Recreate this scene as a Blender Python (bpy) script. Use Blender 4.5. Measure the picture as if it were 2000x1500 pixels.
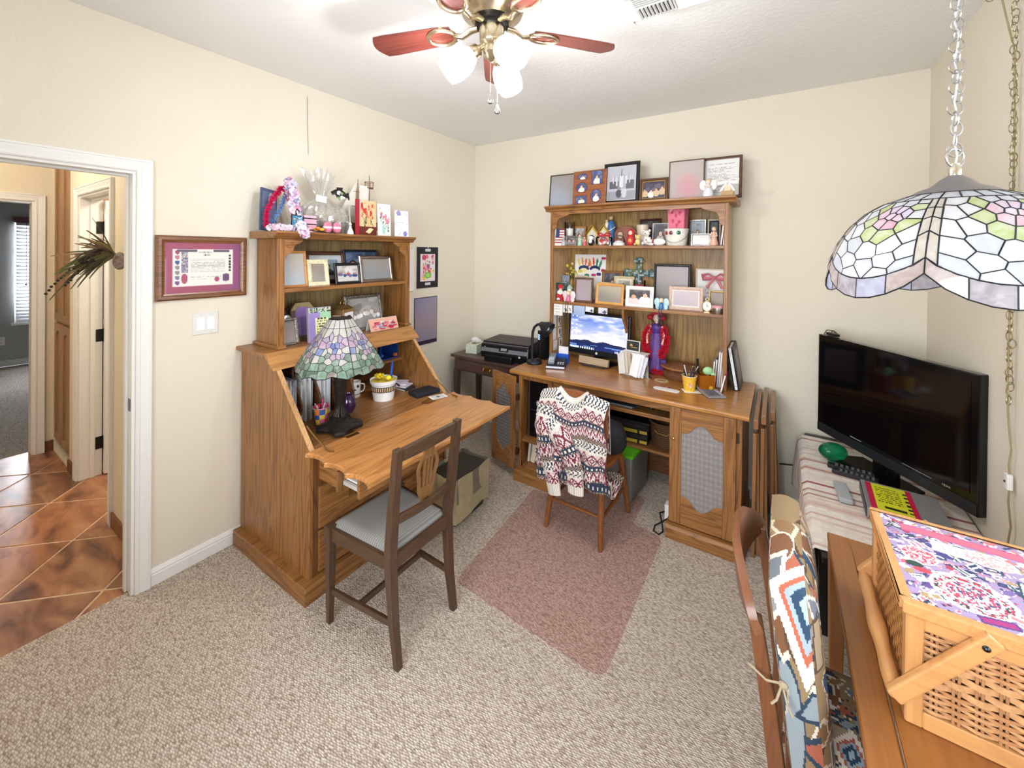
import bpy, bmesh, math, random
from mathutils import Vector, Matrix
PI = math.pi
for o in list(bpy.data.objects): bpy.data.objects.remove(o)
SC = bpy.context.scene
COL = SC.collection
# ------------------------------------------------------------ camera
def make_camera():
    yaw, pitch, roll = 2.15268752, -5.27050953e-03, 1.02062731e-02
    f = Vector((math.cos(yaw)*math.cos(pitch), math.sin(yaw)*math.cos(pitch), math.sin(pitch)))
    r = Vector((math.sin(yaw), -math.cos(yaw), 0)); u = r.cross(f)
    c, s = math.cos(roll), math.sin(roll)
    r2 = r*c + u*s; u2 = u*c - r*s
    cam = bpy.data.cameras.new('camera'); o = bpy.data.objects.new('camera', cam); COL.objects.link(o)
    M = Matrix((r2, u2, -f)).transposed().to_4x4(); M.translation = (2.58380211, -3.23523929, 1.67002017)
    o.matrix_world = M
    cam.sensor_width = 36; cam.sensor_fit = 'HORIZONTAL'
    cam.lens = 793.771406/2000*36; cam.shift_y = -(750-497.15055)/2000; cam.clip_start = 0.02
    SC.camera = o
make_camera()
# ------------------------------------------------------------ world, light, exposure
W = bpy.data.worlds.new('sky'); SC.world = W; W.use_nodes = True
bg = W.node_tree.nodes['Background']; bg.inputs[0].default_value = (0.80, 0.90, 1.0, 1); bg.inputs[1].default_value = 2.0
SC.view_settings.view_transform = 'Standard'; SC.view_settings.look = 'None'
SC.view_settings.gamma = 1; SC.view_settings.use_curve_mapping = False
SC.view_settings.exposure = 0.2
def area(name, loc, rot, sx, sy, power, col=(1,1,1), spread=180):
    l = bpy.data.lights.new(name, 'AREA'); l.shape = 'RECTANGLE'; l.size = sx; l.size_y = sy; l.energy = power; l.color = col
    l.spread = math.radians(spread)
    o = bpy.data.objects.new(name, l); COL.objects.link(o); o.location = loc; o.rotation_euler = rot; return o
def point(name, loc, power, col=(1,1,1), r=0.03):
    l = bpy.data.lights.new(name, 'POINT'); l.energy = power; l.color = col; l.shadow_soft_size = r
    o = bpy.data.objects.new(name, l); COL.objects.link(o); o.location = loc; return o
# daylight standing outside the window of the right wall, an added unseen window behind the camera and the bedroom window
area('daylight_side_window', (3.46, -2.1, 1.5), (0, PI/2, 0), 1.15, 1.3, 21, (0.90, 0.95, 1.0))
area('added_front_daylight', (2.05, -4.10, 1.55), (PI/2, 0, 0), 1.6, 1.15, 66, (0.90, 0.95, 1.0))  # added fill from behind the camera, mainly for the back wall
area('daylight_bedroom_window', (-6.62, -2.1, 1.55), (0, -PI/2, 0), 1.3, 1.0, 420, (0.85, 0.92, 1.0))
# ------------------------------------------------------------ colour and materials
def lin(c):
    if isinstance(c, str): c = [int(c[i:i+2], 16) for i in (0, 2, 4)]
    c = [x/255 for x in c]
    return tuple(x/12.92 if x <= .04045 else ((x+.055)/1.055)**2.4 for x in c) + (1,)
MC = {}
def nt(name):
    m = bpy.data.materials.new(name); m.use_nodes = True
    n = m.node_tree.nodes; b = n['Principled BSDF']
    return m, n, m.node_tree.links, b
def mat(c, rough=.55, metal=0, noise=.08, ns=30, bump=0, bs=60, trans=0, coat=0, emit=0, sheen=0, ior=1.45, alpha=1, spec=.5):
    key = (str(c), rough, metal, noise, ns, bump, bs, trans, coat, emit, sheen, ior, alpha, spec)
    if key in MC: return MC[key]
    m, n, L, b = nt('finish_' + (c if isinstance(c, str) else '%02x%02x%02x' % tuple(c)))
    col = lin(c)
    b.inputs['Roughness'].default_value = rough; b.inputs['Metallic'].default_value = metal
    b.inputs['Transmission Weight'].default_value = trans; b.inputs['Coat Weight'].default_value = coat
    b.inputs['Sheen Weight'].default_value = sheen; b.inputs['IOR'].default_value = ior; b.inputs['Alpha'].default_value = alpha
    b.inputs['Specular IOR Level'].default_value = spec
    tc = n.new('ShaderNodeTexCoord')
    if noise:
        t = n.new('ShaderNodeTexNoise'); t.inputs['Scale'].default_value = ns; t.inputs['Detail'].default_value = 3
        L.new(tc.outputs['Object'], t.inputs['Vector'])
        r = n.new('ShaderNodeValToRGB'); r.color_ramp.elements[0].position = .3; r.color_ramp.elements[1].position = .7
        r.color_ramp.elements[0].color = tuple(x*(1-noise) for x in col[:3]) + (1,)
        r.color_ramp.elements[1].color = tuple(min(1, x*(1+noise)) for x in col[:3]) + (1,)
        L.new(t.outputs['Fac'], r.inputs['Fac']); L.new(r.outputs['Color'], b.inputs['Base Color'])
        if emit: L.new(r.outputs['Color'], b.inputs['Emission Color'])
    else:
        b.inputs['Base Color'].default_value = col
        if emit: b.inputs['Emission Color'].default_value = col
    b.inputs['Emission Strength'].default_value = emit
    if bump:
        t2 = n.new('ShaderNodeTexNoise'); t2.inputs['Scale'].default_value = bs; t2.inputs['Detail'].default_value = 4
        L.new(tc.outputs['Object'], t2.inputs['Vector'])
        bp = n.new('ShaderNodeBump'); bp.inputs['Strength'].default_value = bump; bp.inputs['Distance'].default_value = .01
        L.new(t2.outputs['Fac'], bp.inputs['Height']); L.new(bp.outputs['Normal'], b.inputs['Normal'])
    MC[key] = m; return m
def glass(c='ffffff', rough=.02, ior=1.45):
    key = ('glass', c, rough)
    if key in MC: return MC[key]
    m, n, L, b = nt('glass_' + c); b.inputs['Base Color'].default_value = lin(c); b.inputs['Roughness'].default_value = rough
    b.inputs['Transmission Weight'].default_value = 1; b.inputs['IOR'].default_value = ior
    MC[key] = m; return m
def pane_glass():
    # thin picture / window glass: mostly clear with a faint glossy reflection
    if 'pane' in MC: return MC['pane']
    m = bpy.data.materials.new('pane_glass'); m.use_nodes = True; n = m.node_tree.nodes; L = m.node_tree.links; n.clear()
    o = n.new('ShaderNodeOutputMaterial'); t = n.new('ShaderNodeBsdfTransparent'); g = n.new('ShaderNodeBsdfGlossy'); g.inputs['Roughness'].default_value = .02
    x = n.new('ShaderNodeMixShader'); f = n.new('ShaderNodeFresnel'); f.inputs['IOR'].default_value = 1.25
    L.new(f.outputs[0], x.inputs[0]); L.new(t.outputs[0], x.inputs[1]); L.new(g.outputs[0], x.inputs[2]); L.new(x.outputs[0], o.inputs[0])
    MC['pane'] = m; return m
def wood(ax, light, dark, rough=.42, sc=1.0, coat=.15, contrast=1.0):
    key = ('wood', ax, light, dark, rough, sc, coat, contrast)
    if key in MC: return MC[key]
    m, n, L, b = nt('wood_%s_%s' % (light, ax))
    tc = n.new('ShaderNodeTexCoord'); mp = n.new('ShaderNodeMapping')
    s = [11*sc, 11*sc, 11*sc]; s['xyz'.index(ax)] = .9*sc
    mp.inputs['Scale'].default_value = s; L.new(tc.outputs['Object'], mp.inputs['Vector'])
    # broad cathedral figure
    nz = n.new('ShaderNodeTexNoise'); nz.inputs['Scale'].default_value = 1.0; nz.inputs['Detail'].default_value = 2; nz.inputs['Distortion'].default_value = .4
    L.new(mp.outputs[0], nz.inputs['Vector'])
    ma = n.new('ShaderNodeMath'); ma.operation = 'MULTIPLY'; ma.inputs[1].default_value = 9; L.new(nz.outputs['Fac'], ma.inputs[0])
    fr = n.new('ShaderNodeMath'); fr.operation = 'FRACT'; L.new(ma.outputs[0], fr.inputs[0])
    r1 = n.new('ShaderNodeValToRGB'); e = r1.color_ramp.elements
    e[0].position = 0; e[0].color = (.25, .25, .25, 1); e[1].position = .35; e[1].color = (1, 1, 1, 1)
    e2 = e.new(.85); e2.color = (.85, .85, .85, 1); e3 = e.new(1.0); e3.color = (.3, .3, .3, 1)
    L.new(fr.outputs[0], r1.inputs['Fac'])
    # fine pores
    mp2 = n.new('ShaderNodeMapping'); s2 = [170*sc]*3; s2['xyz'.index(ax)] = 5*sc
    mp2.inputs['Scale'].default_value = s2; L.new(tc.outputs['Object'], mp2.inputs['Vector'])
    n2 = n.new('ShaderNodeTexNoise'); n2.inputs['Scale'].default_value = 1; n2.inputs['Detail'].default_value = 3; L.new(mp2.outputs[0], n2.inputs['Vector'])
    r2 = n.new('ShaderNodeValToRGB'); r2.color_ramp.elements[0].position = .33; r2.color_ramp.elements[0].color = (.35, .35, .35, 1); r2.color_ramp.elements[1].position = .55
    L.new(n2.outputs['Fac'], r2.inputs['Fac'])
    mul = n.new('ShaderNodeMix'); mul.data_type = 'RGBA'; mul.blend_type = 'MULTIPLY'; mul.inputs[0].default_value = .75
    L.new(r1.outputs[0], mul.inputs[6]); L.new(r2.outputs[0], mul.inputs[7])
    mix = n.new('ShaderNodeMix'); mix.data_type = 'RGBA'
    cl, cd = lin(light), lin(dark)
    cd = tuple(cl[i] + (cd[i]-cl[i])*contrast for i in range(3)) + (1,)
    mix.inputs[6].default_value = cd; mix.inputs[7].default_value = cl
    L.new(mul.outputs[2], mix.inputs[0]); L.new(mix.outputs[2], b.inputs['Base Color'])
    b.inputs['Roughness'].default_value = rough; b.inputs['Coat Weight'].default_value = coat; b.inputs['Coat Roughness'].default_value = .25
    bp = n.new('ShaderNodeBump'); bp.inputs['Strength'].default_value = .12; bp.inputs['Distance'].default_value = .002
    L.new(n2.outputs['Fac'], bp.inputs['Height']); L.new(bp.outputs['Normal'], b.inputs['Normal'])
    MC[key] = m; return m
def oak(ax): return wood(ax, 'a3703c', '673f1e')
def darkoak(ax): return wood(ax, '7a4f2a', '402512')
def printmat(rough=.5, name='print', emit=0, trans=0):
    key = ('print', rough, emit, trans)
    if key in MC: return MC[key]
    m, n, L, b = nt(name); a = n.new('ShaderNodeAttribute'); a.attribute_name = 'Col'
    tc = n.new('ShaderNodeTexCoord'); t = n.new('ShaderNodeTexNoise'); t.inputs['Scale'].default_value = 300; L.new(tc.outputs['Object'], t.inputs['Vector'])
    mx = n.new('ShaderNodeMix'); mx.data_type = 'RGBA'; mx.blend_type = 'OVERLAY'; mx.inputs[0].default_value = .06
    L.new(a.outputs['Color'], mx.inputs[6]); L.new(t.outputs['Color'], mx.inputs[7]); L.new(mx.outputs[2], b.inputs['Base Color'])
    b.inputs['Roughness'].default_value = rough
    if emit:
        L.new(a.outputs['Color'], b.inputs['Emission Color']); b.inputs['Emission Strength'].default_value = emit
    if trans:
        b.inputs['Transmission Weight'].default_value = trans
    MC[key] = m; return m
# ------------------------------------------------------------ mesh builder
def rotm(rx=0, ry=0, rz=0): return Matrix.Rotation(rz, 4, 'Z') @ Matrix.Rotation(ry, 4, 'Y') @ Matrix.Rotation(rx, 4, 'X')
def tr(x, y, z): return Matrix.Translation((x, y, z))
class B:
    """collects shapes; .go() links them as ONE mesh object"""
    def __init__(s): s.v = []; s.f = []; s.c = []; s.T = Matrix(); s.col = None
    def at(s, M): s.T = M; return s
    def paint(s, c): s.col = lin(c) if c is not None else None; return s
    def add(s, vs, fs):
        k = len(s.v); s.v += [tuple(s.T @ Vector(p)) for p in vs]
        s.f += [tuple(i+k for i in q) for q in fs]; s.c += [s.col]*len(fs); return s
    def box(s, x0, x1, y0, y1, z0, z1):
        return s.add([(x0,y0,z0),(x1,y0,z0),(x1,y1,z0),(x0,y1,z0),(x0,y0,z1),(x1,y0,z1),(x1,y1,z1),(x0,y1,z1)],
                     [(0,3,2,1),(4,5,6,7),(0,1,5,4),(1,2,6,5),(2,3,7,6),(3,0,4,7)])
    def cbox(s, c, d): return s.box(c[0]-d[0]/2, c[0]+d[0]/2, c[1]-d[1]/2, c[1]+d[1]/2, c[2]-d[2]/2, c[2]+d[2]/2)
    def frus(s, a, b):  # box whose bottom rect a and top rect b differ: (x0,x1,y0,y1,z)
        return s.add([(a[0],a[2],a[4]),(a[1],a[2],a[4]),(a[1],a[3],a[4]),(a[0],a[3],a[4]),(b[0],b[2],b[4]),(b[1],b[2],b[4]),(b[1],b[3],b[4]),(b[0],b[3],b[4])],
                     [(0,3,2,1),(4,5,6,7),(0,1,5,4),(1,2,6,5),(2,3,7,6),(3,0,4,7)])
    def prism(s, poly, ax, a, b):
        n = len(poly)
        def P(p, t): return {'x': (t, p[0], p[1]), 'y': (p[0], t, p[1]), 'z': (p[0], p[1], t)}[ax]
        vs = [P(p, a) for p in poly] + [P(p, b) for p in poly]
        fs = [tuple(range(n)), tuple(range(2*n-1, n-1, -1))] + [(i, i+n, (i+1) % n+n, (i+1) % n) for i in range(n)]
        return s.add(vs, fs)
    def lathe(s, prof, n=24, c=(0,0,0), cap=True, a0=0, sx=1, sy=1):
        vs = []; fs = []
        for r, z in prof:
            for i in range(n):
                a = a0+2*PI*i/n; vs.append((c[0]+r*sx*math.cos(a), c[1]+r*sy*math.sin(a), c[2]+z))
        for j in range(len(prof)-1):
            for i in range(n):
                i2 = (i+1) % n; fs.append((j*n+i, j*n+i2, (j+1)*n+i2, (j+1)*n+i))
        if cap:
            if prof[0][0] > 1e-5: fs.append(tuple(range(n-1, -1, -1)))
            if prof[-1][0] > 1e-5: k = (len(prof)-1)*n; fs.append(tuple(range(k, k+n)))
        return s.add(vs, fs)
    def cyl(s, p0, p1, r0, r1=None, n=12):
        return s.tube([p0, p1], [r0, r0 if r1 is None else r1], n)
    def tube(s, path, r, n=8, closed=False, flat=1.0):
        path = [Vector(p) for p in path]; m = len(path)
        rr = list(r) if isinstance(r, (list, tuple)) else [r]*m
        vs = []; fs = []; up = None
        for i, p in enumerate(path):
            if closed: t = path[(i+1) % m]-path[i-1]
            else: t = path[min(i+1, m-1)]-path[max(i-1, 0)]
            if t.length < 1e-9: t = Vector((0,0,1))
            t.normalize()
            if up is None:
                up = Vector((0,0,1)) if abs(t.z) < .9 else Vector((1,0,0))
            x = up - t*up.dot(t)
            if x.length < 1e-6: x = t.orthogonal()
            x.normalize(); up = x; y = t.cross(x)
            for k in range(n):
                a = 2*PI*k/n; vs.append(tuple(p + x*(rr[i]*math.cos(a)) + y*(rr[i]*flat*math.sin(a))))
        for i in range(m if closed else m-1):
            j = (i+1) % m
            for k in range(n):
                k2 = (k+1) % n; fs.append((i*n+k, i*n+k2, j*n+k2, j*n+k))
        if not closed: fs += [tuple(range(n-1, -1, -1)), tuple(range((m-1)*n, m*n))]
        return s.add(vs, fs)
    def ball(s, c, r, nu=14, nv=9):
        if not isinstance(r, (tuple, list)): r = (r, r, r)
        vs = [(c[0], c[1], c[2]-r[2])]; fs = []
        for j in range(1, nv):
            p = -PI/2+PI*j/nv
            for i in range(nu):
                a = 2*PI*i/nu; vs.append((c[0]+r[0]*math.cos(p)*math.cos(a), c[1]+r[1]*math.cos(p)*math.sin(a), c[2]+r[2]*math.sin(p)))
        vs.append((c[0], c[1], c[2]+r[2])); N = len(vs)-1
        for i in range(nu):
            i2 = (i+1) % nu
            fs.append((0, 1+i2, 1+i)); fs.append((N, 1+(nv-2)*nu+i, 1+(nv-2)*nu+i2))
            for j in range(nv-2): k = 1+j*nu; fs.append((k+i, k+i2, k+nu+i2, k+nu+i))
        return s.add(vs, fs)
    def grid(s, fn, nu, nv, colfn=None, thick=0):
        """surface fn(u,v)->xyz, u,v in 0..1; colfn(u,v)->hex/rgb per face"""
        vs = [fn(i/nu, j/nv) for j in range(nv+1) for i in range(nu+1)]; w = nu+1
        k = len(s.v); s.v += [tuple(s.T @ Vector(p)) for p in vs]
        for j in range(nv):
            for i in range(nu):
                s.f.append((k+j*w+i, k+j*w+i+1, k+(j+1)*w+i+1, k+(j+1)*w+i))
                s.c.append(lin(colfn((i+.5)/nu, (j+.5)/nv)) if colfn else s.col)
        return s
    def shell(s, fn, nu, nv, th, colfn=None):
        """grid with thickness th given along fn's numeric normal"""
        def nrm(u, v):
            e = 1e-3; a = Vector(fn(min(u+e,1), v))-Vector(fn(max(u-e,0), v)); b = Vector(fn(u, min(v+e,1)))-Vector(fn(u, max(v-e,0)))
            q = a.cross(b); return q.normalized() if q.length > 1e-12 else Vector((0,0,1))
        s.grid(fn, nu, nv, colfn)
        off = len(s.v)-(nu+1)*(nv+1)
        s.grid(lambda u, v: tuple(Vector(fn(u, v)) - nrm(u, v)*th), nu, nv, colfn)
        # flip the second sheet and stitch the rim
        nf = nu*nv
        for q in range(len(s.f)-nf, len(s.f)): s.f[q] = tuple(reversed(s.f[q]))
        w = nu+1; o2 = off+w*(nv+1)
        rim = [i for i in range(nu+1)] + [j*w+nu for j in range(1, nv+1)] + [nv*w+i for i in range(nu-1, -1, -1)] + [j*w for j in range(nv-1, 0, -1)]
        for a, b_ in zip(rim, rim[1:]+rim[:1]):
            s.f.append((off+b_, off+a, o2+a, o2+b_)); s.c.append(s.c[-1] if s.c else None)
        return s
    def go(s, name, m, parent=None, smooth=False, bevel=0, label=None, cat=None, group=None, kind=None, recalc=True, seg=2, loc=None, rot=None, auto=None):
        me = bpy.data.meshes.new(name); me.from_pydata(s.v, [], s.f)
        colored = any(c is not None for c in s.c)
        if colored:
            a = me.color_attributes.new('Col', 'FLOAT_COLOR', 'CORNER'); buf = []
            for q, c in zip(s.f, s.c): buf += list(c or (1,1,1,1))*len(q)
            a.data.foreach_set('color', buf)
        if recalc or bevel:
            bm = bmesh.new(); bm.from_mesh(me)
            if bevel:
                bmesh.ops.remove_doubles(bm, verts=bm.verts, dist=1e-5)
                bmesh.ops.recalc_face_normals(bm, faces=bm.faces)
                ed = [e for e in bm.edges if len(e.link_faces) == 2 and e.calc_face_angle(0) > .5]
                if ed: bmesh.ops.bevel(bm, geom=ed, offset=bevel, segments=seg, profile=.6, affect='EDGES', clamp_overlap=True)
            else: bmesh.ops.recalc_face_normals(bm, faces=bm.faces)
            bm.to_mesh(me); bm.free()
        for q in (m if isinstance(m, (list, tuple)) else [m]): me.materials.append(q)
        if smooth:
            me.polygons.foreach_set('use_smooth', [True]*len(me.polygons))
            try: me.set_sharp_from_angle(angle=math.radians(auto or 45))
            except Exception: pass
        o = bpy.data.objects.new(name, me); COL.objects.link(o)
        if parent: o.parent = parent
        if loc: o.location = loc
        if rot: o.rotation_euler = rot
        if label: o['label'] = label
        if cat: o['category'] = cat
        if group: o['group'] = group
        if kind: o['kind'] = kind
        return o
def thing(name, label, cat, loc=(0,0,0), rz=0, group=None, rot=None):
    o = bpy.data.objects.new(name, None); COL.objects.link(o); o.empty_display_size = .05
    o.location = loc; o.rotation_euler = rot or (0,0,rz); o['label'] = label; o['category'] = cat
    if group: o['group'] = group
    return o
def box(name, m, d, parent=None, bevel=0, **k): return B().box(*d).go(name, m, parent, bevel=bevel, **k)
def dup(o, parent, M=None, **props):
    c = o.copy(); COL.objects.link(c); c.parent = parent
    if M is not None: c.matrix_basis = M
    for k, v in props.items(): c[k] = v
    return c
FONT = {}
def text(name, s, size, m, parent, M, extrude=.0004, align='CENTER', space=1.0):
    cu = bpy.data.curves.new(name, 'FONT'); cu.body = s; cu.size = size; cu.extrude = extrude; cu.align_x = align; cu.align_y = 'CENTER'; cu.resolution_u = 2; cu.space_character = space
    t = bpy.data.objects.new(name, cu); COL.objects.link(t)
    bpy.context.view_layer.update()
    me = bpy.data.meshes.new_from_object(t.evaluated_get(bpy.context.evaluated_depsgraph_get()))
    bpy.data.objects.remove(t); me.materials.clear(); me.materials.append(m)
    o = bpy.data.objects.new(name, me); COL.objects.link(o); o.parent = parent; o.matrix_basis = M; return o
def R(seed): return random.Random(seed)
def mixc(a, b, t):
    if isinstance(a, str): a = tuple(int(a[i:i+2], 16) for i in (0,2,4))
    if isinstance(b, str): b = tuple(int(b[i:i+2], 16) for i in (0,2,4))
    t = max(0, min(1, t)); return tuple(a[i]+(b[i]-a[i])*t for i in range(3))
def hsh(i, j, s=0):
    v = math.sin(i*127.1+j*311.7+s*74.7)*43758.5453; return v-math.floor(v)
def vnoise(x, y, s=0):
    i, j = math.floor(x), math.floor(y); u, v = x-i, y-j; u = u*u*(3-2*u); v = v*v*(3-2*v)
    return (hsh(i,j,s)*(1-u)+hsh(i+1,j,s)*u)*(1-v)+(hsh(i,j+1,s)*(1-u)+hsh(i+1,j+1,s)*u)*v
# metals and paints used all over
BRASS = mat('b08d57', .3, 1); STEEL = mat('c8c8c8', .28, 1); NICKEL = mat('d8cfbe', .25, 1); IRON = mat('2c2a29', .45, .6)
BLACK = mat('141416', .35, 0, .03); WHITEP = mat('f2f1ee', .45, 0, .02); GOLDM = mat('c9a24a', .3, 1); SILVER = mat('b9b7b3', .3, 1)
PAPER = mat('f4f2ee', .8, 0, .03)
# ============================================================ SETTING
RW, RD, RH = 3.291, 3.92, 2.74
def wallmat(c, name, sc=55, st=.22):
    m, n, L, b = nt(name); tc = n.new('ShaderNodeTexCoord')
    t = n.new('ShaderNodeTexNoise'); t.inputs['Scale'].default_value = sc; t.inputs['Detail'].default_value = 3; t.inputs['Roughness'].default_value = .6
    L.new(tc.outputs['Object'], t.inputs['Vector'])
    r = n.new('ShaderNodeValToRGB'); r.color_ramp.elements[0].position = .45; r.color_ramp.elements[1].position = .62
    L.new(t.outputs['Fac'], r.inputs['Fac'])
    bp = n.new('ShaderNodeBump'); bp.inputs['Strength'].default_value = st; bp.inputs['Distance'].default_value = .003
    L.new(r.outputs['Color'], bp.inputs['Height']); L.new(bp.outputs['Normal'], b.inputs['Normal'])
    t2 = n.new('ShaderNodeTexNoise'); t2.inputs['Scale'].default_value = 3; L.new(tc.outputs['Object'], t2.inputs['Vector'])
    mx = n.new('ShaderNodeMix'); mx.data_type = 'RGBA'; c1 = lin(c)
    mx.inputs[6].default_value = tuple(x*.97 for x in c1[:3])+(1,); mx.inputs[7].default_value = tuple(min(1, x*1.02) for x in c1[:3])+(1,)
    L.new(t2.outputs['Fac'], mx.inputs[0]); L.new(mx.outputs[2], b.inputs['Base Color']); b.inputs['Roughness'].default_value = .85
    return m
WALL = wallmat('e8e0cf', 'wall_paint'); CEIL = wallmat('f1f0ee', 'ceiling_paint', 45, .25); GREYWALL = wallmat('b4b4b2', 'bedroom_paint')
HALLW = wallmat('e8dcc4', 'hall_paint')
TRIM = mat('f0efec', .4, 0, .01)
def carpetmat(name, c1, c2, c3, sc=1.0):
    m, n, L, b = nt(name); tc = n.new('ShaderNodeTexCoord'); mp = n.new('ShaderNodeMapping')
    mp.inputs['Rotation'].default_value = (0, 0, math.radians(58)); mp.inputs['Scale'].default_value = (72*sc, 165*sc, 1)
    L.new(tc.outputs['Object'], mp.inputs['Vector'])
    v = n.new('ShaderNodeTexVoronoi'); v.inputs['Scale'].default_value = 1; v.inputs['Randomness'].default_value = .55; L.new(mp.outputs[0], v.inputs['Vector'])
    cc = n.new('ShaderNodeSeparateColor'); L.new(v.outputs['Color'], cc.inputs[0])
    r = n.new('ShaderNodeValToRGB'); e = r.color_ramp.elements
    e[0].position = 0; e[0].color = lin(c3); e[1].position = 1; e[1].color = lin(c1); q = e.new(.35); q.color = lin(c2); q2 = e.new(.2); q2.color = lin(c2)
    L.new(cc.outputs[0], r.inputs['Fac'])
    r2 = n.new('ShaderNodeValToRGB'); r2.color_ramp.elements[0].position = .25; r2.color_ramp.elements[0].color = (1,1,1,1); r2.color_ramp.elements[1].position = .75; r2.color_ramp.elements[1].color = (.52,.46,.42,1)
    L.new(v.outputs['Distance'], r2.inputs['Fac'])
    mu = n.new('ShaderNodeMix'); mu.data_type = 'RGBA'; mu.blend_type = 'MULTIPLY'; mu.inputs[0].default_value = 1
    L.new(r.outputs[0], mu.inputs[6]); L.new(r2.outputs[0], mu.inputs[7]); L.new(mu.outputs[2], b.inputs['Base Color'])
    b.inputs['Roughness'].default_value = .95; b.inputs['Specular IOR Level'].default_value = .1
    iv = n.new('ShaderNodeMath'); iv.operation = 'SUBTRACT'; iv.inputs[0].default_value = 1; L.new(v.outputs['Distance'], iv.inputs[1])
    bp = n.new('ShaderNodeBump'); bp.inputs['Strength'].default_value = .9; bp.inputs['Distance'].default_value = .006
    L.new(iv.outputs[0], bp.inputs['Height']); L.new(bp.outputs['Normal'], b.inputs['Normal'])
    return m
CARPET = carpetmat('carpet_loop', 'e2d9cd', 'd6cabc', 'b8a898')
ST = 'structure'
box('floor', CARPET, (-.045, RW+.1, -RD-.1, .1, -.06, 0), kind=ST)
box('ceiling', CEIL, (-.12, RW+.12, -RD-.12, .12, RH, RH+.1), kind=ST)
DY0, DY1, DZ = -3.405, -2.592, 2.045   # door opening in the left wall
B().box(-.12, 0, DY1, .12, 0, RH).box(-.12, 0, -RD, DY0, 0, RH).box(-.12, 0, DY0, DY1, DZ, RH).go('wall_left', WALL, kind=ST)
box('wall_back', WALL, (0, RW, 0, .12, 0, RH), kind=ST)
WY0, WY1, WZ0, WZ1 = -2.75, -1.45, .92, 2.08
B().box(RW, RW+.12, -RD, WY0, 0, RH).box(RW, RW+.12, WY1, .12, 0, RH).box(RW, RW+.12, WY0, WY1, 0, WZ0).box(RW, RW+.12, WY0, WY1, WZ1, RH).go('wall_right', WALL, kind=ST)
FX0, FX1 = 1.25, 2.85
B().box(-.12, FX0, -RD-.12, -RD, 0, RH).box(FX1, RW+.12, -RD-.12, -RD, 0, RH).box(FX0, FX1, -RD-.12, -RD, 0, WZ0).box(FX0, FX1, -RD-.12, -RD, WZ1, RH).go('wall_front', WALL, kind=ST)
def window(name, a0, a1, z0, z1, ax, p, sgn):
    """white sliding window frame with a glass pane; ax = wall normal axis"""
    def bx(bb, u0, u1, w0, w1, zz0, zz1):
        return bb.box(w0, w1, u0, u1, zz0, zz1) if ax == 'x' else bb.box(u0, u1, w0, w1, zz0, zz1)
    m = (a0+a1)/2; d0, d1 = sorted((p+sgn*.05, p+sgn*.10)); b = B()
    for q in ((a0, a0+.05, z0, z1), (a1-.05, a1, z0, z1), (a0+.05, a1-.05, z0, z0+.05), (a0+.05, a1-.05, z1-.05, z1), (m-.025, m+.025, z0+.05, z1-.05)):
        bx(b, q[0], q[1], d0, d1, q[2], q[3])
    o = b.go(name, TRIM, kind=ST)
    dm = (d0+d1)/2
    for k, (u0, u1) in enumerate(((a0+.05, m-.025), (m+.025, a1-.05))):
        bx(B(), u0, u1, dm-.002, dm+.002, z0+.05, z1-.05).go('pane', pane_glass(), o)
    s0, s1 = sorted((p-sgn*.03, p+sgn*.05))
    bx(B(), a0-.03, a1+.03, s0, s1, z0-.03, z0).go('window_sill', TRIM, o)
    return o
window('window_1', WY0, WY1, WZ0, WZ1, 'x', RW, 1)
window('added_front_window', FX0, FX1, WZ0, WZ1, 'y', -RD, -1)  # unseen window added and placed for the fill light
# --- casing profile helper: mitred white moulding round an opening, on the plane x=const or y=const
CP = [(0, 0), (0, .010), (.006, .014), (.014, .014), (.018, .011), (.040, .016), (.046, .016), (.050, .019), (.057, .019), (.057, 0)]
def casing(name, parent, ax, p, sgn, a0, a1, top, z0=0, sides=(1, 1), m=TRIM):
    b = B()
    def P(a, t, z): return (p+sgn*t, a, z) if ax == 'x' else (a, p+sgn*t, z)
    paths = []
    n = len(CP)
    def strip(fa, fb):
        vs = [fa(*c) for c in CP] + [fb(*c) for c in CP]
        b.add(vs, [tuple(range(n)), tuple(range(2*n-1, n-1, -1))] + [(i, i+n, (i+1) % n+n, (i+1) % n) for i in range(n)])
    if sides[0]: strip(lambda w, t: P(a0-w, t, z0), lambda w, t: P(a0-w, t, top+w))
    if sides[1]: strip(lambda w, t: P(a1+w, t, z0), lambda w, t: P(a1+w, t, top+w))
    strip(lambda w, t: P(a0-w, t, top+w), lambda w, t: P(a1+w, t, top+w))
    return b.go(name, m, parent, smooth=False, kind=None if parent else ST)
def jamb(name, ax, p0, p1, a0, a1, top, m=TRIM, stop=None, label=None):
    """lining of a door opening: two sides and head, with door stop"""
    b = B()
    def bx(u0, u1, zz0, zz1, q0=p0, q1=p1):
        return b.box(q0, q1, u0, u1, zz0, zz1) if ax == 'x' else b.box(u0, u1, q0, q1, zz0, zz1)
    bx(a0-.002, a0+.018, 0, top); bx(a1-.018, a1+.002, 0, top); bx(a0+.018, a1-.018, top-.018, top+.002)
    if stop:
        bx(a0+.018, a0+.028, 0, top-.018, *stop); bx(a1-.028, a1-.018, 0, top-.018, *stop); bx(a0+.028, a1-.028, top-.028, top-.018, *stop)
    return b.go(name, m, bevel=.0015, seg=1, kind=ST)
d1 = jamb('door_1', 'x', -.12, 0, DY0, DY1, DZ, stop=(-.085, -.052))
casing('casing', d1, 'x', 0, 1, DY0+.005, DY1-.005, DZ-.005)
casing('casing', d1, 'x', -.12, -1, DY0+.005, DY1-.005, DZ-.005)
box('strike_plate', mat('6f655c', .35, .9), (-.045, -.015, DY1-.0195, DY1-.0175, .885, .945), d1)
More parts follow.
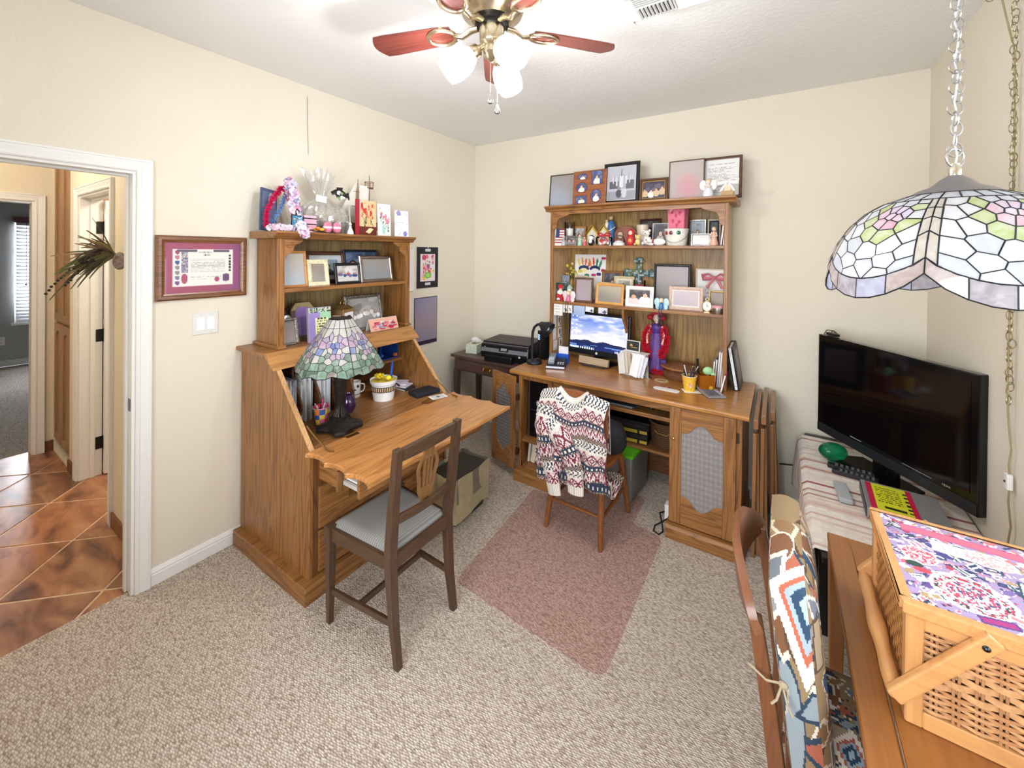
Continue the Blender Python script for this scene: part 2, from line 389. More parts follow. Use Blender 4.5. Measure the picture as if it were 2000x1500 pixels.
# --- baseboards
BP = [(0, 0), (.013, 0), (.013, .052), (.010, .058), (.012, .064), (.008, .072), (.004, .080), (0, .083)]
def baseboard(name, ax, p, sgn, a0, a1, m=TRIM):
    b = B(); poly = [(p+sgn*t, z) for t, z in BP]
    if ax == 'x': vs = [(q[0], a, q[1]) for a in (a0, a1) for q in poly]
    else: vs = [(a, q[0], q[1]) for a in (a0, a1) for q in poly]
    n = len(BP)
    b.add(vs, [tuple(range(n)), tuple(range(2*n-1, n-1, -1))] + [(i, i+n, (i+1) % n+n, (i+1) % n) for i in range(n)])
    return b.go(name, m, kind=ST)
baseboard('baseboard_left', 'x', 0, 1, DY1+.055, 0)
baseboard('baseboard_back', 'y', 0, -1, 0, RW)
baseboard('baseboard_right', 'x', RW, -1, -RD, 0)
baseboard('baseboard_front', 'y', -RD, 1, 0, RW)
# ============================================================ HALL
HX = -2.42      # far hall wall plane
HY = -2.51      # hall right wall plane
B().box(-2.54, -.046, -4.2, -2.3, -.08, -.0045).go('floor_hall', mat('d6bc9c', .9, 0, .1, 40), kind=ST)
# tiles on the diagonal, each its own piece
def tilemat(k):
    m, n, L, b = nt('slate_tile_%d' % k); tc = n.new('ShaderNodeTexCoord'); mp = n.new('ShaderNodeMapping')
    mp.inputs['Location'].default_value = (k*3.1, k*1.7, 0); mp.inputs['Rotation'].default_value = (0, 0, .9+k); mp.inputs['Scale'].default_value = (3.5, 9, 3)
    L.new(tc.outputs['Object'], mp.inputs['Vector'])
    t = n.new('ShaderNodeTexNoise'); t.inputs['Scale'].default_value = 1; t.inputs['Detail'].default_value = 6; t.inputs['Distortion'].default_value = .8; L.new(mp.outputs[0], t.inputs['Vector'])
    r = n.new('ShaderNodeValToRGB'); e = r.color_ramp.elements
    e[0].position = .3; e[0].color = lin(('5f3c2e','6e4430','56392f')[k]); e[1].position = .72; e[1].color = lin(('c79a70','bf9066','b88a66')[k]); q = e.new(.5); q.color = lin(('a87454','aa7250','96684f')[k])
    L.new(t.outputs['Fac'], r.inputs['Fac']); L.new(r.outputs[0], b.inputs['Base Color'])
    b.inputs['Roughness'].default_value = .32
    bp = n.new('ShaderNodeBump'); bp.inputs['Strength'].default_value = .25; bp.inputs['Distance'].default_value = .003; L.new(t.outputs['Fac'], bp.inputs['Height']); L.new(bp.outputs['Normal'], b.inputs['Normal'])
    return m
TM = [tilemat(k) for k in range(3)]
fl = bpy.data.objects['floor_hall']
def clip(poly, a, b_, c):   # keep a*x+b*y<=c
    out = []
    for i in range(len(poly)):
        p, q = poly[i], poly[(i+1) % len(poly)]
        dp, dq = a*p[0]+b_*p[1]-c, a*q[0]+b_*q[1]-c
        if dp <= 0: out.append(p)
        if dp*dq < 0: t = dp/(dp-dq); out.append((p[0]+(q[0]-p[0])*t, p[1]+(q[1]-p[1])*t))
    return out
tk = 0
for i in range(-2, 9):
    for j in range(-3, 7):
        A0 = .67+.613*(i-1); S0 = -2.832-.6155*(j+1)
        g = .0075
        def xy(a, s): return ((a+s)/2, (s-a)/2)
        poly = [xy(A0+g, S0+g), xy(A0+.613-g, S0+g), xy(A0+.613-g, S0+.6155-g), xy(A0+g, S0+.6155-g)]
        for cl in ((1,0,-.047), (-1,0,2.52), (0,1,-2.30), (0,-1,3.9)): poly = clip(poly, *cl) if poly else poly
        if len(poly) < 3: continue
        if max(p[1] for p in poly) < -3.3: continue
        B().prism(poly, 'z', -.012, -.001).go('tile', TM[tk % 3], fl, bevel=.003, seg=1); tk += 1
# hall walls
HO0, HO1 = -1.60, -.80      # doorway in the hall's right wall (x range)
B().box(HO1, -.12, HY, HY+.12, 0, RH).box(-1.86, HO0, HY, HY+.12, 0, RH).box(HO0, HO1, HY, HY+.12, DZ, RH).box(HX-.12, -2.405, HY, HY+.12, 0, RH).box(-2.405, -1.86, HY, HY+.12, 2.42, RH).box(-2.405, -1.86, HY, HY+.12, 0, .02).go('wall_hall_right', HALLW, kind=ST)
BY0, BY1 = -3.43, -2.612
B().box(HX-.12, HX, BY1, HY+.12, 0, RH).box(HX-.12, HX, -4.2, BY0, 0, RH).box(HX-.12, HX, BY0, BY1, DZ, RH).go('wall_hall_far', HALLW, kind=ST)
box('wall_hall_left', HALLW, (HX, -.12, -4.3, -4.2, 0, RH), kind=ST)
box('ceiling_hall', CEIL, (HX-.12, -.12, -4.3, -1.2, RH, RH+.1), kind=ST)
d2 = jamb('door_2', 'x', HX-.12, HX, BY0, BY1, DZ)
casing('casing', d2, 'x', HX, 1, BY0+.005, BY1-.005, DZ-.005)
d3 = jamb('door_3', 'y', HY, HY+.12, HO0, HO1, DZ, stop=(HY+.055, HY+.08))
casing('casing', d3, 'y', HY, -1, HO0+.005, HO1-.005, DZ-.005)
# open white door leaf beyond that doorway, hinged on the far jamb
leaf = B().box(-1.585, -1.545, HY+.125, HY+.9, .01, 2.02).go('door_leaf', TRIM, d3, bevel=.002, seg=1)
for z in (.24, 1.03, 1.82): B().box(-1.582, -1.5795, HY+.085, HY+.128, z-.045, z+.045).cyl((-1.575, HY+.127, z-.05), (-1.575, HY+.127, z+.05), .006, n=8).go('hinge', IRON, d3)
box('wall_bath_back', HALLW, (-2.4, -.12, -1.35, -1.25, 0, RH), kind=ST)
box('wall_bath_side', HALLW, (-2.5, -2.4, -2.39, -1.25, 0, RH), kind=ST)
box('floor_bath', mat('a9805c', .5, 0, .15, 6), (-2.4, -.12, HY+.12, -1.25, -.05, -.003), kind=ST)
TB = mat('7b4f38', .4, 0, .25, 9)
B().box(HO1, -.12, HY-.012, HY, 0, .085).go('baseboard_hall_right', TB, kind=ST, bevel=.002, seg=1)
B().box(-1.86, HO0-.055, HY-.012, HY, 0, .085).go('baseboard_hall_middle', TB, kind=ST, bevel=.002, seg=1)
B().box(HX, HX+.012, BY1+.055, HY, 0, .085).go('baseboard_hall_far', TB, kind=ST, bevel=.002, seg=1)
# linen cabinet set into the hall wall
MAPLE = wood('z', 'a8805a', '7f5a38', .45, 1, .1, .5)
cab = thing('linen_cabinet', 'tall maple linen cabinet with arched panel doors set into hall wall', 'cabinet', (-2.13, HY, 0))
B().box(-.27, .27, .02, .4, .09, 2.42).go('carcass', MAPLE, cab)
B().box(-.265, .265, .05, .3, 0.021, .089).go('toe_kick', mat('4a3122', .6), cab)
def archdoor(z0, z1):
    for x0, x1 in ((-.268, -.003), (.003, .268)):
        w = .055; b = B(); pts = [(x0+w, z0+w), (x1-w, z0+w), (x1-w, z1-w-.06)]
        xm = (x0+x1)/2; hw = (x1-x0)/2-w
        arc = [(xm+hw*math.cos(t*PI/12), z1-w-.06+.06*math.sin(t*PI/12)) for t in range(1, 12)]
        inner = pts+arc+[(x0+w, z1-w-.06)]
        # frame pieces: stiles, bottom rail, arched top rail
        b.box(x0, x0+w, 0, .02, z0, z1).box(x1-w, x1, 0, .02, z0, z1).box(x0+w, x1-w, 0, .02, z0, z0+w)
        b.prism([(x0+w, z1), (x0+w, z1-w-.06)]+list(reversed(arc))+[(x1-w, z1-w-.06), (x1-w, z1)], 'y', 0, .02)
        d = b.go('door', MAPLE, cab, bevel=.003, seg=1)
        B().prism(inner, 'y', .009, .0195).go('panel', MAPLE, d)
archdoor(.115, 1.055); archdoor(1.085, 2.40)
# hall ceiling light (out of the frame, lights the hall)
hl = thing('hall_light', 'round frosted ceiling light in the hallway', 'ceiling light', (-1.3, -3.3, RH))
B().lathe([(.17, 0), (.17, -.02), (.15, -.025)], 24).go('base', NICKEL, hl, smooth=True)
B().lathe([(.15, -.025), (.145, -.05), (.11, -.09), (.05, -.11), (0, -.112)], 24).go('globe', mat('fff4e0', .4, emit=3), hl, smooth=True)
point('hall_bulb', (-1.3, -3.3, RH-.2), 24, (1, .91, .78), .1)
point('bath_bulb', (-.9, -1.9, 2.4), 22, (1, .93, .82), .1)
# ============================================================ BEDROOM
BX = -6.45
box('floor_bedroom', carpetmat('bedroom_carpet', 'bdb5ac', 'a89f95', '8c8277'), (BX, HX-.12, -4.6, -1.0, -.06, -.004), kind=ST)
B().box(BX-.12, BX, -4.6, -2.3, 0, RH).box(BX-.12, BX, -1.3, -1.0, 0, RH).box(BX-.12, BX, -2.3, -1.3, 0, .595).box(BX-.12, BX, -2.3, -1.3, 2.05, RH).go('wall_bedroom_far', GREYWALL, kind=ST)
box('wall_bedroom_right', GREYWALL, (BX, HX-.12, -1.0, -.9, 0, RH), kind=ST)
box('wall_bedroom_left', GREYWALL, (BX, HX-.12, -4.7, -4.6, 0, RH), kind=ST)
B().box(HX-.14, HX-.121, BY1, -1.0, 0, RH).box(HX-.14, HX-.121, -4.6, BY0, 0, RH).go('wall_bedroom_near', GREYWALL, kind=ST)
box('ceiling_bedroom', CEIL, (BX, HX-.12, -4.6, -1.0, RH, RH+.1), kind=ST)
baseboard('baseboard_bedroom', 'x', BX, 1, -4.6, -1.0)
wb = window('window_3', -2.3, -1.3, .595, 2.05, 'x', BX, -1)
bl = thing('window_blind', 'white horizontal slat blind with dark valance in far bedroom window', 'blind', (BX+.02, -1.8, .6))
B().box(-.02, .05, -.515, .515, 1.42, 1.5).go('valance', mat('6c4a48', .5), bl, bevel=.003, seg=1)
s0 = B().box(-.002, .002, -.49, .49, -.024, .024).go('slat', mat('e8e8ea', .5, 0, .01), bl); s0.matrix_basis = tr(.01, 0, .03) @ rotm(0, -.5, 0)
for k in range(1, 29): dup(s0, bl, tr(.01, 0, .03+k*.049) @ rotm(0, -.5, 0))
B().cyl((.04, -.40, .55), (.04, -.40, 1.42), .002, n=6).ball((.04, -.40, .54), .012, 8, 6).go('pull_cord', mat('55504d', .6), bl)
op = thing('wall_outlet', 'white electrical outlet plate on the grey bedroom wall', 'outlet', (BX, -2.42, .36))
B().box(0, .006, -.036, .036, -.057, .057).go('plate', WHITEP, op, bevel=.002, seg=1)
for z in (-.022, .022): B().box(.006, .008, -.016, .016, z-.013, z+.013).go('socket', mat('dcdcda', .5), op)
# ============================================================ SECRETARY DESK (left wall)
OX, OY, OZ = oak('x'), oak('y'), oak('z'); DX, DYm, DZm = darkoak('x'), darkoak('y'), darkoak('z')
SY = -1.66
sd = thing('secretary_desk', 'oak drop-front secretary desk standing open against the left wall', 'desk', (0, SY, 0))
side = [(.015, .08), (.715, .08), (.715, .70), (.352, 1.095), (.015, 1.095)]
for y0, y1 in ((-.48, -.46), (.46, .48)): B().prism(side, 'y', y0, y1).go('side_panel', OZ, sd, bevel=.002, seg=1)
for y0, y1 in ((-.4815, -.4585), (.4585, .4815)):   # pale edge strips on the slanted edges
    B().prism([(.716, .702), (.720, .706), (.398, 1.0545), (.391, 1.0535)], 'y', y0, y1).go('edge_strip', wood('x', 'd2a472', 'b28350', .4), sd)
B().prism([(.02, 0), (.755, 0), (.755, .07), (.742, .085), (.02, .085)], 'y', -.52, .52).go('plinth', OY, sd, bevel=.002, seg=1)
B().box(.0, .315, -.505, .525, 1.096, 1.12).go('top_board', OY, sd, bevel=.006)
B().prism([(.312, 1.122), (.330, 1.122), (.412, 1.044), (.396, 1.044), (.315, 1.10)], 'y', -.500, .520).go('slant_rail', wood('y', 'c28c4e', '8f602e'), sd, bevel=.002, seg=1)
B().box(.021, .7552, -.5212, -.5195, .0005, .066).go('plinth_board', OX, sd)
box('back_panel', DYm, (.012, .022, -.46, .46, .10, 1.094), sd)
B().box(.022, .742, -.46, .46, .695, .714).go('writing_bed', OY, sd)
# drop leaf with scalloped ends
def leafpoly():
    L, x0, x1 = .522, .745, 1.203; pts = []
    def edge(sgn):
        e = []
        for i in range(31):
            t = i/30; x = x0+(x1-x0)*t; ph = (t*3) % 1 if t < 1 else 1
            w = .032*(1-abs(math.sin(ph*PI))**.6) if 0 < t < 1 else .0
            w = .026*math.sin(ph*PI)**.7
            e.append((x, sgn*(L-w if t not in (0,) else L)))
        return e
    a = edge(-1); b = edge(1); return a+list(reversed(b))
B().prism(leafpoly(), 'z', .700, .722).go('drop_leaf', wood('y', 'c98c50', '96622f', .3, 1, .3), sd, bevel=.005)
for y in (-.28, .28):
    B().box(.715, .775, y-.035, y+.035, .7225, .724).cyl((.745, y-.034, .7245), (.745, y+.034, .7245), .003, n=8).go('leaf_hinge', BRASS, sd)
for y in (-.452, .452):   # folding brass lid stays
    B().tube([(.64, y, .80), (.72, y, .762), (.80, y*.99, .728)], .004, 6).tube([(.80, y*.99, .727), (.83, y*.985, .7275), (.845, y*.97, .727)], .005, 6).go('lid_stay', BRASS, sd)
# front carcass and drawers
B().box(.695, .713, -.46, .46, .085, .70).go('face_frame', DZm, sd)
for k, (z0, z1) in enumerate(((.10, .30), (.31, .515))):
    d = B().prism([(.713, z0), (.728, z0+.004), (.728, z1-.004), (.713, z1)], 'y', -.435, .435).go('drawer', OY, sd, bevel=.003)
    for y in (-.22, .22): B().tube([(.728, y-.04, (z0+z1)/2+.01), (.75, y-.035, (z0+z1)/2-.005), (.752, y, (z0+z1)/2-.012), (.75, y+.035, (z0+z1)/2-.005), (.728, y+.04, (z0+z1)/2+.01)], .004, 6).box(.728, .731, y-.055, y+.055, (z0+z1)/2-.015, (z0+z1)/2+.022).go('pull', BRASS, d)
pd = B().box(1.022, 1.04, -.44, .44, .562, .672).go('pull_out_drawer', OY, sd, bevel=.002, seg=1)
for y0, y1 in ((-.43, -.415), (.415, .43)):
    B().box(.70, .885, y0, y1, .552, .640).go('drawer_side', OX, pd, bevel=.002, seg=1)
    B().box(.66, 1.02, y0+.015 if y0 < 0 else y0-.012, y0+.027 if y0 < 0 else y0, .572, .59).go('slide_rail', mat('d9d9d6', .4, .3), pd)
B().box(.70, 1.02, -.40, .40, .592, .60).go('drawer_tray', WHITEP, pd)
box('support_post', OZ, (.868, .886, -.44, -.395, .545, .64), sd)
# pigeonholes: serpentine dividers at the left, uprights and an upper shelf at the right
def serp(y, lean):
    f = [(.30-.0*t, .715+.34*t/14) for t in range(15)]
    front = [(.36+.05*math.sin(t/14*PI*2), .715+.355*t/14) for t in range(15)]
    return B().prism([(.03, .715)]+front+[(.03, 1.07)], 'y', y-.005, y+.005)
for y in (-.345, -.235, -.125, -.02): serp(y, 0).go('pigeonhole_divider', DX, sd, bevel=.002, seg=1)
box('upright', OZ, (.03, .33, .015, .033, .715, 1.094), sd, bevel=.002, seg=1)
box('pigeonhole_shelf', OY, (.03, .30, .033, .46, .885, .90), sd, bevel=.002, seg=1)
box('upright', OZ, (.03, .28, .245, .257, .90, 1.094), sd, bevel=.002, seg=1)
# ------------------------------------------------------------ hutch on the secretary
hl2 = thing('bookcase_hutch', 'oak two-shelf hutch standing on top of the secretary desk', 'hutch', (0, SY+.065, 1.12))
HZ = .615
for y0, y1 in ((-.47, -.45), (.45, .47)):
    B().box(.02, .262, y0, y1, 0, HZ).go('side_panel', OZ, hl2, bevel=.002, seg=1)
    yy = (y0+y1)/2
    B().box(.262, .275, yy-.02, yy+.02, 0.012, HZ).go('stile', OZ, hl2, bevel=.003)
    B().prism([(.015, 0), (.29, 0), (.29, .008), (.275, .018), (.015, .018)], 'y', yy-.028, yy+.028).go('foot_moulding', OX, hl2, bevel=.003, seg=1)
box('back_panel', wood('z', '9a8254', '66502c'), (.012, .02, -.46, .46, 0, HZ), hl2)
box('shelf', OY, (.02, .272, -.45, .45, .310, .332), hl2, bevel=.004)
B().prism([(.005, HZ), (.283, HZ), (.292, HZ+.012), (.315, HZ+.028), (.315, HZ+.04), (.005, HZ+.04)], 'y', -.505, .505).go('cornice', OY, hl2, bevel=.002, seg=1)
def bracket(b, x0, x1, sgn, yc, zt, w, h):
    pts = [(yc, zt), (yc+sgn*w, zt), (yc+sgn*w*.98, zt-.015)]
    for i in range(1, 10):
        t = i/9; pts.append((yc+sgn*w*(.9*(1-t)**1.0*(1-.25*math.sin(t*PI*2)) + .16*t), zt-.02-(h-.03)*(t**.8)))
    pts += [(yc+sgn*w*.12, zt-h), (yc, zt-h)]
    return b.prism(pts, 'x', x0, x1)
for sgn in (1, -1):
    br = bracket(B(), .258, .274, sgn, -sgn*.45, HZ, .115, .105).go('corner_bracket', OY, hl2, bevel=.0015, seg=1)
    sp = [(.275, -sgn*(.45-.02-.05*t/16 - .012*math.cos(t*.75)), HZ-.055+.035*t/16+.012*math.sin(t*.75)) for t in range(17)]
    B().tube(sp, .0022, 5).go('carved_scroll', mat('8a5a2c', .6), br)
# ============================================================ COMPUTER DESK (back wall)
cd = thing('computer_desk', 'oak pedestal computer desk along the back wall with cloth-panelled doors', 'desk', (1.69, 0, 0))
cx = -1.69
def X(*a): return [q+cx for q in a]
B().prism([(-.715, .775), (-.705, .768), (-.03, .768), (-.03, .80), (-.708, .80), (-.715, .793)], 'x', .915+cx, 2.46+cx).go('desktop', wood('x', 'bd8444', '875524', .28, 1, .35), cd, bevel=.003)
def pedestal(x0, x1):
    p = B()
    p.box(x0+cx, x0+.018+cx, -.66, -.05, .05, .768).box(x1-.018+cx, x1+cx, -.66, -.05, .05, .768)
    p.box(x0+.018+cx, x1-.018+cx, -.06, -.05, .05, .768).box(x0+.018+cx, x1-.018+cx, -.66, -.06, .075, .09)
    p.go('pedestal', OZ, cd, bevel=.0015, seg=1)
    B().prism([(-.735, 0), (-.735, .062), (-.722, .078), (-.05, .078), (-.05, 0)], 'x', x0-.008+cx, x1+.008+cx).go('plinth', OX, cd, bevel=.002, seg=1)
    B().box(x0+cx, x0+.03+cx, -.68, -.66, .078, .768).box(x1-.03+cx, x1+cx, -.68, -.66, .078, .768).box(x0+.03+cx, x1-.03+cx, -.68, -.66, .735, .768).box(x0+.03+cx, x1-.03+cx, -.68, -.66, .078, .09).go('face_frame', OZ, cd, bevel=.002, seg=1)
pedestal(.975, 1.25); pedestal(2.045, 2.425)
B().box(.99+cx, 1.235+cx, -.675, -.06, .272, .290).go('shelf', OX, cd, bevel=.003)
FAB = mat('8f8a88', .9, 0, .12, 120, .3, 400)
def fabricmat(ca, cb, cc, sc):
    m, n, L, b = nt('door_fabric'); tc = n.new('ShaderNodeTexCoord'); mp = n.new('ShaderNodeMapping'); mp.inputs['Scale'].default_value = (sc, .01, sc*.75); L.new(tc.outputs['Object'], mp.inputs['Vector'])
    v = n.new('ShaderNodeTexVoronoi'); v.inputs['Scale'].default_value = 1; v.inputs['Randomness'].default_value = .12; L.new(mp.outputs[0], v.inputs['Vector'])
    r = n.new('ShaderNodeValToRGB'); e = r.color_ramp.elements; e[0].position = .06; e[0].color = lin(cc); e[1].position = .62; e[1].color = lin(cb); q = e.new(.12); q.color = lin(ca); q = e.new(.45); q.color = lin(ca)
    L.new(v.outputs['Distance'], r.inputs['Fac']); L.new(r.outputs[0], b.inputs['Base Color']); b.inputs['Roughness'].default_value = .9; return m
def cdoor(M, w, h, fab, hinge_right=True, knob=True):
    """framed door: arched cut-out, cloth panel; local x 0..w from the free edge, y=0 front face, z 0..h"""
    s = .062 if w > .3 else .045; d = bpy.data.objects.new('door', None)
    x0, x1 = s, w-s; zt, zb = h-.085, .11
    def arch(z, sg):  # stepped arch contour from x0 to x1; sg=+1 rises (top), -1 dips (bottom)
        W = x1-x0; a = [(x0, z), (x0+W*.14, z+sg*.004), (x0+W*.2, z+sg*.012)]
        for i in range(0, 13):
            t = i/12; a.append((x0+W*(.24+.52*t), z+sg*(.022+.042*math.sin(t*PI))))
        return a+[(x0+W*.8, z+sg*.012), (x0+W*.86, z+sg*.004), (x1, z)]
    top = arch(zt-.06, 1); bot = arch(zb+.055, -1)
    b = B().at(M)
    b.box(0, s, 0, .019, 0, h).box(w-s, w, 0, .019, 0, h)
    d = b.go('door', OZ, cd, bevel=.003)
    B().at(M).prism([(x0, h), (x1, h)]+list(reversed(top)), 'y', .001, .018).go('top_rail', OX, d, bevel=.002, seg=1)
    B().at(M).prism([(x1, 0), (x0, 0)]+bot, 'y', .001, .018).go('bottom_rail', OX, d, bevel=.002, seg=1)
    B().at(M).prism(bot+list(reversed(top)), 'y', .009, .012).go('cloth_panel', fab, d)
    if knob: B().at(M).lathe([(.0, 0), (.005, 0), (.004, .010), (.008, .014), (.008, .019), (0, .022)], 12).go('knob', BRASS, d, smooth=True)
    return d
kn = cdoor(tr(2.052+cx, -.70, .085), .345, .68, fabricmat('8c8684', 'a09a97', '6d5552', 42), knob=False)
B().at(tr(2.052+cx+.022, -.70, .085+.50) @ rotm(PI/2)).lathe([(.004, 0), (.004, .010), (.008, .014), (.008, .019), (0, .022)], 12).go('knob', BRASS, kn, smooth=True)
for z in (.20, .66): B().box(2.40+cx, 2.412+cx, -.692, -.681, z-.025, z+.025).cyl((2.4005+cx, -.69, z-.028), (2.4005+cx, -.69, z+.028), .005, n=8).go('hinge', mat('5a4a38', .4, .8), kn)
# left door swung wide open
ang = math.atan2(.06, -.245)
od = cdoor(tr(.975+cx, -.712, .075) @ rotm(0, 0, ang) @ tr(0, 0, 0), .255, .68, fabricmat('6e6663', '9d9795', '625a58', 55), knob=False)
for z in (.20, .60): B().box(.955+cx, .99+cx, -.718, -.684, z-.022, z+.022).go('hinge', mat('5a4a38', .4, .8), od, bevel=.003, seg=1)
# knee space
box('modesty_panel', DX, (1.25+cx, 2.045+cx, -.12, -.10, .05, .768), cd)
box('keyboard_shelf', OX, (1.252+cx, 2.043+cx, -.62, -.16, .635, .66), cd, bevel=.003)
box('lower_shelf', OX, (1.252+cx, 2.043+cx, -.42, -.12, .325, .345), cd, bevel=.003)
B().box(1.25+cx, 2.045+cx, -.655, -.635, .715, .768).go('apron', OX, cd, bevel=.002, seg=1)
# ------------------------------------------------------------ hutch on the computer desk
hr = thing('desk_hutch', 'tall oak shelf hutch standing on the computer desk', 'hutch', (1.67, 0, .80))
hx = -1.67; HT = 1.205
BK = wood('z', 'b08a4c', '764f22', .5)
for x0, x1 in ((1.045, 1.062), (2.292, 2.309)):
    B().box(x0+hx, x1+hx, -.315, -.02, 0, HT).go('side_panel', wood('z', 'c6a478', '9c7850', .4, 1, .15, .7), hr, bevel=.0015, seg=1)
    xm = (x0+x1)/2+hx; B().box(xm-.013, xm+.013, -.33, -.315, 0, HT).go('stile', OZ, hr, bevel=.003)
box('back_panel', BK, (1.062+hx, 2.292+hx, -.026, -.02, 0, HT), hr)
for nm, z in (('shelf', .928), ('shelf', .484)): B().box(1.062+hx, 2.292+hx, -.322, -.026, z-.021, z).go(nm, OX, hr, bevel=.003)
B().prism([(-.01, HT-.005), (-.338, HT-.005), (-.345, HT+.012), (-.368, HT+.024), (-.368, HT+.038), (-.01, HT+.038)], 'x', 1.0+hx, 2.354+hx).go('cornice', OX, hr, bevel=.002, seg=1)
for sgn, xc in ((1, 1.06), (-1, 2.294)):
    pts = [(xc+hx, HT-.005), (xc+hx+sgn*.165, HT-.005), (xc+hx+sgn*.162, HT-.018)]
    for i in range(1, 11):
        t = i/10; a = t*PI/2; pts.append((xc+hx+sgn*(.15-.115*math.sin(a)*1.0-.0), HT-.03-.10*(1-math.cos(a))-.012*math.sin(t*PI*2)))
    pts += [(xc+hx+sgn*.028, HT-.14), (xc+hx+sgn*.012, HT-.15), (xc+hx, HT-.15)]
    B().prism(pts, 'y', -.332, -.314).go('corner_bracket', OX, hr, bevel=.002, seg=1)
B().box(1.08+hx, 2.28+hx, -.330, -.316, HT-.03, HT-.005).go('top_rail', OX, hr)
cv = [(-.03, .463), (-.30, .463), (-.30, .43), (-.285, .38), (-.235, .32), (-.19, .24), (-.16, .12), (-.145, 0), (-.03, 0)]
B().prism(cv, 'x', 1.62+hx, 1.638+hx).go('curved_divider', OZ, hr, bevel=.002, seg=1)
# ============================================================ DARK SIDE TABLE in the corner
wal = lambda ax: wood(ax, '5a4038', '33221e', .45, 1, .15, .7)
st = thing('side_table', 'dark walnut side table with one drawer in the room corner', 'table', (.5, -.24, 0))
B().box(-.41, .40, -.205, .19, .715, .74).go('table_top', wal('x'), st, bevel=.005)
B().box(-.38, .37, -.185, -.17, .60, .715).box(-.38, .37, .15, .165, .60, .715).box(-.38, -.365, -.17, .15, .60, .715).box(.355, .37, -.17, .15, .60, .715).go('apron', wal('x'), st, bevel=.001, seg=1)
dr = B().box(-.33, .33, -.195, -.184, .613, .70).go('drawer', wal('x'), st, bevel=.003, seg=1)
B().box(-.045, .045, -.199, -.195, .635, .68).go('pull_plate', BRASS, dr, bevel=.003, seg=1)
B().tube([(-.035, -.20, .665), (-.035, -.212, .648), (.035, -.212, .648), (.035, -.20, .665)], .003, 6).go('pull', BRASS, dr)
for x in (-.36, .35):
    for y in (-.17, .15): B().frus((x-.016, x+.016, y-.016, y+.016, 0), (x-.025, x+.025, y-.025, y+.025, .60)).go('leg', wal('z'), st, bevel=.003, seg=1)
# ============================================================ DINING CHAIR at the secretary (faces -x)
CW = lambda ax: wood(ax, '543b28', '2c1e14', .38, 1.2, .25, .7)
c1 = thing('dining_chair', 'dark wooden side chair with pierced splat back and grey striped seat pad', 'chair', (1.115, -1.96, 0))
def bar(name, m, par, p0, p1, w, d, bevel=.003, up=(0,0,1), w1=None, d1=None):
    """rectangular bar from p0 to p1"""
    p0, p1 = Vector(p0), Vector(p1); t = (p1-p0).normalized(); u = Vector(up); x = u.cross(t)
    if x.length < 1e-4: x = Vector((0,1,0)).cross(t)
    x.normalize(); y = t.cross(x); w1 = w1 or w; d1 = d1 or d
    vs = [tuple(p+x*(sx*ww/2)+y*(sy*dd/2)) for p, ww, dd in ((p0, w, d), (p1, w1, d1)) for sx, sy in ((-1,-1),(1,-1),(1,1),(-1,1))]
    return B().add(vs, [(0,3,2,1),(4,5,6,7),(0,1,5,4),(1,2,6,5),(2,3,7,6),(3,0,4,7)]).go(name, m, par, bevel=bevel, seg=2)
def post(name, m, par, path, w, d, bevel=.003):
    """square post through the points, cross-section along x (d) and y (w)"""
    vs = []; fs = []
    for p, s in path:
        vs += [(p[0]-d/2*s, p[1]-w/2*s, p[2]), (p[0]+d/2*s, p[1]-w/2*s, p[2]), (p[0]+d/2*s, p[1]+w/2*s, p[2]), (p[0]-d/2*s, p[1]+w/2*s, p[2])]
    n = len(path)
    for i in range(n-1):
        for k in range(4): fs.append((i*4+k, i*4+(k+1) % 4, i*4+4+(k+1) % 4, i*4+4+k))
    fs += [(3,2,1,0), tuple(range(4*n-4, 4*n))]
    return B().add(vs, fs).go(name, m, par, bevel=bevel, seg=2)
for s in (-1, 1):
    post('leg', CW('z'), c1, [((.213, s*.165, 0), .75), ((.185, s*.165, .17), .9), ((.165, s*.168, .42), 1.05), ((.185, s*.175, .60), 1.0), ((.215, s*.178, .885), .85)], .038, .036)   # rear leg and back post in one
    post('leg', CW('z'), c1, [((-.20, s*.197, 0), .62), ((-.20, s*.197, .30), .95), ((-.20, s*.197, .335), 1.0), ((-.20, s*.197, .345), .86), ((-.20, s*.197, .36), 1.05), ((-.20, s*.197, .44), 1.1)], .038, .038)
    bar('seat_rail', CW('x'), c1, (-.19, s*.197, .405), (.17, s*.172, .405), .02, .055)
    bar('stretcher', CW('x'), c1, (-.20, s*.196, .145), (.187, s*.166, .165), .016, .026)
bar('seat_rail', CW('y'), c1, (-.203, -.19, .405), (-.203, .19, .405), .02, .055)
bar('seat_rail', CW('y'), c1, (.172, -.165, .405), (.172, .165, .405), .02, .055)
bar('stretcher', CW('y'), c1, (-.02, -.18, .152), (-.02, .18, .152), .016, .026)
# curved top rail and lower back rail
def curvrail(name, x, z, hh, sag, lean=.0):
    b = B(); n = 14; vs = []; fs = []
    for i in range(n+1):
        t = i/n; y = -.175+.35*t; dx = x+.018*math.sin(t*PI); dz = sag*math.sin(t*PI)
        for a, c in ((-.011, -hh/2), (.011, -hh/2), (.011+lean, hh/2), (-.011+lean, hh/2)): vs.append((dx+a, y, z+c+(dz if c > 0 else dz*.4)))
    for i in range(n):
        for k in range(4): fs.append((i*4+k, i*4+(k+1) % 4, i*4+4+(k+1) % 4, i*4+4+k))
    fs += [(3,2,1,0), tuple(range(n*4, n*4+4))]
    return b.add(vs, fs).go(name, CW('y'), c1, bevel=.003, smooth=False)
curvrail('top_rail', .207, .852, .048, .012, .004); curvrail('back_rail', .187, .585, .032, -.004)
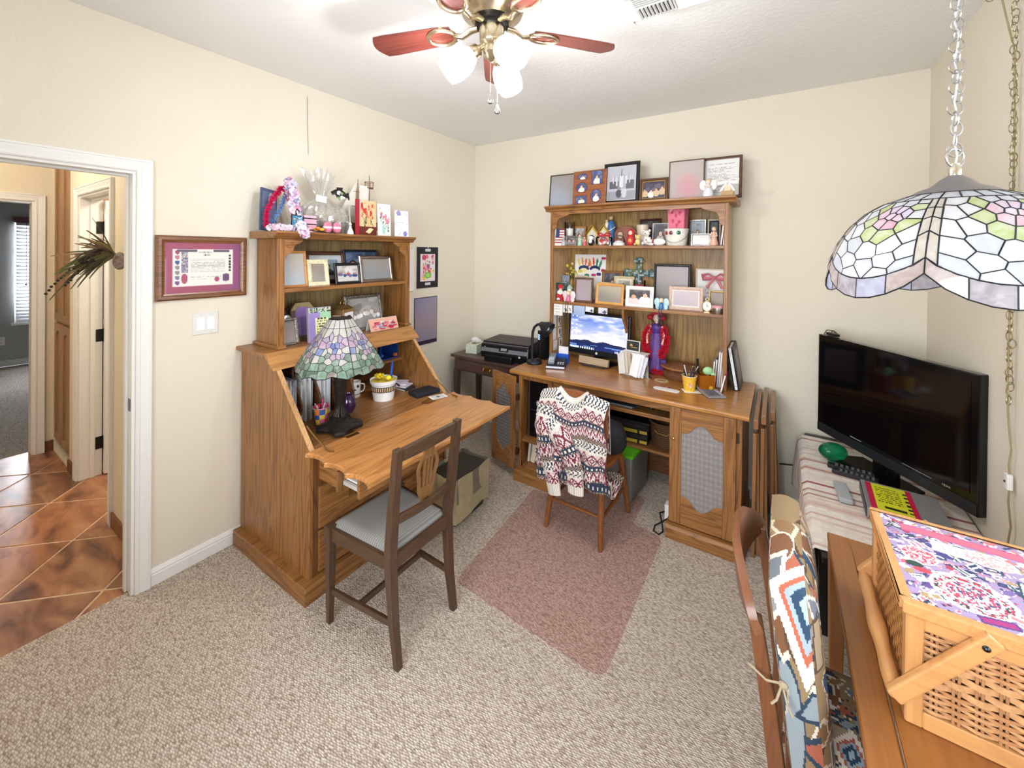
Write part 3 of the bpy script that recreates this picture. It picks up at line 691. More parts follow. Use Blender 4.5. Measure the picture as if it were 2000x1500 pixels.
# pierced lyre splat: outline strips around four slots
xs = .207
def splat():
    z0, z1 = .598, .835
    hw = lambda t: .030+.030*math.sin(PI*min(1, max(0, (t-.08)/.84)))**.8+.010*math.sin(t*PI*4)*(.5)
    N = 24; outer = [(-hw(i/N), z0+(z1-z0)*i/N) for i in range(N+1)]
    slots = [(-.030, .012), (-.010, .012), (.010, .012), (.030, .012)]
    b = B(); xb = lambda z: xs-.02+.028*(z-z0)/(z1-z0)
    # solid crown and foot
    def strip(ya, yb, za, zb, n=8):
        vs = []; fs = []
        for i in range(n+1):
            z = za+(zb-za)*i/n; t = (z-z0)/(z1-z0)
            a = ya(t); c = yb(t)
            vs += [(xb(z)-.005, a, z), (xb(z)-.005, c, z), (xb(z)+.005, c, z), (xb(z)+.005, a, z)]
        for i in range(n):
            for k in range(4): fs.append((i*4+k, i*4+(k+1) % 4, i*4+4+(k+1) % 4, i*4+4+k))
        fs += [(3,2,1,0), tuple(range(n*4, n*4+4))]; b.add(vs, fs)
    strip(lambda t: -hw(t), hw, z0, z0+.055); strip(lambda t: -hw(t), hw, z1-.055, z1)
    za, zb = z0+.055, z1-.055
    strip(lambda t: -hw(t), lambda t: -hw(t)+.014, za, zb); strip(lambda t: hw(t)-.014, hw, za, zb)
    for y in (-.018, 0, .018): strip(lambda t, y=y: y*(.8+.5*t)-.0045, lambda t, y=y: y*(.8+.5*t)+.0045, za, zb)
    return b
splat().go('splat', wood('z', '8a6238', '5c3d20', .38, 1.2, .25, .6), c1)
SEATM = None
def stripemat(c1_, c2_, sc, ax):
    m, n, L, b = nt('striped_cloth'); tc = n.new('ShaderNodeTexCoord'); w = n.new('ShaderNodeTexWave'); w.bands_direction = ax; w.inputs['Scale'].default_value = sc; w.inputs['Distortion'].default_value = .3
    L.new(tc.outputs['Object'], w.inputs['Vector']); r = n.new('ShaderNodeValToRGB'); r.color_ramp.elements[0].color = lin(c1_); r.color_ramp.elements[1].color = lin(c2_)
    L.new(w.outputs['Fac'], r.inputs['Fac']); L.new(r.outputs[0], b.inputs['Base Color']); b.inputs['Roughness'].default_value = .9; return m
def seatfn(u, v):
    x = -.205+.365*u; hw = .192-.028*u; y = -hw+2*hw*v
    e = min(1, min(u, 1-u, v, 1-v)*9); return (x, y, .425+.030*(1-(1-e)**3))
B().shell(seatfn, 20, 20, .02).go('seat_pad', stripemat('757471', '94928e', 26, 'X'), c1, smooth=True)
# ============================================================ WASTE BIN lined with a bag
wb2 = thing('waste_bin', 'square waste bin lined with a pale plastic bag behind the chair', 'bin', (.872, -1.225, 0), .02)
B().frus((-.088, .088, -.14, .14, .0), (-.105, .105, -.155, .155, .285)).go('bin', mat('3a342f', .6), wb2, bevel=.006)
def bagfn(u, v):
    p = u*4; k = int(p) % 4; t = p-int(p); hx_, hy_ = .108+.010*v, .162+.006*v
    c = [(-hx_, -hy_), (hx_, -hy_), (hx_, hy_), (-hx_, hy_), (-hx_, -hy_)]
    x = c[k][0]+(c[k+1][0]-c[k][0])*t; y = c[k][1]+(c[k+1][1]-c[k][1])*t
    w = .006*math.sin(u*40+v*3)+.004*math.sin(u*93)
    return (x*(1+w*4*(.3+.7*(1-v))), y*(1+w*3), .035+.265*v+.012*math.sin(u*17)*(1-v)+.006*math.sin(u*29)*v)
B().grid(bagfn, 96, 10).go('bag', mat('b3a582', .45, 0, .12, 14), wb2, smooth=True)
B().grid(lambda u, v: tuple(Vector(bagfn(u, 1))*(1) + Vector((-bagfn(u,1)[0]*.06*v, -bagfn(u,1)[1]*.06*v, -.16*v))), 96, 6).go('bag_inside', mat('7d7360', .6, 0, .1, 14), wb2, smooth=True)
# ============================================================ CHAIR MAT
def matpoly():
    c = [(1.232, -1.67), (2.03, -1.712), (2.03, -.752), (1.845, -.728), (1.845, -.42), (1.29, -.42), (1.29, -.75), (1.155, -.755)]
    rad = [.05, .07, .06, .03, .05, .05, .03, .03]; out = []
    n = len(c)
    for i in range(n):
        p = Vector(c[i]); a = (Vector(c[i-1])-p).normalized(); b = (Vector(c[(i+1) % n])-p).normalized(); r = rad[i]
        p0, p1 = p+a*r, p+b*r
        for k in range(7): t = k/6; out.append(tuple((p0*(1-t)**2+p*2*t*(1-t)+p1*t*t)))
    return out
def matmat():
    m = bpy.data.materials.new('mauve_vinyl'); m.use_nodes = True; n = m.node_tree.nodes; L = m.node_tree.links; n.clear()
    o = n.new('ShaderNodeOutputMaterial'); t = n.new('ShaderNodeBsdfTransparent'); t.inputs[0].default_value = lin('faf2f2')
    p = n.new('ShaderNodeBsdfPrincipled'); p.inputs['Base Color'].default_value = lin('d9b8ae'); p.inputs['Roughness'].default_value = .38
    tc = n.new('ShaderNodeTexCoord'); nz = n.new('ShaderNodeTexNoise'); nz.inputs['Scale'].default_value = 150; L.new(tc.outputs['Object'], nz.inputs['Vector'])
    bp = n.new('ShaderNodeBump'); bp.inputs['Strength'].default_value = .3; bp.inputs['Distance'].default_value = .003; L.new(nz.outputs['Fac'], bp.inputs['Height']); L.new(bp.outputs[0], p.inputs['Normal'])
    x = n.new('ShaderNodeMixShader'); x.inputs[0].default_value = .065
    L.new(t.outputs[0], x.inputs[1]); L.new(p.outputs[0], x.inputs[2]); L.new(x.outputs[0], o.inputs[0]); return m
B().prism(matpoly(), 'z', .001, .005).go('chair_mat', matmat(), label='translucent mauve vinyl chair mat lying on the carpet', cat='mat')
# ============================================================ WOODEN CHAIR with sweater (faces +y)
SW = lambda ax: wood(ax, '8a5228', '57301a', .32, 1.2, .3, .7)
c2 = thing('desk_chair', 'brown wooden spindle-legged chair pulled up to the computer desk', 'chair', (1.60, -.84, 0))
feet = {(-1,-1): (-.19, -.205), (1,-1): (.163, -.222), (1,1): (.188, .212), (-1,1): (-.165, .23)}
top = lambda s: (s[0]*.145, s[1]*.15)
def legp(s, z):
    f, t = feet[s], top(s); k = z/.425; return (f[0]+(t[0]-f[0])*k, f[1]+(t[1]-f[1])*k, z)
for s in feet: B().tube([legp(s, z) for z in (0, .05, .15, .26, .36, .425)], [.013, .016, .018, .020, .019, .016], 12).go('leg', SW('z'), c2, smooth=True)
def rung(a, b, z, z2=None):
    p, q = Vector(legp(a, z)), Vector(legp(b, z2 or z)); B().tube([p+(q-p)*t for t in (0, .2, .5, .8, 1)], [.008, .010, .012, .010, .008], 10).go('rung', SW('x'), c2, smooth=True)
for z in (.155, .27): rung((1,-1), (1,1), z, z+.02); rung((-1,-1), (-1,1), z, z+.02)
for z in (.17, .29): rung((-1,-1), (1,-1), z)
rung((-1,1), (1,1), .22)
se = [(.19*math.copysign(abs(math.cos(a))**.6, math.cos(a)), .20*math.copysign(abs(math.sin(a))**.6, math.sin(a))) for a in [2*PI*i/32 for i in range(32)]]
B().prism(se, 'z', .425, .455).go('seat', SW('y'), c2, bevel=.008)
for sx in (-1, 1): B().tube([(sx*.16, -.165, .45), (sx*.175, -.19, .62), (sx*.185, -.215, .80)], [.014, .016, .012], 10).go('back_post', SW('z'), c2, smooth=True)
for sx in (-.09, -.03, .03, .09): B().tube([(sx, -.17, .45), (sx*1.1, -.215, .83)], [.007, .006], 8).go('spindle', SW('z'), c2, smooth=True)
crest = [(-.205, .79), (-.20, .83), (-.12, .868), (0, .878), (.12, .868), (.20, .83), (.205, .79), (.10, .80), (0, .803), (-.10, .80)]
B().prism(crest, 'y', -.235, -.212).go('crest_rail', SW('x'), c2, bevel=.005)
B().lathe([(.085, 0), (.10, .03), (.098, .09), (.08, .14), (.05, .16), (0, .165)], 20, (.115, .06, .458)).go('cap', mat('1d1d22', .8), None, smooth=True, label='soft black cap lying on the seat of the wooden chair', cat='cap', loc=(1.60, -.84, 0))
# ---- fair-isle sweater draped over the back
CR, MA, NV, TN, PK = 'e2d8cd', '6f1c36', '1f2a42', 'a58a6c', 'cf9aa6'
def knit(u, v):
    """u across 0..1 (stitches), v down in metres"""
    s = int(u*110); r = int(v/.0052); row = r % 46; c = CR
    if row < 9:      # navy lattice of small diamonds on cream
        c = NV if ((s+row) % 5 in (0, 1) if row % 3 != 1 else (s % 5 in (2, 3))) else CR
    elif row < 12: c = CR
    elif row < 24:   # maroon snow-flakes on pink-cream
        k = s % 12; q = abs(row-18); d = abs(k-6)
        c = MA if (d+q in (2, 3, 6, 7) or (d == 0 and q > 3) or (q == 0 and d > 3)) else (PK if (s+row) % 3 == 0 else CR)
    elif row < 31:   # dark band with pale dots
        c = NV if not (row in (27, 28) and s % 5 < 2) else CR
        if row in (24, 30): c = TN if s % 2 else NV
    elif row < 42:
        k = s % 8; q = row-31; d = abs(k-4)
        c = MA if d in ((q//2) % 4, (q//2+1) % 4) else (NV if (q in (0, 1, 9, 10) and s % 2) else (PK if (s+q) % 4 == 0 else CR))
    else: c = TN if (s+row) % 2 == 0 else NV
    n = hsh(s, r, 3); return mixc(c, '000000' if n < .5 else 'ffffff', abs(n-.5)*.16)
KN = mat('efe7dd', .95, 0, 0)
def knitmat():
    m = printmat(.95, 'knit_wool').copy(); m.name = 'knit_wool'; n = m.node_tree.nodes; L = m.node_tree.links; b = n['Principled BSDF']
    tc = n.new('ShaderNodeTexCoord'); w = n.new('ShaderNodeTexNoise'); w.inputs['Scale'].default_value = 190; L.new(tc.outputs['Object'], w.inputs['Vector'])
    bp = n.new('ShaderNodeBump'); bp.inputs['Strength'].default_value = .5; bp.inputs['Distance'].default_value = .004; L.new(w.outputs['Fac'], bp.inputs['Height']); L.new(bp.outputs[0], b.inputs['Normal'])
    b.inputs['Sheen Weight'].default_value = .2; return m
KNIT = knitmat()
sw = thing('sweater', 'cream and maroon patterned knit sweater draped over the wooden chair back', 'sweater', (1.60, -.84, .42))
def hwid(v): return .205+.012*math.sin(v*9)+(.012*min(1, v/.3))
def body(u, v):       # hangs in front (camera side) of the chair back; v 0 top .. 1 hem
    d = v*.46; t = 2*u-1; x = t*(.205+.015*v+.008*math.sin(v*11+t*2)); z = .455-d
    y = -.262-.012*math.cos(t*PI*.5)-.018*math.sin(v*PI)-.010*math.sin(t*7+v*5)*v-.012*math.sin(t*13)*v
    # neckline dip, shoulders roll over the crest rail
    dip = max(0, 1-(t/.42)**2)*.075
    z -= (dip*(1-v)**3 if v < .6 else 0) + .035*abs(t)**2.5*(1-v)
    if v > .80: z -= 0; y -= .02*(v-.8)*5
    return (x, y + (.03*(1-v/.05) if v < .05 else 0), z)
B().shell(body, 110, 88, .008, lambda u, v: knit(u, v*.46)).go('front', KNIT, sw, smooth=True)
def rib(u, v): return mixc('ebe4da', 'b9afa5', .75*(int(u*60) % 2))
def collar(u, v):
    t = (2*u-1)*.46; p = Vector(body((t+1)/2, 0)); a = v*PI*1.3
    return (p.x, p.y-.006-.013*math.sin(a), p.z+.004+(.026*v-.010*math.cos(a))*(1-abs(2*u-1)**6))
B().shell(collar, 60, 6, .006, rib).go('collar', KNIT, sw, smooth=True)
def back(u, v):
    t = 2*u-1; x = t*.20; z = .445-.30*v-.03*abs(t)**2.5; return (x, -.205+.03*v+.008*math.sin(t*8), z-.05*max(0, 1-(t/.42)**2)*(1-v))
B().shell(back, 50, 20, .007, lambda u, v: knit(u*.8, v*.30)).go('back', KNIT, sw, smooth=True)
def sleeve(path, r0, r1, seed, nm, cuffc=True):
    n = 36; P = [Vector(p) for p in path]
    def pt(t):
        k = t*(len(P)-1); i = min(int(k), len(P)-2); f = k-i
        p0, p1, p2, p3 = P[max(i-1, 0)], P[i], P[i+1], P[min(i+2, len(P)-1)]
        return .5*((2*p1)+(p2-p0)*f+(2*p0-5*p1+4*p2-p3)*f*f+(3*p1-3*p2+p3-p0)*f**3)
    def fn(u, v):
        a = u*2*PI; c = pt(v); t = (pt(min(1, v+.02))-pt(max(0, v-.02))).normalized(); x = Vector((0,1,0)); s = t.cross(x).normalized(); y = s.cross(t)
        r = r0+(r1-r0)*v+.006*math.sin(v*30+seed)*(1-v)
        return tuple(c+s*(r*math.cos(a))+y*(r*.42*math.sin(a)))
    def col(u, v): return rib(u*.7, v) if v > .84 else knit(u*.55+seed*.1, v*.42)
    return B().grid(fn, 48, 70, col).go(nm, KNIT, sw, smooth=True)
sleeve([(-.155, -.28, .36), (-.16, -.30, .22), (-.135, -.305, .08), (-.105, -.30, -.03), (-.085, -.295, -.145)], .058, .040, 1, 'sleeve')
sleeve([(-.14, -.29, .26), (-.02, -.315, .18), (.04, -.325, .08), (.052, -.32, 0), (.055, -.315, -.085)], .062, .046, 2, 'sleeve')
def hemr(u, v):
    t = 2*u-1; a = .0; return (t*.225+.02, -.275+.02*math.sin(t*9)+.30*max(0, v-.35)*(1 if t > .35 else .25), .03-.10*math.sin(min(1, v*1.6)*PI/2)-.025*t*t+.10*max(0, v-.5)*(t > .5))
B().shell(hemr, 90, 22, .007, lambda u, v: knit(u, .12+v*.12)).go('hem', KNIT, sw, smooth=True)
# ============================================================ CEILING FAN
FX, FY = 1.643, -1.963
fan = thing('ceiling_fan', 'five-blade ceiling fan with cherry blades and three lit white glass shades', 'ceiling fan', (FX, FY, RH))
AN = mat('cdbfa3', .28, 1, .03)
B().lathe([(.075, 0), (.08, -.03), (.075, -.05)], 32).lathe([(.11, -.045), (.125, -.07), (.13, -.12), (.115, -.155), (.085, -.17), (.08, -.175)], 36).go('motor_housing', AN, fan, smooth=True)
B().lathe([(.065, -.172), (.066, -.19), (.05, -.197)], 28).go('vent_ring', BLACK, fan, smooth=True)
B().lathe([(.046, -.193), (.048, -.20), (.048, -.255), (.044, -.262), (.03, -.275), (.034, -.30), (.02, -.315), (.008, -.33), (0, -.332)], 28).go('switch_cup', AN, fan, smooth=True)
CH = wood('x', '74382f', '471d18', .35, 1, .3, .8)
def bladepoly():
    a = [(.165, -.042), (.22, -.052), (.46, -.062), (.505, -.060)]; tip = [(.505+.028*math.sin(t*PI/8)*1.0, -.060+.12*t/8) for t in range(1, 8)]
    return a+tip+[(.505, .060), (.46, .062), (.22, .052), (.165, .042)]
bl0 = None
for k in range(5):
    a = math.radians(51+72*k); M = tr(0, 0, -.20) @ rotm(0, 0, a)
    Mb = M @ rotm(math.radians(10), 0, 0)
    if k == 0:
        bl0 = B().prism(bladepoly(), 'z', -.003, .003).go('blade', CH, fan, bevel=.001, seg=1)
        ring = [(.215+.058*math.cos(t*2*PI/36), .042*math.sin(t*2*PI/36), -.007) for t in range(36)]
        br0 = B().tube(ring, .0085, 8, True).tube([(.06, 0, .005), (.09, 0, .002), (.125, 0, -.018), (.158, 0, -.008)], [.010, .011, .010, .009], 8, flat=1.4).tube([(.215, .042, -.004), (.20, .05, 0), (.155, .0, -.006)], .004, 6).go('blade_iron', AN, fan, smooth=True)
        bl0.matrix_basis = Mb; br0.matrix_basis = Mb
    else: dup(bl0, fan, Mb); dup(br0, fan, Mb)
def opal():
    m = bpy.data.materials.new('opal_glass'); m.use_nodes = True; n = m.node_tree.nodes; L = m.node_tree.links; n.clear()
    o = n.new('ShaderNodeOutputMaterial'); d = n.new('ShaderNodeBsdfDiffuse'); d.inputs[0].default_value = (.9, .9, .9, 1)
    t = n.new('ShaderNodeBsdfTranslucent'); t.inputs[0].default_value = (.95, .95, .97, 1); g = n.new('ShaderNodeBsdfGlossy'); g.inputs['Roughness'].default_value = .15
    e = n.new('ShaderNodeEmission'); e.inputs[0].default_value = (.93, .96, 1, 1); e.inputs[1].default_value = .15
    x = n.new('ShaderNodeMixShader'); x.inputs[0].default_value = .6; L.new(d.outputs[0], x.inputs[1]); L.new(t.outputs[0], x.inputs[2])
    y = n.new('ShaderNodeMixShader'); y.inputs[0].default_value = .06; L.new(x.outputs[0], y.inputs[1]); L.new(g.outputs[0], y.inputs[2])
    s = n.new('ShaderNodeAddShader'); L.new(y.outputs[0], s.inputs[0]); L.new(e.outputs[0], s.inputs[1]); L.new(s.outputs[0], o.inputs[0]); return m
OPAL = opal(); BULB = mat('ffffff', .4, emit=2.5, noise=0)
for k, adeg in enumerate((216.5, 336.5, 96.5)):
    a = math.radians(adeg); M = tr(.030*math.cos(a), .030*math.sin(a), -.268) @ rotm(0, 0, a) @ rotm(0, math.radians(128), 0)
    # local +z points outward-down along the shade axis
    arm = B().at(M).lathe([(.010, -.01), (.012, .02), (.026, .03), (.030, .05), (.029, .06)], 20).go('lamp_arm', AN, fan, smooth=True)
    B().at(M).lathe([(.024, .05), (.034, .062), (.048, .085), (.056, .115), (.058, .145), (.053, .172), (.048, .185), (.046, .184), (.051, .17), (.055, .145), (.053, .116), (.045, .087), (.032, .066), (.024, .055)], 28, cap=False).go('glass_shade', OPAL, arm, smooth=True)
    B().at(M).lathe([(.012, .06), (.014, .08), (.027, .11), (.028, .125), (.02, .145), (0, .152)], 18).go('bulb', BULB, arm, smooth=True)
    p = tr(FX, FY, RH) @ M @ Vector((0, 0, .225)); point('fan_bulb', p, 11, (.98, .98, 1), .035)
for (dx, dy, L_, fob) in ((-.012, .01, .165, 1), (.02, .012, .21, 2)):
    c = B()
    for i in range(int(L_/.006)): c.ball((dx, dy, -.285-i*.006), .0022, 6, 4)
    ch = c.go('pull_chain', NICKEL, fan)
    z = -.285-L_; B().lathe([(0, 0), (.004, -.002), (.005, -.012), (.011, -.024), (.012, -.03), (.008, -.038), (0, -.04)], 14, (dx, dy, z)).go('chain_fob', mat('8f8a84', .3, .9), ch, smooth=True)
# ============================================================ CEILING VENT
vt = thing('ceiling_vent', 'white slatted air register set in the ceiling', 'vent', (2.20, -1.46, RH))
B().box(-.185, .185, -.125, -.09, -.008, 0).box(-.185, .185, .09, .125, -.008, 0).box(-.185, -.15, -.09, .09, -.008, 0).box(.15, .185, -.09, .09, -.008, 0).box(-.15, .15, -.006, .004, -.009, 0).box(-.004, .004, -.09, .09, -.009, 0).go('frame', TRIM, vt, bevel=.002, seg=1)
box('duct', mat('55585c', .8), (-.15, .15, -.09, .09, -.0012, -.0002), vt)
v0 = B().box(-.0016, .0016, -.041, .041, -.011, .0).go('slat', TRIM, vt); v0.matrix_basis = tr(-.142, .047, -.002) @ rotm(0, .5, 0)
for k in range(1, 9): dup(v0, vt, tr(-.142+k*.0165, .047, -.002) @ rotm(0, .5, 0))
for k in range(9): dup(v0, vt, tr(.008+k*.0165, -.048, -.002) @ rotm(0, .5, 0))
v1 = B().box(-.07, .07, -.0016, .0016, -.011, 0).go('slat', TRIM, vt); v1.matrix_basis = tr(.078, .012, -.002) @ rotm(.5)
for k in range(1, 6): dup(v1, vt, tr(.078, .012+k*.0145, -.002) @ rotm(.5))
for k in range(6): dup(v1, vt, tr(-.078, -.082+k*.0145, -.002) @ rotm(-.5))
# ============================================================ TELEVISION and its stand
TL, TR_ = Vector((2.787, -.165)), Vector((3.262, -.842))
tc_ = (TL+TR_)/2; tw = (TR_-TL).length; ta = math.atan2(TR_.y-TL.y, TR_.x-TL.x)
GLOSS = mat('0b0b0d', .12, 0, 0); SCREEN = mat('08070a', .08, 0, 0, spec=.6)
tv = thing('television', 'large flat-screen television switched off, angled across the corner', 'television', (tc_.x, tc_.y, .545), ta)
zb, zt = .075, .652
tw2 = tw/2
B().box(-tw2, tw2, 0, .045, zb, zt).go('cabinet', GLOSS, tv, bevel=.006)
B().box(-tw2+.03, tw2-.03, -.002, .0, zb+.085, zt-.035).go('screen', SCREEN, tv)
B().box(-tw2+.004, tw2-.004, -.0035, -.0005, zb+.004, zb+.052).go('speaker_bar', mat('2a2b2f', .3, .2), tv, bevel=.001, seg=1)
B().box(-.11, .11, -.005, -.0036, zb+.058, zb+.074).go('light_bar', mat('16161a', .15), tv)
text('logo_text', 'HDMI', .013, mat('a9a9ad', .4), tv, tr(.30, -.0045, zb+.066) @ rotm(PI/2), .0003)
B().box(-.18, -.02, -.0045, -.0036, zb+.062, zb+.067).box(.10, .24, -.0045, -.0036, zb+.064, zb+.067).go('badge_print', mat('8a8a90', .4), tv)
B().box(-.06, .06, .01, .04, .012, zb+.02).go('neck', GLOSS, tv, bevel=.004)
B().prism([(-.22, -.09), (.14, -.09), (.16, -.06), (.13, .09), (-.20, .09), (-.24, -.06)], 'z', .002, .014).go('base', GLOSS, tv, bevel=.003)
wc = thing('ir_sensor', 'small black sensor with looped cable on top of the television', 'sensor', (2.83, -.175, 1.199), ta)
B().box(.0, .075, -.012, .012, 0, .016).go('body', BLACK, wc, bevel=.004)
B().tube([(.06, .01, .014), (.03, .014, .028), (-.02, .012, .024), (-.055, .014, -.02), (-.065, .03, -.09), (-.06, .05, -.13), (-.045, .05, -.08), (-.03, .045, .0), (.0, .025, .02), (.05, .012, .018)], .0025, 6).go('cable', BLACK, wc, smooth=True)
ts = thing('tv_stand', 'black low television stand under the striped cloth', 'stand', (2.98, -.62, 0))
B().box(-.25, .30, -.70, .58, .515, .54).go('top', BLACK, ts, bevel=.004)
for x in (-.215, .27):
    for y in (-.35, .55): B().box(x-.02, x+.02, y-.02, y+.02, 0, .515).go('leg', BLACK, ts, bevel=.006)
box('shelf', BLACK, (-.23, .28, -.35, .56, .16, .18), ts)
# striped woven runner over the stand, hanging down its open side
ROWC = ['efe6dc', 'efe6dc', 'f3ece4', 'd9b9ae', 'efe4da', 'b98f86', 'f1e9e0', 'efe6dc', 'e3cfc4', 'efe6dc']
def runcol(u, v):
    k = int(v*70); n = hsh(k, 1, 9); base = ROWC[int(n*10)]
    if abs(v-.50) < .006 or abs(v-.535) < .003: base = '9c5a5e'
    return mixc(base, '8d7a70', .14*hsh(int(u*40), k, 5))
def runner(u, v):
    # u from the wall side (0) over the top, then down (1); v along y from far to near
    y = -.10-1.18*v; over = .577
    d = u*.90; edge = .02*math.sin(v*9)
    if d < over: x = 3.282-d; z = .544+.0015*math.sin(v*40)
    else:
        h = d-over; x = 3.282-over-.012-.01*math.sin(h*9)-.018*math.sin(v*13)*h*3-.02*math.sin(v*5+1)*h*2; z = .544-h*(.75+.25*math.sin(v*6.5+2.2))-.012*(1 if h > 0 else 0)
    return (x, y, z)
B().shell(runner, 60, 70, .003, runcol).go('table_runner', printmat(.95), smooth=True, label='cream striped woven runner draped over the television stand', cat='cloth')
rn = .0
EGL = glass('2fbf8a', .03, 1.4)
gf = thing('glass_ornament', 'green glass egg-shaped ornament on the striped runner', 'ornament', (2.842, -.40, .547), .35)
B().ball((0, 0, .048), (.068, .048, .046), 24, 16).go('body', mat('1f9a6a', .06, trans=.75, ior=1.35, noise=.05), gf, smooth=True)
B().lathe([(.026, 0), (.022, .006), (.016, .012)], 16).go('foot', mat('1f8a60', .1, trans=.5, noise=0), gf, smooth=True)
def remote(label, loc, rz, c, w=.045, l=.17, h=.018, keys=True):
    r = thing('remote_control', label, 'remote', loc, rz)
    B().box(-w/2, w/2, -l/2, l/2, 0, h).go('body', mat(c, .45, 0, .02), r, bevel=.006, seg=3)
    if keys:
        b = B()
        for i in range(3):
            for j in range(7): b.box(-w*.34+i*w*.27, -w*.34+i*w*.27+w*.16, -l*.42+j*l*.115, -l*.42+j*l*.115+l*.06, h, h+.0015)
        b.go('keypad', mat('6a6c72', .5), r)
    return r
remote('slim black remote control nearest the television base', (2.905, -.505, .549), 1.45, '1a1a1d', .042, .19)
remote('black remote control lying in front of another black remote', (2.915, -.562, .549), 1.42, '242429', .045, .18)
remote('plain pale grey remote control on the striped runner', (2.845, -.785, .549), .05, 'aeb3b8', .05, .17, .022, False)
# cable box with warning sticker
cb = thing('cable_box', 'flat silver disc player box with yellow and red sticker on top', 'player', (3.045, -.82, .548), -.04)
B().box(-.13, .13, -.135, .135, .006, .05).go('case', mat('a3a4a6', .4, .4, .03), cb, bevel=.003)
B().box(-.1335, -.13, -.13, .13, .008, .046).go('front_panel', mat('3c3d40', .35), cb)
for x in (-.11, .11):
    for y in (-.11, .11): B().box(x-.01, x+.01, y-.01, y+.01, 0, .006).go('foot', BLACK, cb)
def stick(u, v):
    if u < .14 or u > .88: return 'c81e4a'
    if u > .80 and int(v*14) % 2 and .1 < v < .9: return '2a2a20'
    if .08 < v < .16 and .3 < u < .75: return '2a2a20'
    if .3 < v < .92 and .2 < u < .72 and int(v*26) % 2 == 0 and hsh(int(u*40), int(v*26)) > .25: return '6f7420'
    return 'dfe22c'
B().grid(lambda u, v: (-.115+.155*u, -.12+.24*v, .0506), 60, 60, stick).go('sticker', printmat(.45), cb)
for i in range(7): box('vent_slot', BLACK, (-.115+.035*i, -.093+.035*i, -.1357, -.1348, .030, .034), cb)
# ============================================================ FOREGROUND TABLE
TW = lambda ax: wood(ax, '98612f', '784724', .35, .8, .3, .5)
tb = thing('sewing_table', 'wooden sewing table with hinged lid seam by the right wall', 'table', (2.99, -1.95, 0))
tx, ty = -2.99, 1.95
B().box(2.735+tx, 2.794+tx, -2.47+ty, -1.43+ty, .678, .70).box(2.794+tx, 3.25+tx, -1.588+ty, -1.43+ty, .678, .70).go('table_top', TW('y'), tb, bevel=.003, seg=1)
B().box(2.797+tx, 3.25+tx, -2.47+ty, -1.591+ty, .678, .699).go('machine_lid', TW('y'), tb, bevel=.002, seg=1)
B().cyl((2.7955+tx, -2.40+ty, .6995), (2.7955+tx, -1.9+ty, .6995), .0016, n=6).go('lid_hinge', STEEL, tb)
B().box(2.79+tx, 2.805+tx, -2.42+ty, -1.47+ty, .56, .678).box(2.805+tx, 3.23+tx, -1.485+ty, -1.47+ty, .56, .678).go('apron', TW('x'), tb, bevel=.002, seg=1)
for x, y in ((2.76, -1.465), (2.76, -2.43), (3.225, -1.465), (3.225, -2.43)):
    B().frus((x+tx-.016, x+tx+.016, y+ty-.016, y+ty+.016, 0), (x+tx-.024, x+tx+.024, y+ty-.024, y+ty+.024, .678)).go('leg', TW('z'), tb, bevel=.003, seg=1)
B().cyl((2.788+tx, -1.74+ty, .615), (2.786+tx, -1.74+ty, .615), .035, n=24).go('knee_lever', mat('2a2624', .4, .3), tb, smooth=True)
# ============================================================ SEWING BASKET
bk = thing('sewing_basket', 'woven wooden sewing basket with printed fabric lid and swing handle', 'basket', (2.985, -1.89, .70))
PN = lambda ax: wood(ax, 'd09a62', 'b07844', .38, 1, .25, .5)
hxb, hyb, hb = .172, .185, .226
for sx in (-1, 1):
    for sy in (-1, 1): B().box(*sorted((sx*hxb, sx*(hxb-.028))), *sorted((sy*hyb, sy*(hyb-.028))), .0, hb).go('corner_post', PN('z'), bk, bevel=.003, seg=1)
for sy in (-1, 1):
    for z0, z1 in ((0, .034), (hb-.024, hb)): B().box(-hxb+.028, hxb-.028, *sorted((sy*(hyb-.001), sy*(hyb-.018))), z0, z1).go('rail', PN('x'), bk, bevel=.002, seg=1)
for sx in (-1, 1):
    for z0, z1 in ((0, .034), (hb-.024, hb)): B().box(*sorted((sx*(hxb-.001), sx*(hxb-.018))), -hyb+.028, hyb-.028, z0, z1).go('rail', PN('y'), bk, bevel=.002, seg=1)
box('bottom', PN('x'), (-hxb+.02, hxb-.02, -hyb+.02, hyb-.02, .004, .012), bk)
box('lining', mat('9a7048', .8), (-hxb+.024, hxb-.024, -hyb+.024, hyb-.024, .012, hb-.01), bk)
RD_ = mat('c8986a', .5, 0, .22, 60); RD2 = mat('b9855a', .5, 0, .22, 60); STK = mat('a97a52', .5, 0, .2, 60)
# woven front: stakes in pairs, thin reeds over/under, four broad splints
nst = 9; sxp = [-.128+.032*i for i in range(nst)]
s0 = B().box(-.0022, .0022, -.0015, .0015, .034, hb-.024).go('stake', STK, bk); s0.matrix_basis = tr(sxp[0]-.004, -hyb+.008, 0); first = True
for x in sxp:
    for d in (-.004, .004):
        if first: first = False; continue
        dup(s0, bk, tr(x+d, -hyb+.008, 0))
def reed(h, amp, ph, m, nm):
    n = 48; vs = []; fs = []
    for i in range(n+1):
        x = -.144+.288*i/n; y = -hyb+.008-amp*math.sin((x-sxp[0])/.032*PI+ph*PI+PI/2)
        vs += [(x, y-.0012, -h/2), (x, y+.0012, -h/2), (x, y+.0012, h/2), (x, y-.0012, h/2)]
    for i in range(n):
        for k in range(4): fs.append((i*4+k, i*4+(k+1) % 4, i*4+4+(k+1) % 4, i*4+4+k))
    return B().add(vs, fs).go(nm, m, bk, smooth=False)
ra, rb = reed(.0058, .0036, 0, RD_, 'reed'), reed(.0058, .0036, 1, RD2, 'reed')
za = [.040+.0068*i for i in range(8)]+[.152+.0068*i for i in range(8)]
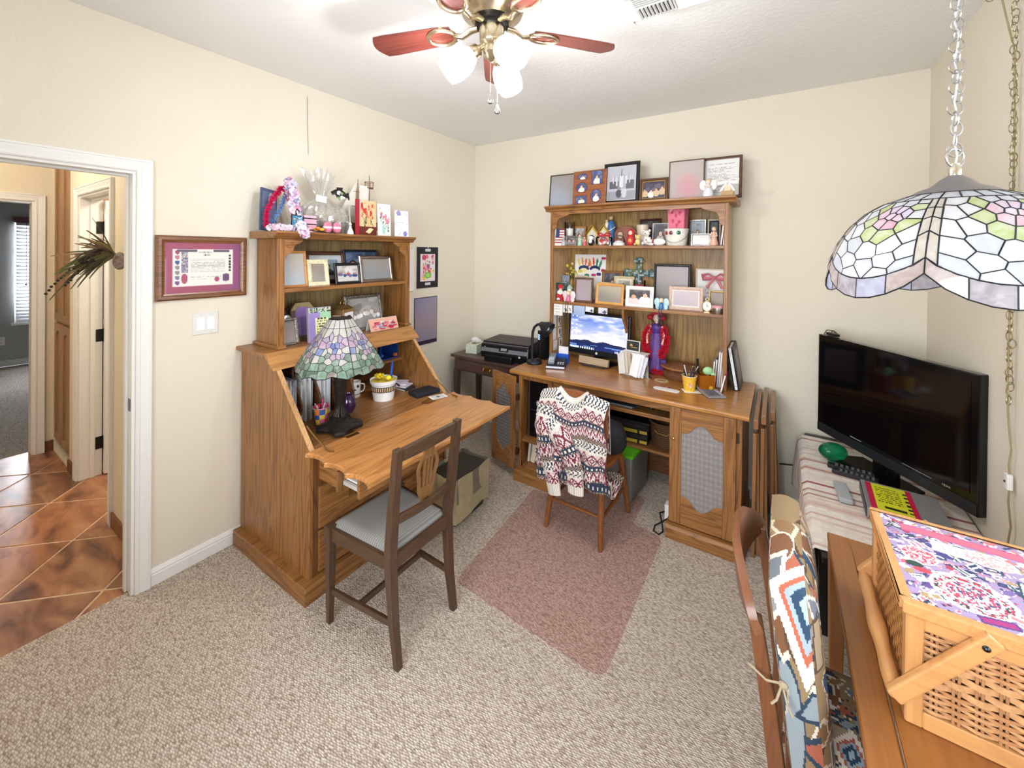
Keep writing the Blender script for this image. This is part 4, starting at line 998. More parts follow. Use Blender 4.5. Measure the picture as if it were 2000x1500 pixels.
for i, z in enumerate(za):
    o = (ra, rb)[i % 2]
    if i < 2: o.matrix_basis = tr(0, 0, z)
    else: dup(o, bk, tr(0, 0, z))
wa, wb_ = reed(.0125, .0045, 0, RD_, 'splint'), reed(.0125, .0045, 1, RD_, 'splint')
for i in range(4):
    o = (wa, wb_)[i % 2]; z = .099+.0145*i
    if i < 2: o.matrix_basis = tr(0, 0, z)
    else: dup(o, bk, tr(0, 0, z))
# finer weave of the other three sides: joined strands
def fine(M, half):
    b = B().at(M); n = 40
    for j in range(42):
        z = .037+j*.0040
        for i in range(n):
            x0 = -half+2*half*i/n; x1 = x0+2*half/n; o = .0022 if (i//2+j//4) % 2 else -.0006
            b.add([(x0, o, z), (x1, o, z), (x1, o, z+.0033), (x0, o, z+.0033)], [(0, 1, 2, 3)])
    b.box(-half, half, -.006, -.004, .034, .205)
    return b.go('fine_weave', mat('c78d50', .5, 0, .25, 90), bk, kind='stuff', recalc=False)
fine(tr(-hxb+.008, 0, 0) @ rotm(0, 0, PI/2), hyb-.028); fine(tr(hxb-.008, 0, 0) @ rotm(0, 0, -PI/2), hyb-.028); fine(tr(0, hyb-.008, 0), hxb-.028)
# lid: wooden rim with printed fabric
lid = B().box(-hxb-.006, hxb+.006, -hyb-.006, -hyb+.012, hb+.003, hb+.028).box(-hxb-.006, hxb+.006, hyb-.012, hyb+.006, hb+.003, hb+.028).box(-hxb-.006, -hxb+.012, -hyb+.012, hyb-.012, hb+.003, hb+.028).box(hxb-.012, hxb+.006, -hyb+.012, hyb-.012, hb+.003, hb+.028).go('lid', PN('y'), bk, bevel=.003)
class Collage:
    def __init__(s, base): s.base = base; s.sh = []
    def add(s, kind, cx, cy, a, b, rot, c, c2=None): s.sh.append((kind, cx, cy, a, b, math.cos(rot), math.sin(rot), c, c2)); return s
    def __call__(s, u, v):
        for kind, cx, cy, a, b, co, si, c, c2 in reversed(s.sh):
            dx, dy = u-cx, v-cy; x = dx*co+dy*si; y = -dx*si+dy*co
            if kind == 'r':
                if abs(x) < a and abs(y) < b: return (c2 if c2 and (a-abs(x) < .012 or b-abs(y) < .012) else c)
            elif kind == 'e':
                q = (x/a)**2+(y/b)**2
                if q < 1: return c2 if (c2 and q > .8) else c
            elif kind == 's':
                if abs(x) < a and abs(y) < b: return c if int((x+a)*60) % 2 else (c2 or 'f4f0f0')
            elif kind == 'f':
                q = math.hypot(x/a, y/b)
                if q < 1:
                    if q > .9: return 'ece7ea'
                    h = hsh(int(u*95), int(v*95), 3)
                    return c if h > .66 else (c2 if h > .45 else 'e9dfe2')
            elif kind == 'd':
                q = abs(x)/a+abs(y)/b
                if q < 1: return c2 if (c2 and q > .72) else c
        return s.base
rg = R(7); fab = Collage('a894b8')
PAL = ['d0647c', '8a76ac', '2f4568', 'd9cdd2', '6a4f90', 'b8405a', 'd99aa4', '3d5f66', 'b0956a', 'e3d8d2', 'd9c4bc', '7c6aa6', 'cf7f80', '4a4a86', '9a86b8', 'c47a92']
for i in range(560):
    fab.add(rg.choice('rrrsed'), rg.random(), rg.random(), rg.uniform(.012, .052), rg.uniform(.007, .028), rg.uniform(-1.0, 1.0), rg.choice(PAL), rg.choice(['f4f0f0', '2f4568', None, 'f4f0f0']))
fab.add('r', .45, .86, .34, .05, 0, 'de7088', 'c25a8c').add('r', .40, .70, .14, .07, -.1, 'f4f1f2').add('s', .40, .70, .10, .04, -.1, 'c9c7cf', 'f2f0f2')
fab.add('f', .34, .24, .20, .17, 0, 'c8425a', '2f4a50').add('f', .34, .24, .135, .115, 0, 'd85068', '44507a').add('f', .15, .52, .10, .10, 0, 'd0455c', 'e59aa4').add('f', .55, .70, .15, .09, 0, 'e3a0a0', 'efd2cc')
fab.add('r', .78, .40, .17, .12, -.2, 'e9e4dd', '33505a').add('s', .80, .39, .10, .07, -.2, 'bb4560', '38527a').add('e', .10, .40, .05, .03, 0, '2e4a44').add('e', .13, .35, .05, .025, 0, 'd04a58').add('r', .56, .12, .10, .025, -.35, 'ef8a8c', 'f5efec').add('r', .40, .06, .09, .03, .2, 'a83a7c', '5a4484')
B().grid(lambda u, v: (-hxb+.010+(2*hxb-.02)*u, -hyb+.010+(2*hyb-.02)*v, hb+.0262+.004*math.sin(u*PI)*math.sin(v*PI)), 150, 160, fab).go('lid_fabric', printmat(.35), lid, smooth=True)
# swing handle folded down to the left
hz = .226
HP = Vector((-.064, -hyb-.010, hz)); HE = Vector((-hxb-.020, -hyb-.010, .052)); dv = (HE-HP).normalized(); pv = Vector((-dv.z, 0, dv.x))
for sy in (-1, 1):
    yy = sy*(hyb+.010); a, b = Vector((HP.x, yy, HP.z))-dv*.024, Vector((HE.x, yy, HE.z))
    w = .0145
    vs = [tuple(p+pv*(s*w)+Vector((0, t*.009, 0))) for p in (a, b) for s, t in ((-1,-1),(1,-1),(1,1),(-1,1))]
    ha = B().add(vs, [(0,3,2,1),(4,5,6,7),(0,1,5,4),(1,2,6,5),(2,3,7,6),(3,0,4,7)]).go('handle_arm', PN('x'), bk, bevel=.004)
    B().at(tr(HP.x, yy+sy*.0085, HP.z) @ rotm(-sy*PI/2)).lathe([(.006, 0), (.006, .002), (.003, .005), (0, .0055)], 14).go('pivot_screw', mat('3f4448', .25, 1), ha, smooth=True)
n = 24; vs = []; path = []; rad = []
for i in range(n+1):
    t = i/n; y = -hyb-.002+(2*hyb+.004)*t; path.append((HE.x+.004, y, HE.z)); rad.append(.0125+.0045*math.sin(t*PI)+.002*math.sin(t*PI*5))
B().tube(path, rad, 14).go('handle_grip', PN('y'), bk, smooth=True)
# ============================================================ CHAIR at the table (faces +x), back towards the camera's left
c3 = thing('tied_cushion_chair', 'wooden chair with curved crest rail pulled up to the sewing table', 'chair', (2.70, -1.92, 0))
C3 = lambda ax: wood(ax, '7a4a2c', '4c2c1a', .35, 1.2, .3, .6)
for s in (-1, 1):
    post('back_post', C3('z'), c3, [((-.115, s*.185, 0), .8), ((-.10, s*.19, .42), 1.1), ((-.125, s*.19, .62), 1), ((-.155, s*.19, .815), .85)], .030, .032)
    post('leg', C3('z'), c3, [((.25, s*.175, 0), .7), ((.25, s*.18, .42), 1)], .036, .036)
    bar('seat_rail', C3('x'), c3, (-.09, s*.185, .40), (.25, s*.18, .40), .022, .05)
    bar('stretcher', C3('x'), c3, (-.105, s*.187, .19), (.25, s*.178, .19), .016, .024)
bar('seat_rail', C3('y'), c3, (.255, -.17, .40), (.255, .17, .40), .022, .05)
B().box(-.09, .27, -.20, .20, .425, .44).go('seat', C3('x'), c3, bevel=.006)
# crest rail: tall bent board
def crestf(u, v):
    t = 2*u-1; y = t*.215; bow = .052*(1-t*t); return (-.142-bow-.012*(v-.5)+.0, y, .80+(.112*(1-abs(t)**3*.78))*v+.012*t*t*0)
B().shell(crestf, 28, 8, .020).go('crest_rail', C3('y'), c3, smooth=True)
rg = R(21); tap = Collage('8f7858')
TP = [('7a5236', 'dfd3c2'), ('2c4763', 'cdbfa8'), ('a85f48', '2c3f52'), ('8f9aa0', '2c3f52'), ('a8977c', '5b4434'), ('5b3f30', 'dfd3c2'), ('9a8a72', '3a4f5c'), ('8c8a88', '4a4a52'), ('8f7452', '4f382a'), ('6f7680', 'd5cdc2'), ('8a6a48', 'cdbfa8')]
for i in range(95):
    c = rg.choice(TP); tap.add(rg.choice('dderd'), rg.random(), rg.random(), rg.uniform(.05, .16), rg.uniform(.025, .07), rg.uniform(-1.5, 1.5), c[0], c[1])
for (x, y) in ((.3, .30), (.7, .72), (.35, .78), (.6, .1)):
    tap.add('d', x, y, .17, .13, .2, 'b8644a', 'efe6da').add('d', x, y, .10, .075, .2, '2c4763', '9fb0bd').add('d', x, y, .05, .035, .2, 'a9c0d2', '2c4763')
TAPM = printmat(.9)
bc = thing('back_cushion', 'tapestry-patterned cushion tied upright to the back of the wooden chair', 'cushion', (2.70, -1.92, 0))
def bulge(u, v):
    e = lambda t: 1-(1-min(1, min(t, 1-t)*6))**2.2
    return e(u)*e(v)
def bf(u, v):
    z = .455+.46*v; x = -.012-.046*v; return (x+.022*bulge(u, v), -.205+.41*u, z)
def bb(u, v):
    z = .455+.46*v; x = -.072-.055*v; return (x-.010*bulge(u, v), -.205+.41*u, z)
B().grid(bf, 90, 100, lambda u, v: tap(u, v)).go('front_cover', TAPM, bc, smooth=True)
B().grid(bb, 60, 60, lambda u, v: tap(1-u, (v*.9+.3) % 1)).go('back_cover', TAPM, bc, smooth=True)
def gus(u, v):   # gusset strip round the rim joins both covers
    p = u*4; k = int(p) % 4; t = p-int(p)
    uv = [(t, 0), (1, t), (1-t, 1), (0, 1-t)][k]; a, b = Vector(bf(*uv)), Vector(bb(*uv)); q = a+(b-a)*v
    cy, cz = 0, .685; d = Vector((0, q.y-cy, q.z-cz)).normalized()*.010*math.sin(v*PI); return tuple(q+d)
B().grid(gus, 520, 24, lambda u, v: tap((u*1.7) % 1, .30+v*.12)).go('gusset', TAPM, bc, smooth=True)
tie = B()
for (y, z) in ((-.205, .70),):
    tie.tube([(-.09, y, z), (-.13, y-.02, z+.004), (-.165, y-.005, z+.01), (-.16, y+.02, z+.005), (-.12, y+.01, z)], .0025, 6)
    tie.tube([(-.10, y-.005, z), (-.09, y-.03, z-.02), (-.08, y-.035, z-.035)], .0025, 6).tube([(-.10, y-.005, z), (-.11, y-.035, z-.015), (-.12, y-.04, z-.025)], .0025, 6)
tie.ball((-.098, -.212, .70), (.010, .008, .008), 10, 6).go('tie', mat('a3937a', .9), bc, smooth=True)
sc = thing('seat_cushion', 'tapestry-patterned cushion on the chair seat under the table', 'cushion', (2.70, -1.92, 0))
B().grid(lambda u, v: (-.06+.33*u, -.195+.39*v, .442+.055*bulge(u, v)), 60, 60, lambda u, v: tap(v, u)).go('cover', TAPM, sc, smooth=True)
B().grid(lambda u, v: (-.06+.33*u, -.195+.39*v, .4415), 4, 4, lambda u, v: '8a7458').go('underside', TAPM, sc)
# ============================================================ STAINED GLASS
def streak(c, rough=.12, tl=.55):
    key = ('sg', c, tl)
    if key in MC: return MC[key]
    m = bpy.data.materials.new('art_glass_' + c); m.use_nodes = True; n = m.node_tree.nodes; L = m.node_tree.links; n.clear()
    o = n.new('ShaderNodeOutputMaterial'); d = n.new('ShaderNodeBsdfDiffuse'); t = n.new('ShaderNodeBsdfTranslucent'); g = n.new('ShaderNodeBsdfGlossy'); g.inputs['Roughness'].default_value = rough
    tc = n.new('ShaderNodeTexCoord'); nz = n.new('ShaderNodeTexNoise'); nz.inputs['Scale'].default_value = 22; nz.inputs['Detail'].default_value = 4; nz.inputs['Distortion'].default_value = 1.8; L.new(tc.outputs['Object'], nz.inputs['Vector'])
    r = n.new('ShaderNodeValToRGB'); e = r.color_ramp.elements; k = lin(c); w = lin('f4f4f6')
    e[0].position = .35; e[0].color = k; e[1].position = .68; e[1].color = tuple(k[i]*.55+w[i]*.45 for i in range(3))+(1,)
    L.new(nz.outputs['Fac'], r.inputs['Fac'])
    for q in (d, t): L.new(r.outputs[0], q.inputs[0])
    x = n.new('ShaderNodeMixShader'); x.inputs[0].default_value = tl; L.new(d.outputs[0], x.inputs[1]); L.new(t.outputs[0], x.inputs[2])
    y = n.new('ShaderNodeMixShader'); y.inputs[0].default_value = .07; L.new(x.outputs[0], y.inputs[1]); L.new(g.outputs[0], y.inputs[2]); L.new(y.outputs[0], o.inputs[0])
    MC[key] = m; return m
LEADM = mat('17181c', .5, .3, .1)
def voronoi(seeds, rect, sx=2.0):
    """cells of (u,v,colour) seeds inside rect, as (poly, colour)"""
    out = []
    for i, (u, v, c) in enumerate(seeds):
        poly = [(rect[0], rect[2]), (rect[1], rect[2]), (rect[1], rect[3]), (rect[0], rect[3])]
        for j, (u2, v2, _) in enumerate(seeds):
            if i == j: continue
            a, b = (u2-u)*sx*sx, (v2-v); cc = ((u2*u2-u*u)*sx*sx+(v2*v2-v*v))/2
            poly = clip(poly, a, b, cc)
            if len(poly) < 3: break
        if len(poly) >= 3: out.append((poly, c))
    return out
def shade(parent, surf, nsec, cells, lead_r=.0021, th=.0025, step=.12, name='glass_piece'):
    lead = B(); seen = set(); 
    for sec in range(nsec):
        for poly, c in cells:
            pts = []
            for i in range(len(poly)):
                p, q = poly[i], poly[(i+1) % len(poly)]; k = max(1, int(math.hypot((q[0]-p[0]), (q[1]-p[1])*.8)/step+.5))
                for s in range(k): pts.append((p[0]+(q[0]-p[0])*s/k, p[1]+(q[1]-p[1])*s/k))
                key = (sec, round((p[0]+q[0])*.5, 3), round((p[1]+q[1])*.5, 3))
                if key not in seen:
                    seen.add(key); lead.tube([surf(sec, p[0]+(q[0]-p[0])*s/k, p[1]+(q[1]-p[1])*s/k) for s in range(k+1)], lead_r, 5)
            if len(pts) < 3: continue
            cu = sum(p[0] for p in pts)/len(pts); cv_ = sum(p[1] for p in pts)/len(pts)
            P3 = [Vector(surf(sec, *p)) for p in pts]; C = Vector(surf(sec, cu, cv_))
            nrm = Vector((C.x, C.y, .25*math.hypot(C.x, C.y))).normalized()
            k = len(P3); vs = [tuple(p+nrm*th/2) for p in P3]+[tuple(p-nrm*th/2) for p in P3]+[tuple(C+nrm*th/2), tuple(C-nrm*th/2)]
            fs = [(i, (i+1) % k, 2*k) for i in range(k)]+[(k+(i+1) % k, k+i, 2*k+1) for i in range(k)]+[(i, k+i, k+(i+1) % k, (i+1) % k) for i in range(k)]
            B().add(vs, fs).go(name, streak(c), parent, smooth=True)
    lead.go('leading', LEADM, parent, smooth=True, recalc=False)
# ---- pendant
PC = Vector((2.955, -1.75, 1.565))
pn = thing('pendant_lamp', 'stained glass swag lamp with pink roses hanging on a chain', 'pendant lamp', tuple(PC))
PROF = [(.088, .262), (.13, .247), (.17, .222), (.205, .185), (.232, .140), (.248, .095), (.256, .05), (.258, 0)]
def prof(t):
    t = max(0, min(1, t))*(len(PROF)-1); i = min(int(t), len(PROF)-2); f = t-i
    return (PROF[i][0]+(PROF[i+1][0]-PROF[i][0])*f, PROF[i][1]+(PROF[i+1][1]-PROF[i][1])*f)
SEC0 = math.radians(246)
def psurf(sec, u, v):
    lim = .80+.20*math.sin(PI*max(0, min(1, u)))**.75     # scalloped lower edge
    r, z = prof(v*lim if v > .5 else v*(1+(lim-1)*(v/.5)**2)); a = SEC0+(sec+u)*2*PI/6
    return (r*math.cos(a), r*math.sin(a), z)
GW, GB, GM, GP, GG, GY = 'e4e4e6', 'd9dce2', 'b8b0b8', 'e9cdd6', 'cdd79c', 'd6ccbe'
cells = [([(i/4, 0), ((i+1)/4, 0), ((i+1)/4, .17), (i/4, .17)], GB) for i in range(4)]
for a, b in ((0, .075), (.925, 1)): cells += [([(a, v0), (b, v0), (b, v1), (a, v1)], GY) for v0, v1 in ((.17, .32), (.32, .46), (.46, .62), (.62, .86))]
cells += [([(i/4, .86), ((i+1)/4, .86), ((i+1)/4, 1), (i/4, 1)], c) for i, c in enumerate(('c9b8b4', GM, 'c3c3d6', 'c9b8b4'))]
seeds = [(.50,.33,GP),(.58,.30,'e6d3e6'),(.66,.31,'ead6e8'),(.60,.36,'ecd9e6'),(.68,.38,GP),(.54,.42,GP),(.63,.44,'e5b8c8'),(.74,.35,'e2d6ec'),
         (.38,.27,GG),(.38,.40,GG),(.47,.50,GG),(.62,.53,GG),(.80,.46,GG),(.84,.28,GG),(.52,.21,GB),(.70,.21,GB),(.20,.22,GW),(.30,.33,GW),(.16,.38,GW),(.86,.20,GW),
         (.28,.49,GW),(.14,.53,GW),(.36,.60,GB),(.52,.64,GW),(.72,.62,GW),(.86,.57,GW),(.18,.68,GW),(.34,.74,GW),(.54,.78,GB),(.72,.75,GW),(.86,.72,GW),(.85,.38,GW),(.20,.81,GB),(.42,.83,GW),(.66,.84,GW),(.84,.82,GB)]
cells += voronoi(seeds, (.075, .925, .17, .86), .68)
shade(pn, psurf, 6, cells)
B().lathe([(.092, .252), (.095, .257), (.07, .275), (.045, .285), (.03, .300), (.018, .309), (.014, .312)], 32).go('cap', mat('8d8a8b', .38, .7), pn, smooth=True)
B().lathe([(.012, .310), (.013, .33), (.009, .335), (.009, .342)], 16).go('finial', NICKEL, pn, smooth=True)
ring = [(.0235*math.cos(t*2*PI/24), 0, .357+.0235*math.sin(t*2*PI/24)) for t in range(24)]
Mr = rotm(0, 0, math.radians(36)); B().at(Mr).tube(ring, .0026, 8, True).go('hanging_ring', STEEL, pn, smooth=True)
B().lathe([(.018, .12), (.018, .20), (.01, .25)], 16).go('socket', NICKEL, pn, smooth=True)
B().ball((0, 0, .085), (.03, .03, .04), 16, 10).go('bulb', mat('f4f4f2', .3), pn, smooth=True)
def link_mesh(rx, rz, r): return [(rx*math.cos(t*2*PI/20), 0, rz*math.sin(t*2*PI/20)) for t in range(20)]
lk = B().tube(link_mesh(.0135, .0175, .0021), .0021, 6, True).go('chain_link', STEEL, pn, smooth=True)
rg = R(4); z = .378; i = 0; topz = RH-PC.z-.03
while z < topz:
    M = tr(rg.uniform(-.0015, .0015), 0, z) @ rotm(0, 0, math.radians(36+(65 if i % 2 else -20)+rg.uniform(-18, 18))) @ rotm(0, rg.uniform(-.12, .12), 0)
    if i == 0: lk.matrix_basis = M
    else: dup(lk, pn, M)
    z += .0265; i += 1
B().tube([(.004*math.sin(t*2.1), .004*math.cos(t*1.7), .33+(topz-.33)*t/24) for t in range(25)], .0022, 6).go('cord', mat('d6d8da', .3, 0, .02, trans=.2), pn, smooth=True)
# swag: chain carried across the ceiling to a second hook and down by the wall
HK = Vector((3.235, -1.03, RH))-PC; H0 = Vector((0, 0, RH-PC.z))
for h in (H0, HK): B().tube([(h.x, h.y, h.z), (h.x, h.y, h.z-.02), (h.x+.012, h.y, h.z-.032), (h.x+.018, h.y, h.z-.020)], .003, 6).lathe([(.012, 0), (.010, -.006), (.004, -.008)], 12, tuple(h)).go('ceiling_hook', BRASS, pn, smooth=True)
lk2 = B().tube(link_mesh(.0105, .0165, .0015), .0015, 6, True).go('chain_link', mat('a79a78', .35, 1), pn, smooth=True); lk2.matrix_basis = tr(HK.x, HK.y, HK.z-.045)
for k in range(1, 26):
    t = k/26; p = H0.lerp(HK, t); sag = .20*4*t*(1-t)
    dup(lk2, pn, tr(p.x, p.y, p.z-.03-sag) @ rotm(0, 0, k*1.4) @ rotm(0, 1.2*(1 if k % 2 else -1), 0))
for k in range(6): dup(lk2, pn, tr(HK.x-.012+.008*rg.uniform(-1, 1), HK.y-.012+.015*rg.uniform(-1, 1), HK.z-.05-.014*k) @ rotm(rg.uniform(0, 1.5), rg.uniform(0, 1.5), rg.uniform(0, 3)))
DR = Vector((3.272, -1.055, 0))-PC
zc = RH-PC.z-.05; k = 0
while zc > 1.16-PC.z:
    dup(lk2, pn, tr(DR.x+.003*math.sin(k*2.2), DR.y+.004*math.sin(k*1.3), zc) @ rotm(0, 0, (k % 2)*1.35+.5+.3*math.sin(k*1.9))); zc -= .0255; k += 1
cp = [(HK.x, HK.y, HK.z-.06)]+[(DR.x+.004*math.sin(t*1.1), DR.y+.005*math.sin(t*.8), zz-PC.z) for t, zz in enumerate((2.4, 2.1, 1.8, 1.5, 1.2, 1.12))]
cp += [(DR.x+.004, DR.y+dy, zz-PC.z) for dy, zz in ((.008, 1.06), (-.010, .99), (.004, .93), (-.004, .87), (.006, .80), (-.016, .72), (.012, .62), (0, .45), (.0, .32))]
B().tube(cp, .003, 6).go('wall_cord', mat('9c8f6c', .5), pn, smooth=True)
B().box(DR.x-.006, DR.x+.010, DR.y-.013, DR.y+.013, .845-PC.z, .90-PC.z).go('cord_switch', WHITEP, pn, bevel=.004)
B().cyl((DR.x-.0065, DR.y, .872-PC.z), (DR.x-.009, DR.y, .872-PC.z), .004, n=10).go('switch_wheel', mat('2a2a2a', .5), pn)
# ---- table lamp on the secretary
LC = (.632, -1.925, .7235)
tl = thing('table_lamp', 'table lamp with flared stained glass floral shade and bronze fluted base', 'table lamp', LC, math.radians(12))
BZ = mat('34302f', .42, .7, .3, 60, .35, 120)
def basepoly(h, cc):
    pts = []
    for k in range(4):
        a = k*PI/2+PI/4
        for j in range(9):
            t = j/8; an = a-PI/4*.0+(t-.5)*.35; pts.append((h*1.30*math.cos(a+(t-.5)*.42), h*1.30*math.sin(a+(t-.5)*.42)))
        a2 = a+PI/4
        for t in (-.5, 0, .5): pts.append((h*(cc+.10*abs(t))*math.cos(a2+t*.5), h*(cc+.10*abs(t))*math.sin(a2+t*.5)))
    return pts
def loft(polys, zs):
    n = len(polys[0]); vs = [(x, y, z) for pl, z in zip(polys, zs) for x, y in pl]; fs = []
    for j in range(len(polys)-1):
        for i in range(n): fs.append((j*n+i, j*n+(i+1) % n, (j+1)*n+(i+1) % n, (j+1)*n+i))
    fs += [tuple(range(n-1, -1, -1)), tuple(range((len(polys)-1)*n, len(polys)*n))]; return vs, fs
vs, fs = loft([basepoly(.088, .88), basepoly(.090, .88), basepoly(.088, .88), basepoly(.075, .9), basepoly(.05, .95), basepoly(.034, 1.05)], [0, .008, .018, .026, .040, .058])
B().add(vs, fs).go('base', BZ, tl, smooth=True)
def col(h, n=32, fl=.0): return [((h+fl*math.cos(i*16*2*PI/n))*math.cos(i*2*PI/n)/max(abs(math.cos(i*2*PI/n)), abs(math.sin(i*2*PI/n)))**.6, (h+fl*math.cos(i*16*2*PI/n))*math.sin(i*2*PI/n)/max(abs(math.cos(i*2*PI/n)), abs(math.sin(i*2*PI/n)))**.6) for i in range(n)]
vs, fs = loft([col(.042), col(.042), col(.034, fl=.001), col(.022, fl=.0015), col(.0175, fl=.001), col(.024), col(.028), col(.026), col(.018, fl=.001), col(.016)], [.056, .066, .070, .095, .13, .19, .24, .29, .36, .42])
B().add(vs, fs).go('column', BZ, tl, smooth=True, auto=30)
B().lathe([(.012, .42), (.012, .56), (.008, .575), (.004, .58)], 12).go('stem', BZ, tl, smooth=True)
LP = [(.058, .585), (.095, .53), (.135, .475), (.170, .425), (.200, .375), (.226, .325)]
def lsurf(sec, u, v):
    t = max(0, min(1, v))*(len(LP)-1); i = min(int(t), len(LP)-2); f = t-i; r = LP[i][0]+(LP[i+1][0]-LP[i][0])*f; z = LP[i][1]+(LP[i+1][1]-LP[i][1])*f
    flat = math.cos(PI/6)/math.cos((u-.5)*PI/3); r *= .35+.65*flat*1.02
    wob = .010*math.sin(u*2*PI*2+.6)*max(0, (v-.85)/.15)
    a = math.radians(30)+(sec+u)*PI/3; return (r*math.cos(a), r*math.sin(a), z+wob)
TWH = 'e6e3dc'
lc = [([(i/3, v0), ((i+1)/3, v0), ((i+1)/3, v1), (i/3, v1)], TWH) for i in range(3) for v0, v1 in ((0, .15),)]
PU, BL_, PKg, LG, DG = 'c6b2d2', '8f9fd8', 'dcbfd6', '8fb59a', '6f8f78'
ls = [(.15,.22,TWH),(.5,.21,TWH),(.82,.23,TWH),(.22,.34,PU),(.34,.30,PU),(.30,.40,PU),(.16,.43,PKg),(.52,.34,TWH),(.72,.33,PU),(.84,.38,PKg),(.78,.43,PU),(.50,.45,BL_),(.60,.43,BL_),(.56,.52,BL_),(.42,.52,TWH),(.14,.54,BL_),(.26,.56,TWH),(.36,.60,DG),(.70,.55,TWH),(.86,.52,TWH),(.68,.62,PKg),(.80,.61,PU),(.90,.64,DG),(.54,.64,PKg),(.22,.66,LG),(.10,.66,TWH),(.42,.70,TWH),(.62,.72,LG),(.78,.73,TWH),(.12,.80,LG),(.30,.79,DG),(.48,.82,LG),(.66,.84,DG),(.86,.80,LG),(.12,.93,DG),(.34,.93,LG),(.56,.95,'a89f92'),(.78,.94,LG),(.94,.92,DG)]
lc += voronoi(ls, (0, 1, .15, 1), .60)
shade(tl, lsurf, 6, lc, .0018, .002, .14)
B().lathe([(.058, .583), (.060, .588), (.057, .590)], 6, a0=0).go('shade_ring', BZ, tl)
# ============================================================ FOLDED TRAY TABLES beside the desk
def tray(label, x, y0, y1, zt, lean):
    t = thing('tray_table', label, 'tray table', (x, (y0+y1)/2, 0), 0, None)
    h = (y1-y0)/2; WN = lambda ax: wood(ax, '96683f', '6c4526', .4, 1, .2, .6)
    for s in (-1, 1): bar('leg', WN('z'), t, (-.012+lean, s*(h-.02)*.92, .0), (-.004, s*(h-.02), zt-.05), .03, .018, up=(1,0,0))
    for s in (-1, 1): bar('leg', WN('z'), t, (.012+lean, s*(h-.05)*.92, .0), (.004, s*(h-.05), zt-.06), .03, .018, up=(1,0,0))
    bar('top_rail', WN('y'), t, (.0, -h, zt), (.0, h, zt), .024, .05, up=(0,0,1))
    bar('cross_rail', WN('y'), t, (-.004+lean*.8, -h*.85, .13), (-.004+lean*.8, h*.85, .13), .02, .03)
    return t
tray('folded wooden tray table nearest the computer desk side', 2.487, -.66, -.04, .745, .004)
tray('folded wooden tray table standing second from the desk', 2.522, -.62, -.05, .765, .006)
tray('folded wooden tray table farthest from the desk, leaning outward', 2.562, -.50, -.05, .755, .02)
# ============================================================ SMALL THINGS: helpers
PR = printmat(.45); PRM = printmat(.85)
def blur(a, b='b8aca6'):
    return lambda u, v: mixc(a, b, .5+.5*math.sin((v-.5)*3+(u-.5)*1.3))
def photo(bg, n=2, top='3a3230', clothes=('e8e4e0', '7a3a3a', '3d4a6a', 'c9b08a'), seed=1, fl=None):
    r = R(seed); c = Collage(bg)
    for i in range(14): c.add('e', r.random(), .4+.6*r.random(), .16, .10, r.random(), mixc(bg, r.choice(['ffffff', '000000', '6a7a5a']), .18))
    for i in range(n):
        x = (i+.5)/n+r.uniform(-.04, .04); s = min(.30, .62/n); y = .50+r.uniform(-.08, .1)
        c.add('e', x, y-s*1.25, s*.95, s*1.15, 0, r.choice(clothes)).add('e', x, y+s*.10, s*.42, s*.55, 0, top).add('e', x, y, s*.33, s*.43, 0, r.choice(['d9a98a', 'c9977a', 'e3bda0']))
    return c
def flowers(bg, seed, cols, n=26, g='5f8a5a', y0=.35, y1=.95):
    r = R(seed); c = Collage(bg)
    for i in range(12): c.add('e', r.uniform(.2, .8), r.uniform(.2, .6), .015, .16, r.uniform(-.6, .6), g)
    for i in range(n):
        a = r.uniform(.03, .10); c.add('e', r.uniform(.12, .88), r.uniform(y0, y1), a, a*.8, r.random()*3, r.choice(cols), None)
    return c
def lines(bg='f2efe8', ink='8a857e', rows=16, m=.1):
    def f(u, v):
        if m < u < 1-m and m < v < 1-m:
            k = (v-m)/(1-2*m)*rows
            if k % 1 < .4 and hsh(int(u*60), int(k), 7) > .25 and (u < 1-m-.3*hsh(int(k), 2)): return ink
        return bg
    return f
def panel(name, w, h, fn, parent, M, m=None, n=None, th=.0):
    nx = n or max(6, min(60, int(w/.005))); ny = max(4, int(nx*h/w))
    b = B().at(M).grid(lambda u, v: (-w/2+w*u, 0, h*v), nx, ny, fn)
    return b.go(name, m or PR, parent, recalc=False)
def moulding(w, h, bw, d, M, prof=True):
    """mitred frame, outer size w x h, bar width bw, depth d; front at y=0, back at y=d, base z=0"""
    b = B().at(M); P = [(0, d), (0, .3*d), (.25*bw, 0), (.6*bw, 0), (.8*bw, .25*d), (bw, .35*d), (bw, d)] if prof else [(0, d), (0, 0), (bw, 0), (bw, d)]
    n = len(P); vs = []
    for cx_, cz in ((-1, -1), (1, -1), (1, 1), (-1, 1)):
        for a, y in P: vs.append((cx_*(w/2-a), y, h/2+cz*(h/2-a)))
    fs = []
    for k in range(4):
        k2 = (k+1) % 4
        for i in range(n-1): fs.append((k*n+i, k2*n+i, k2*n+i+1, k*n+i+1))
        fs.append((k*n+n-1, k2*n+n-1, k2*n, k*n))
    return b.add(vs, fs)
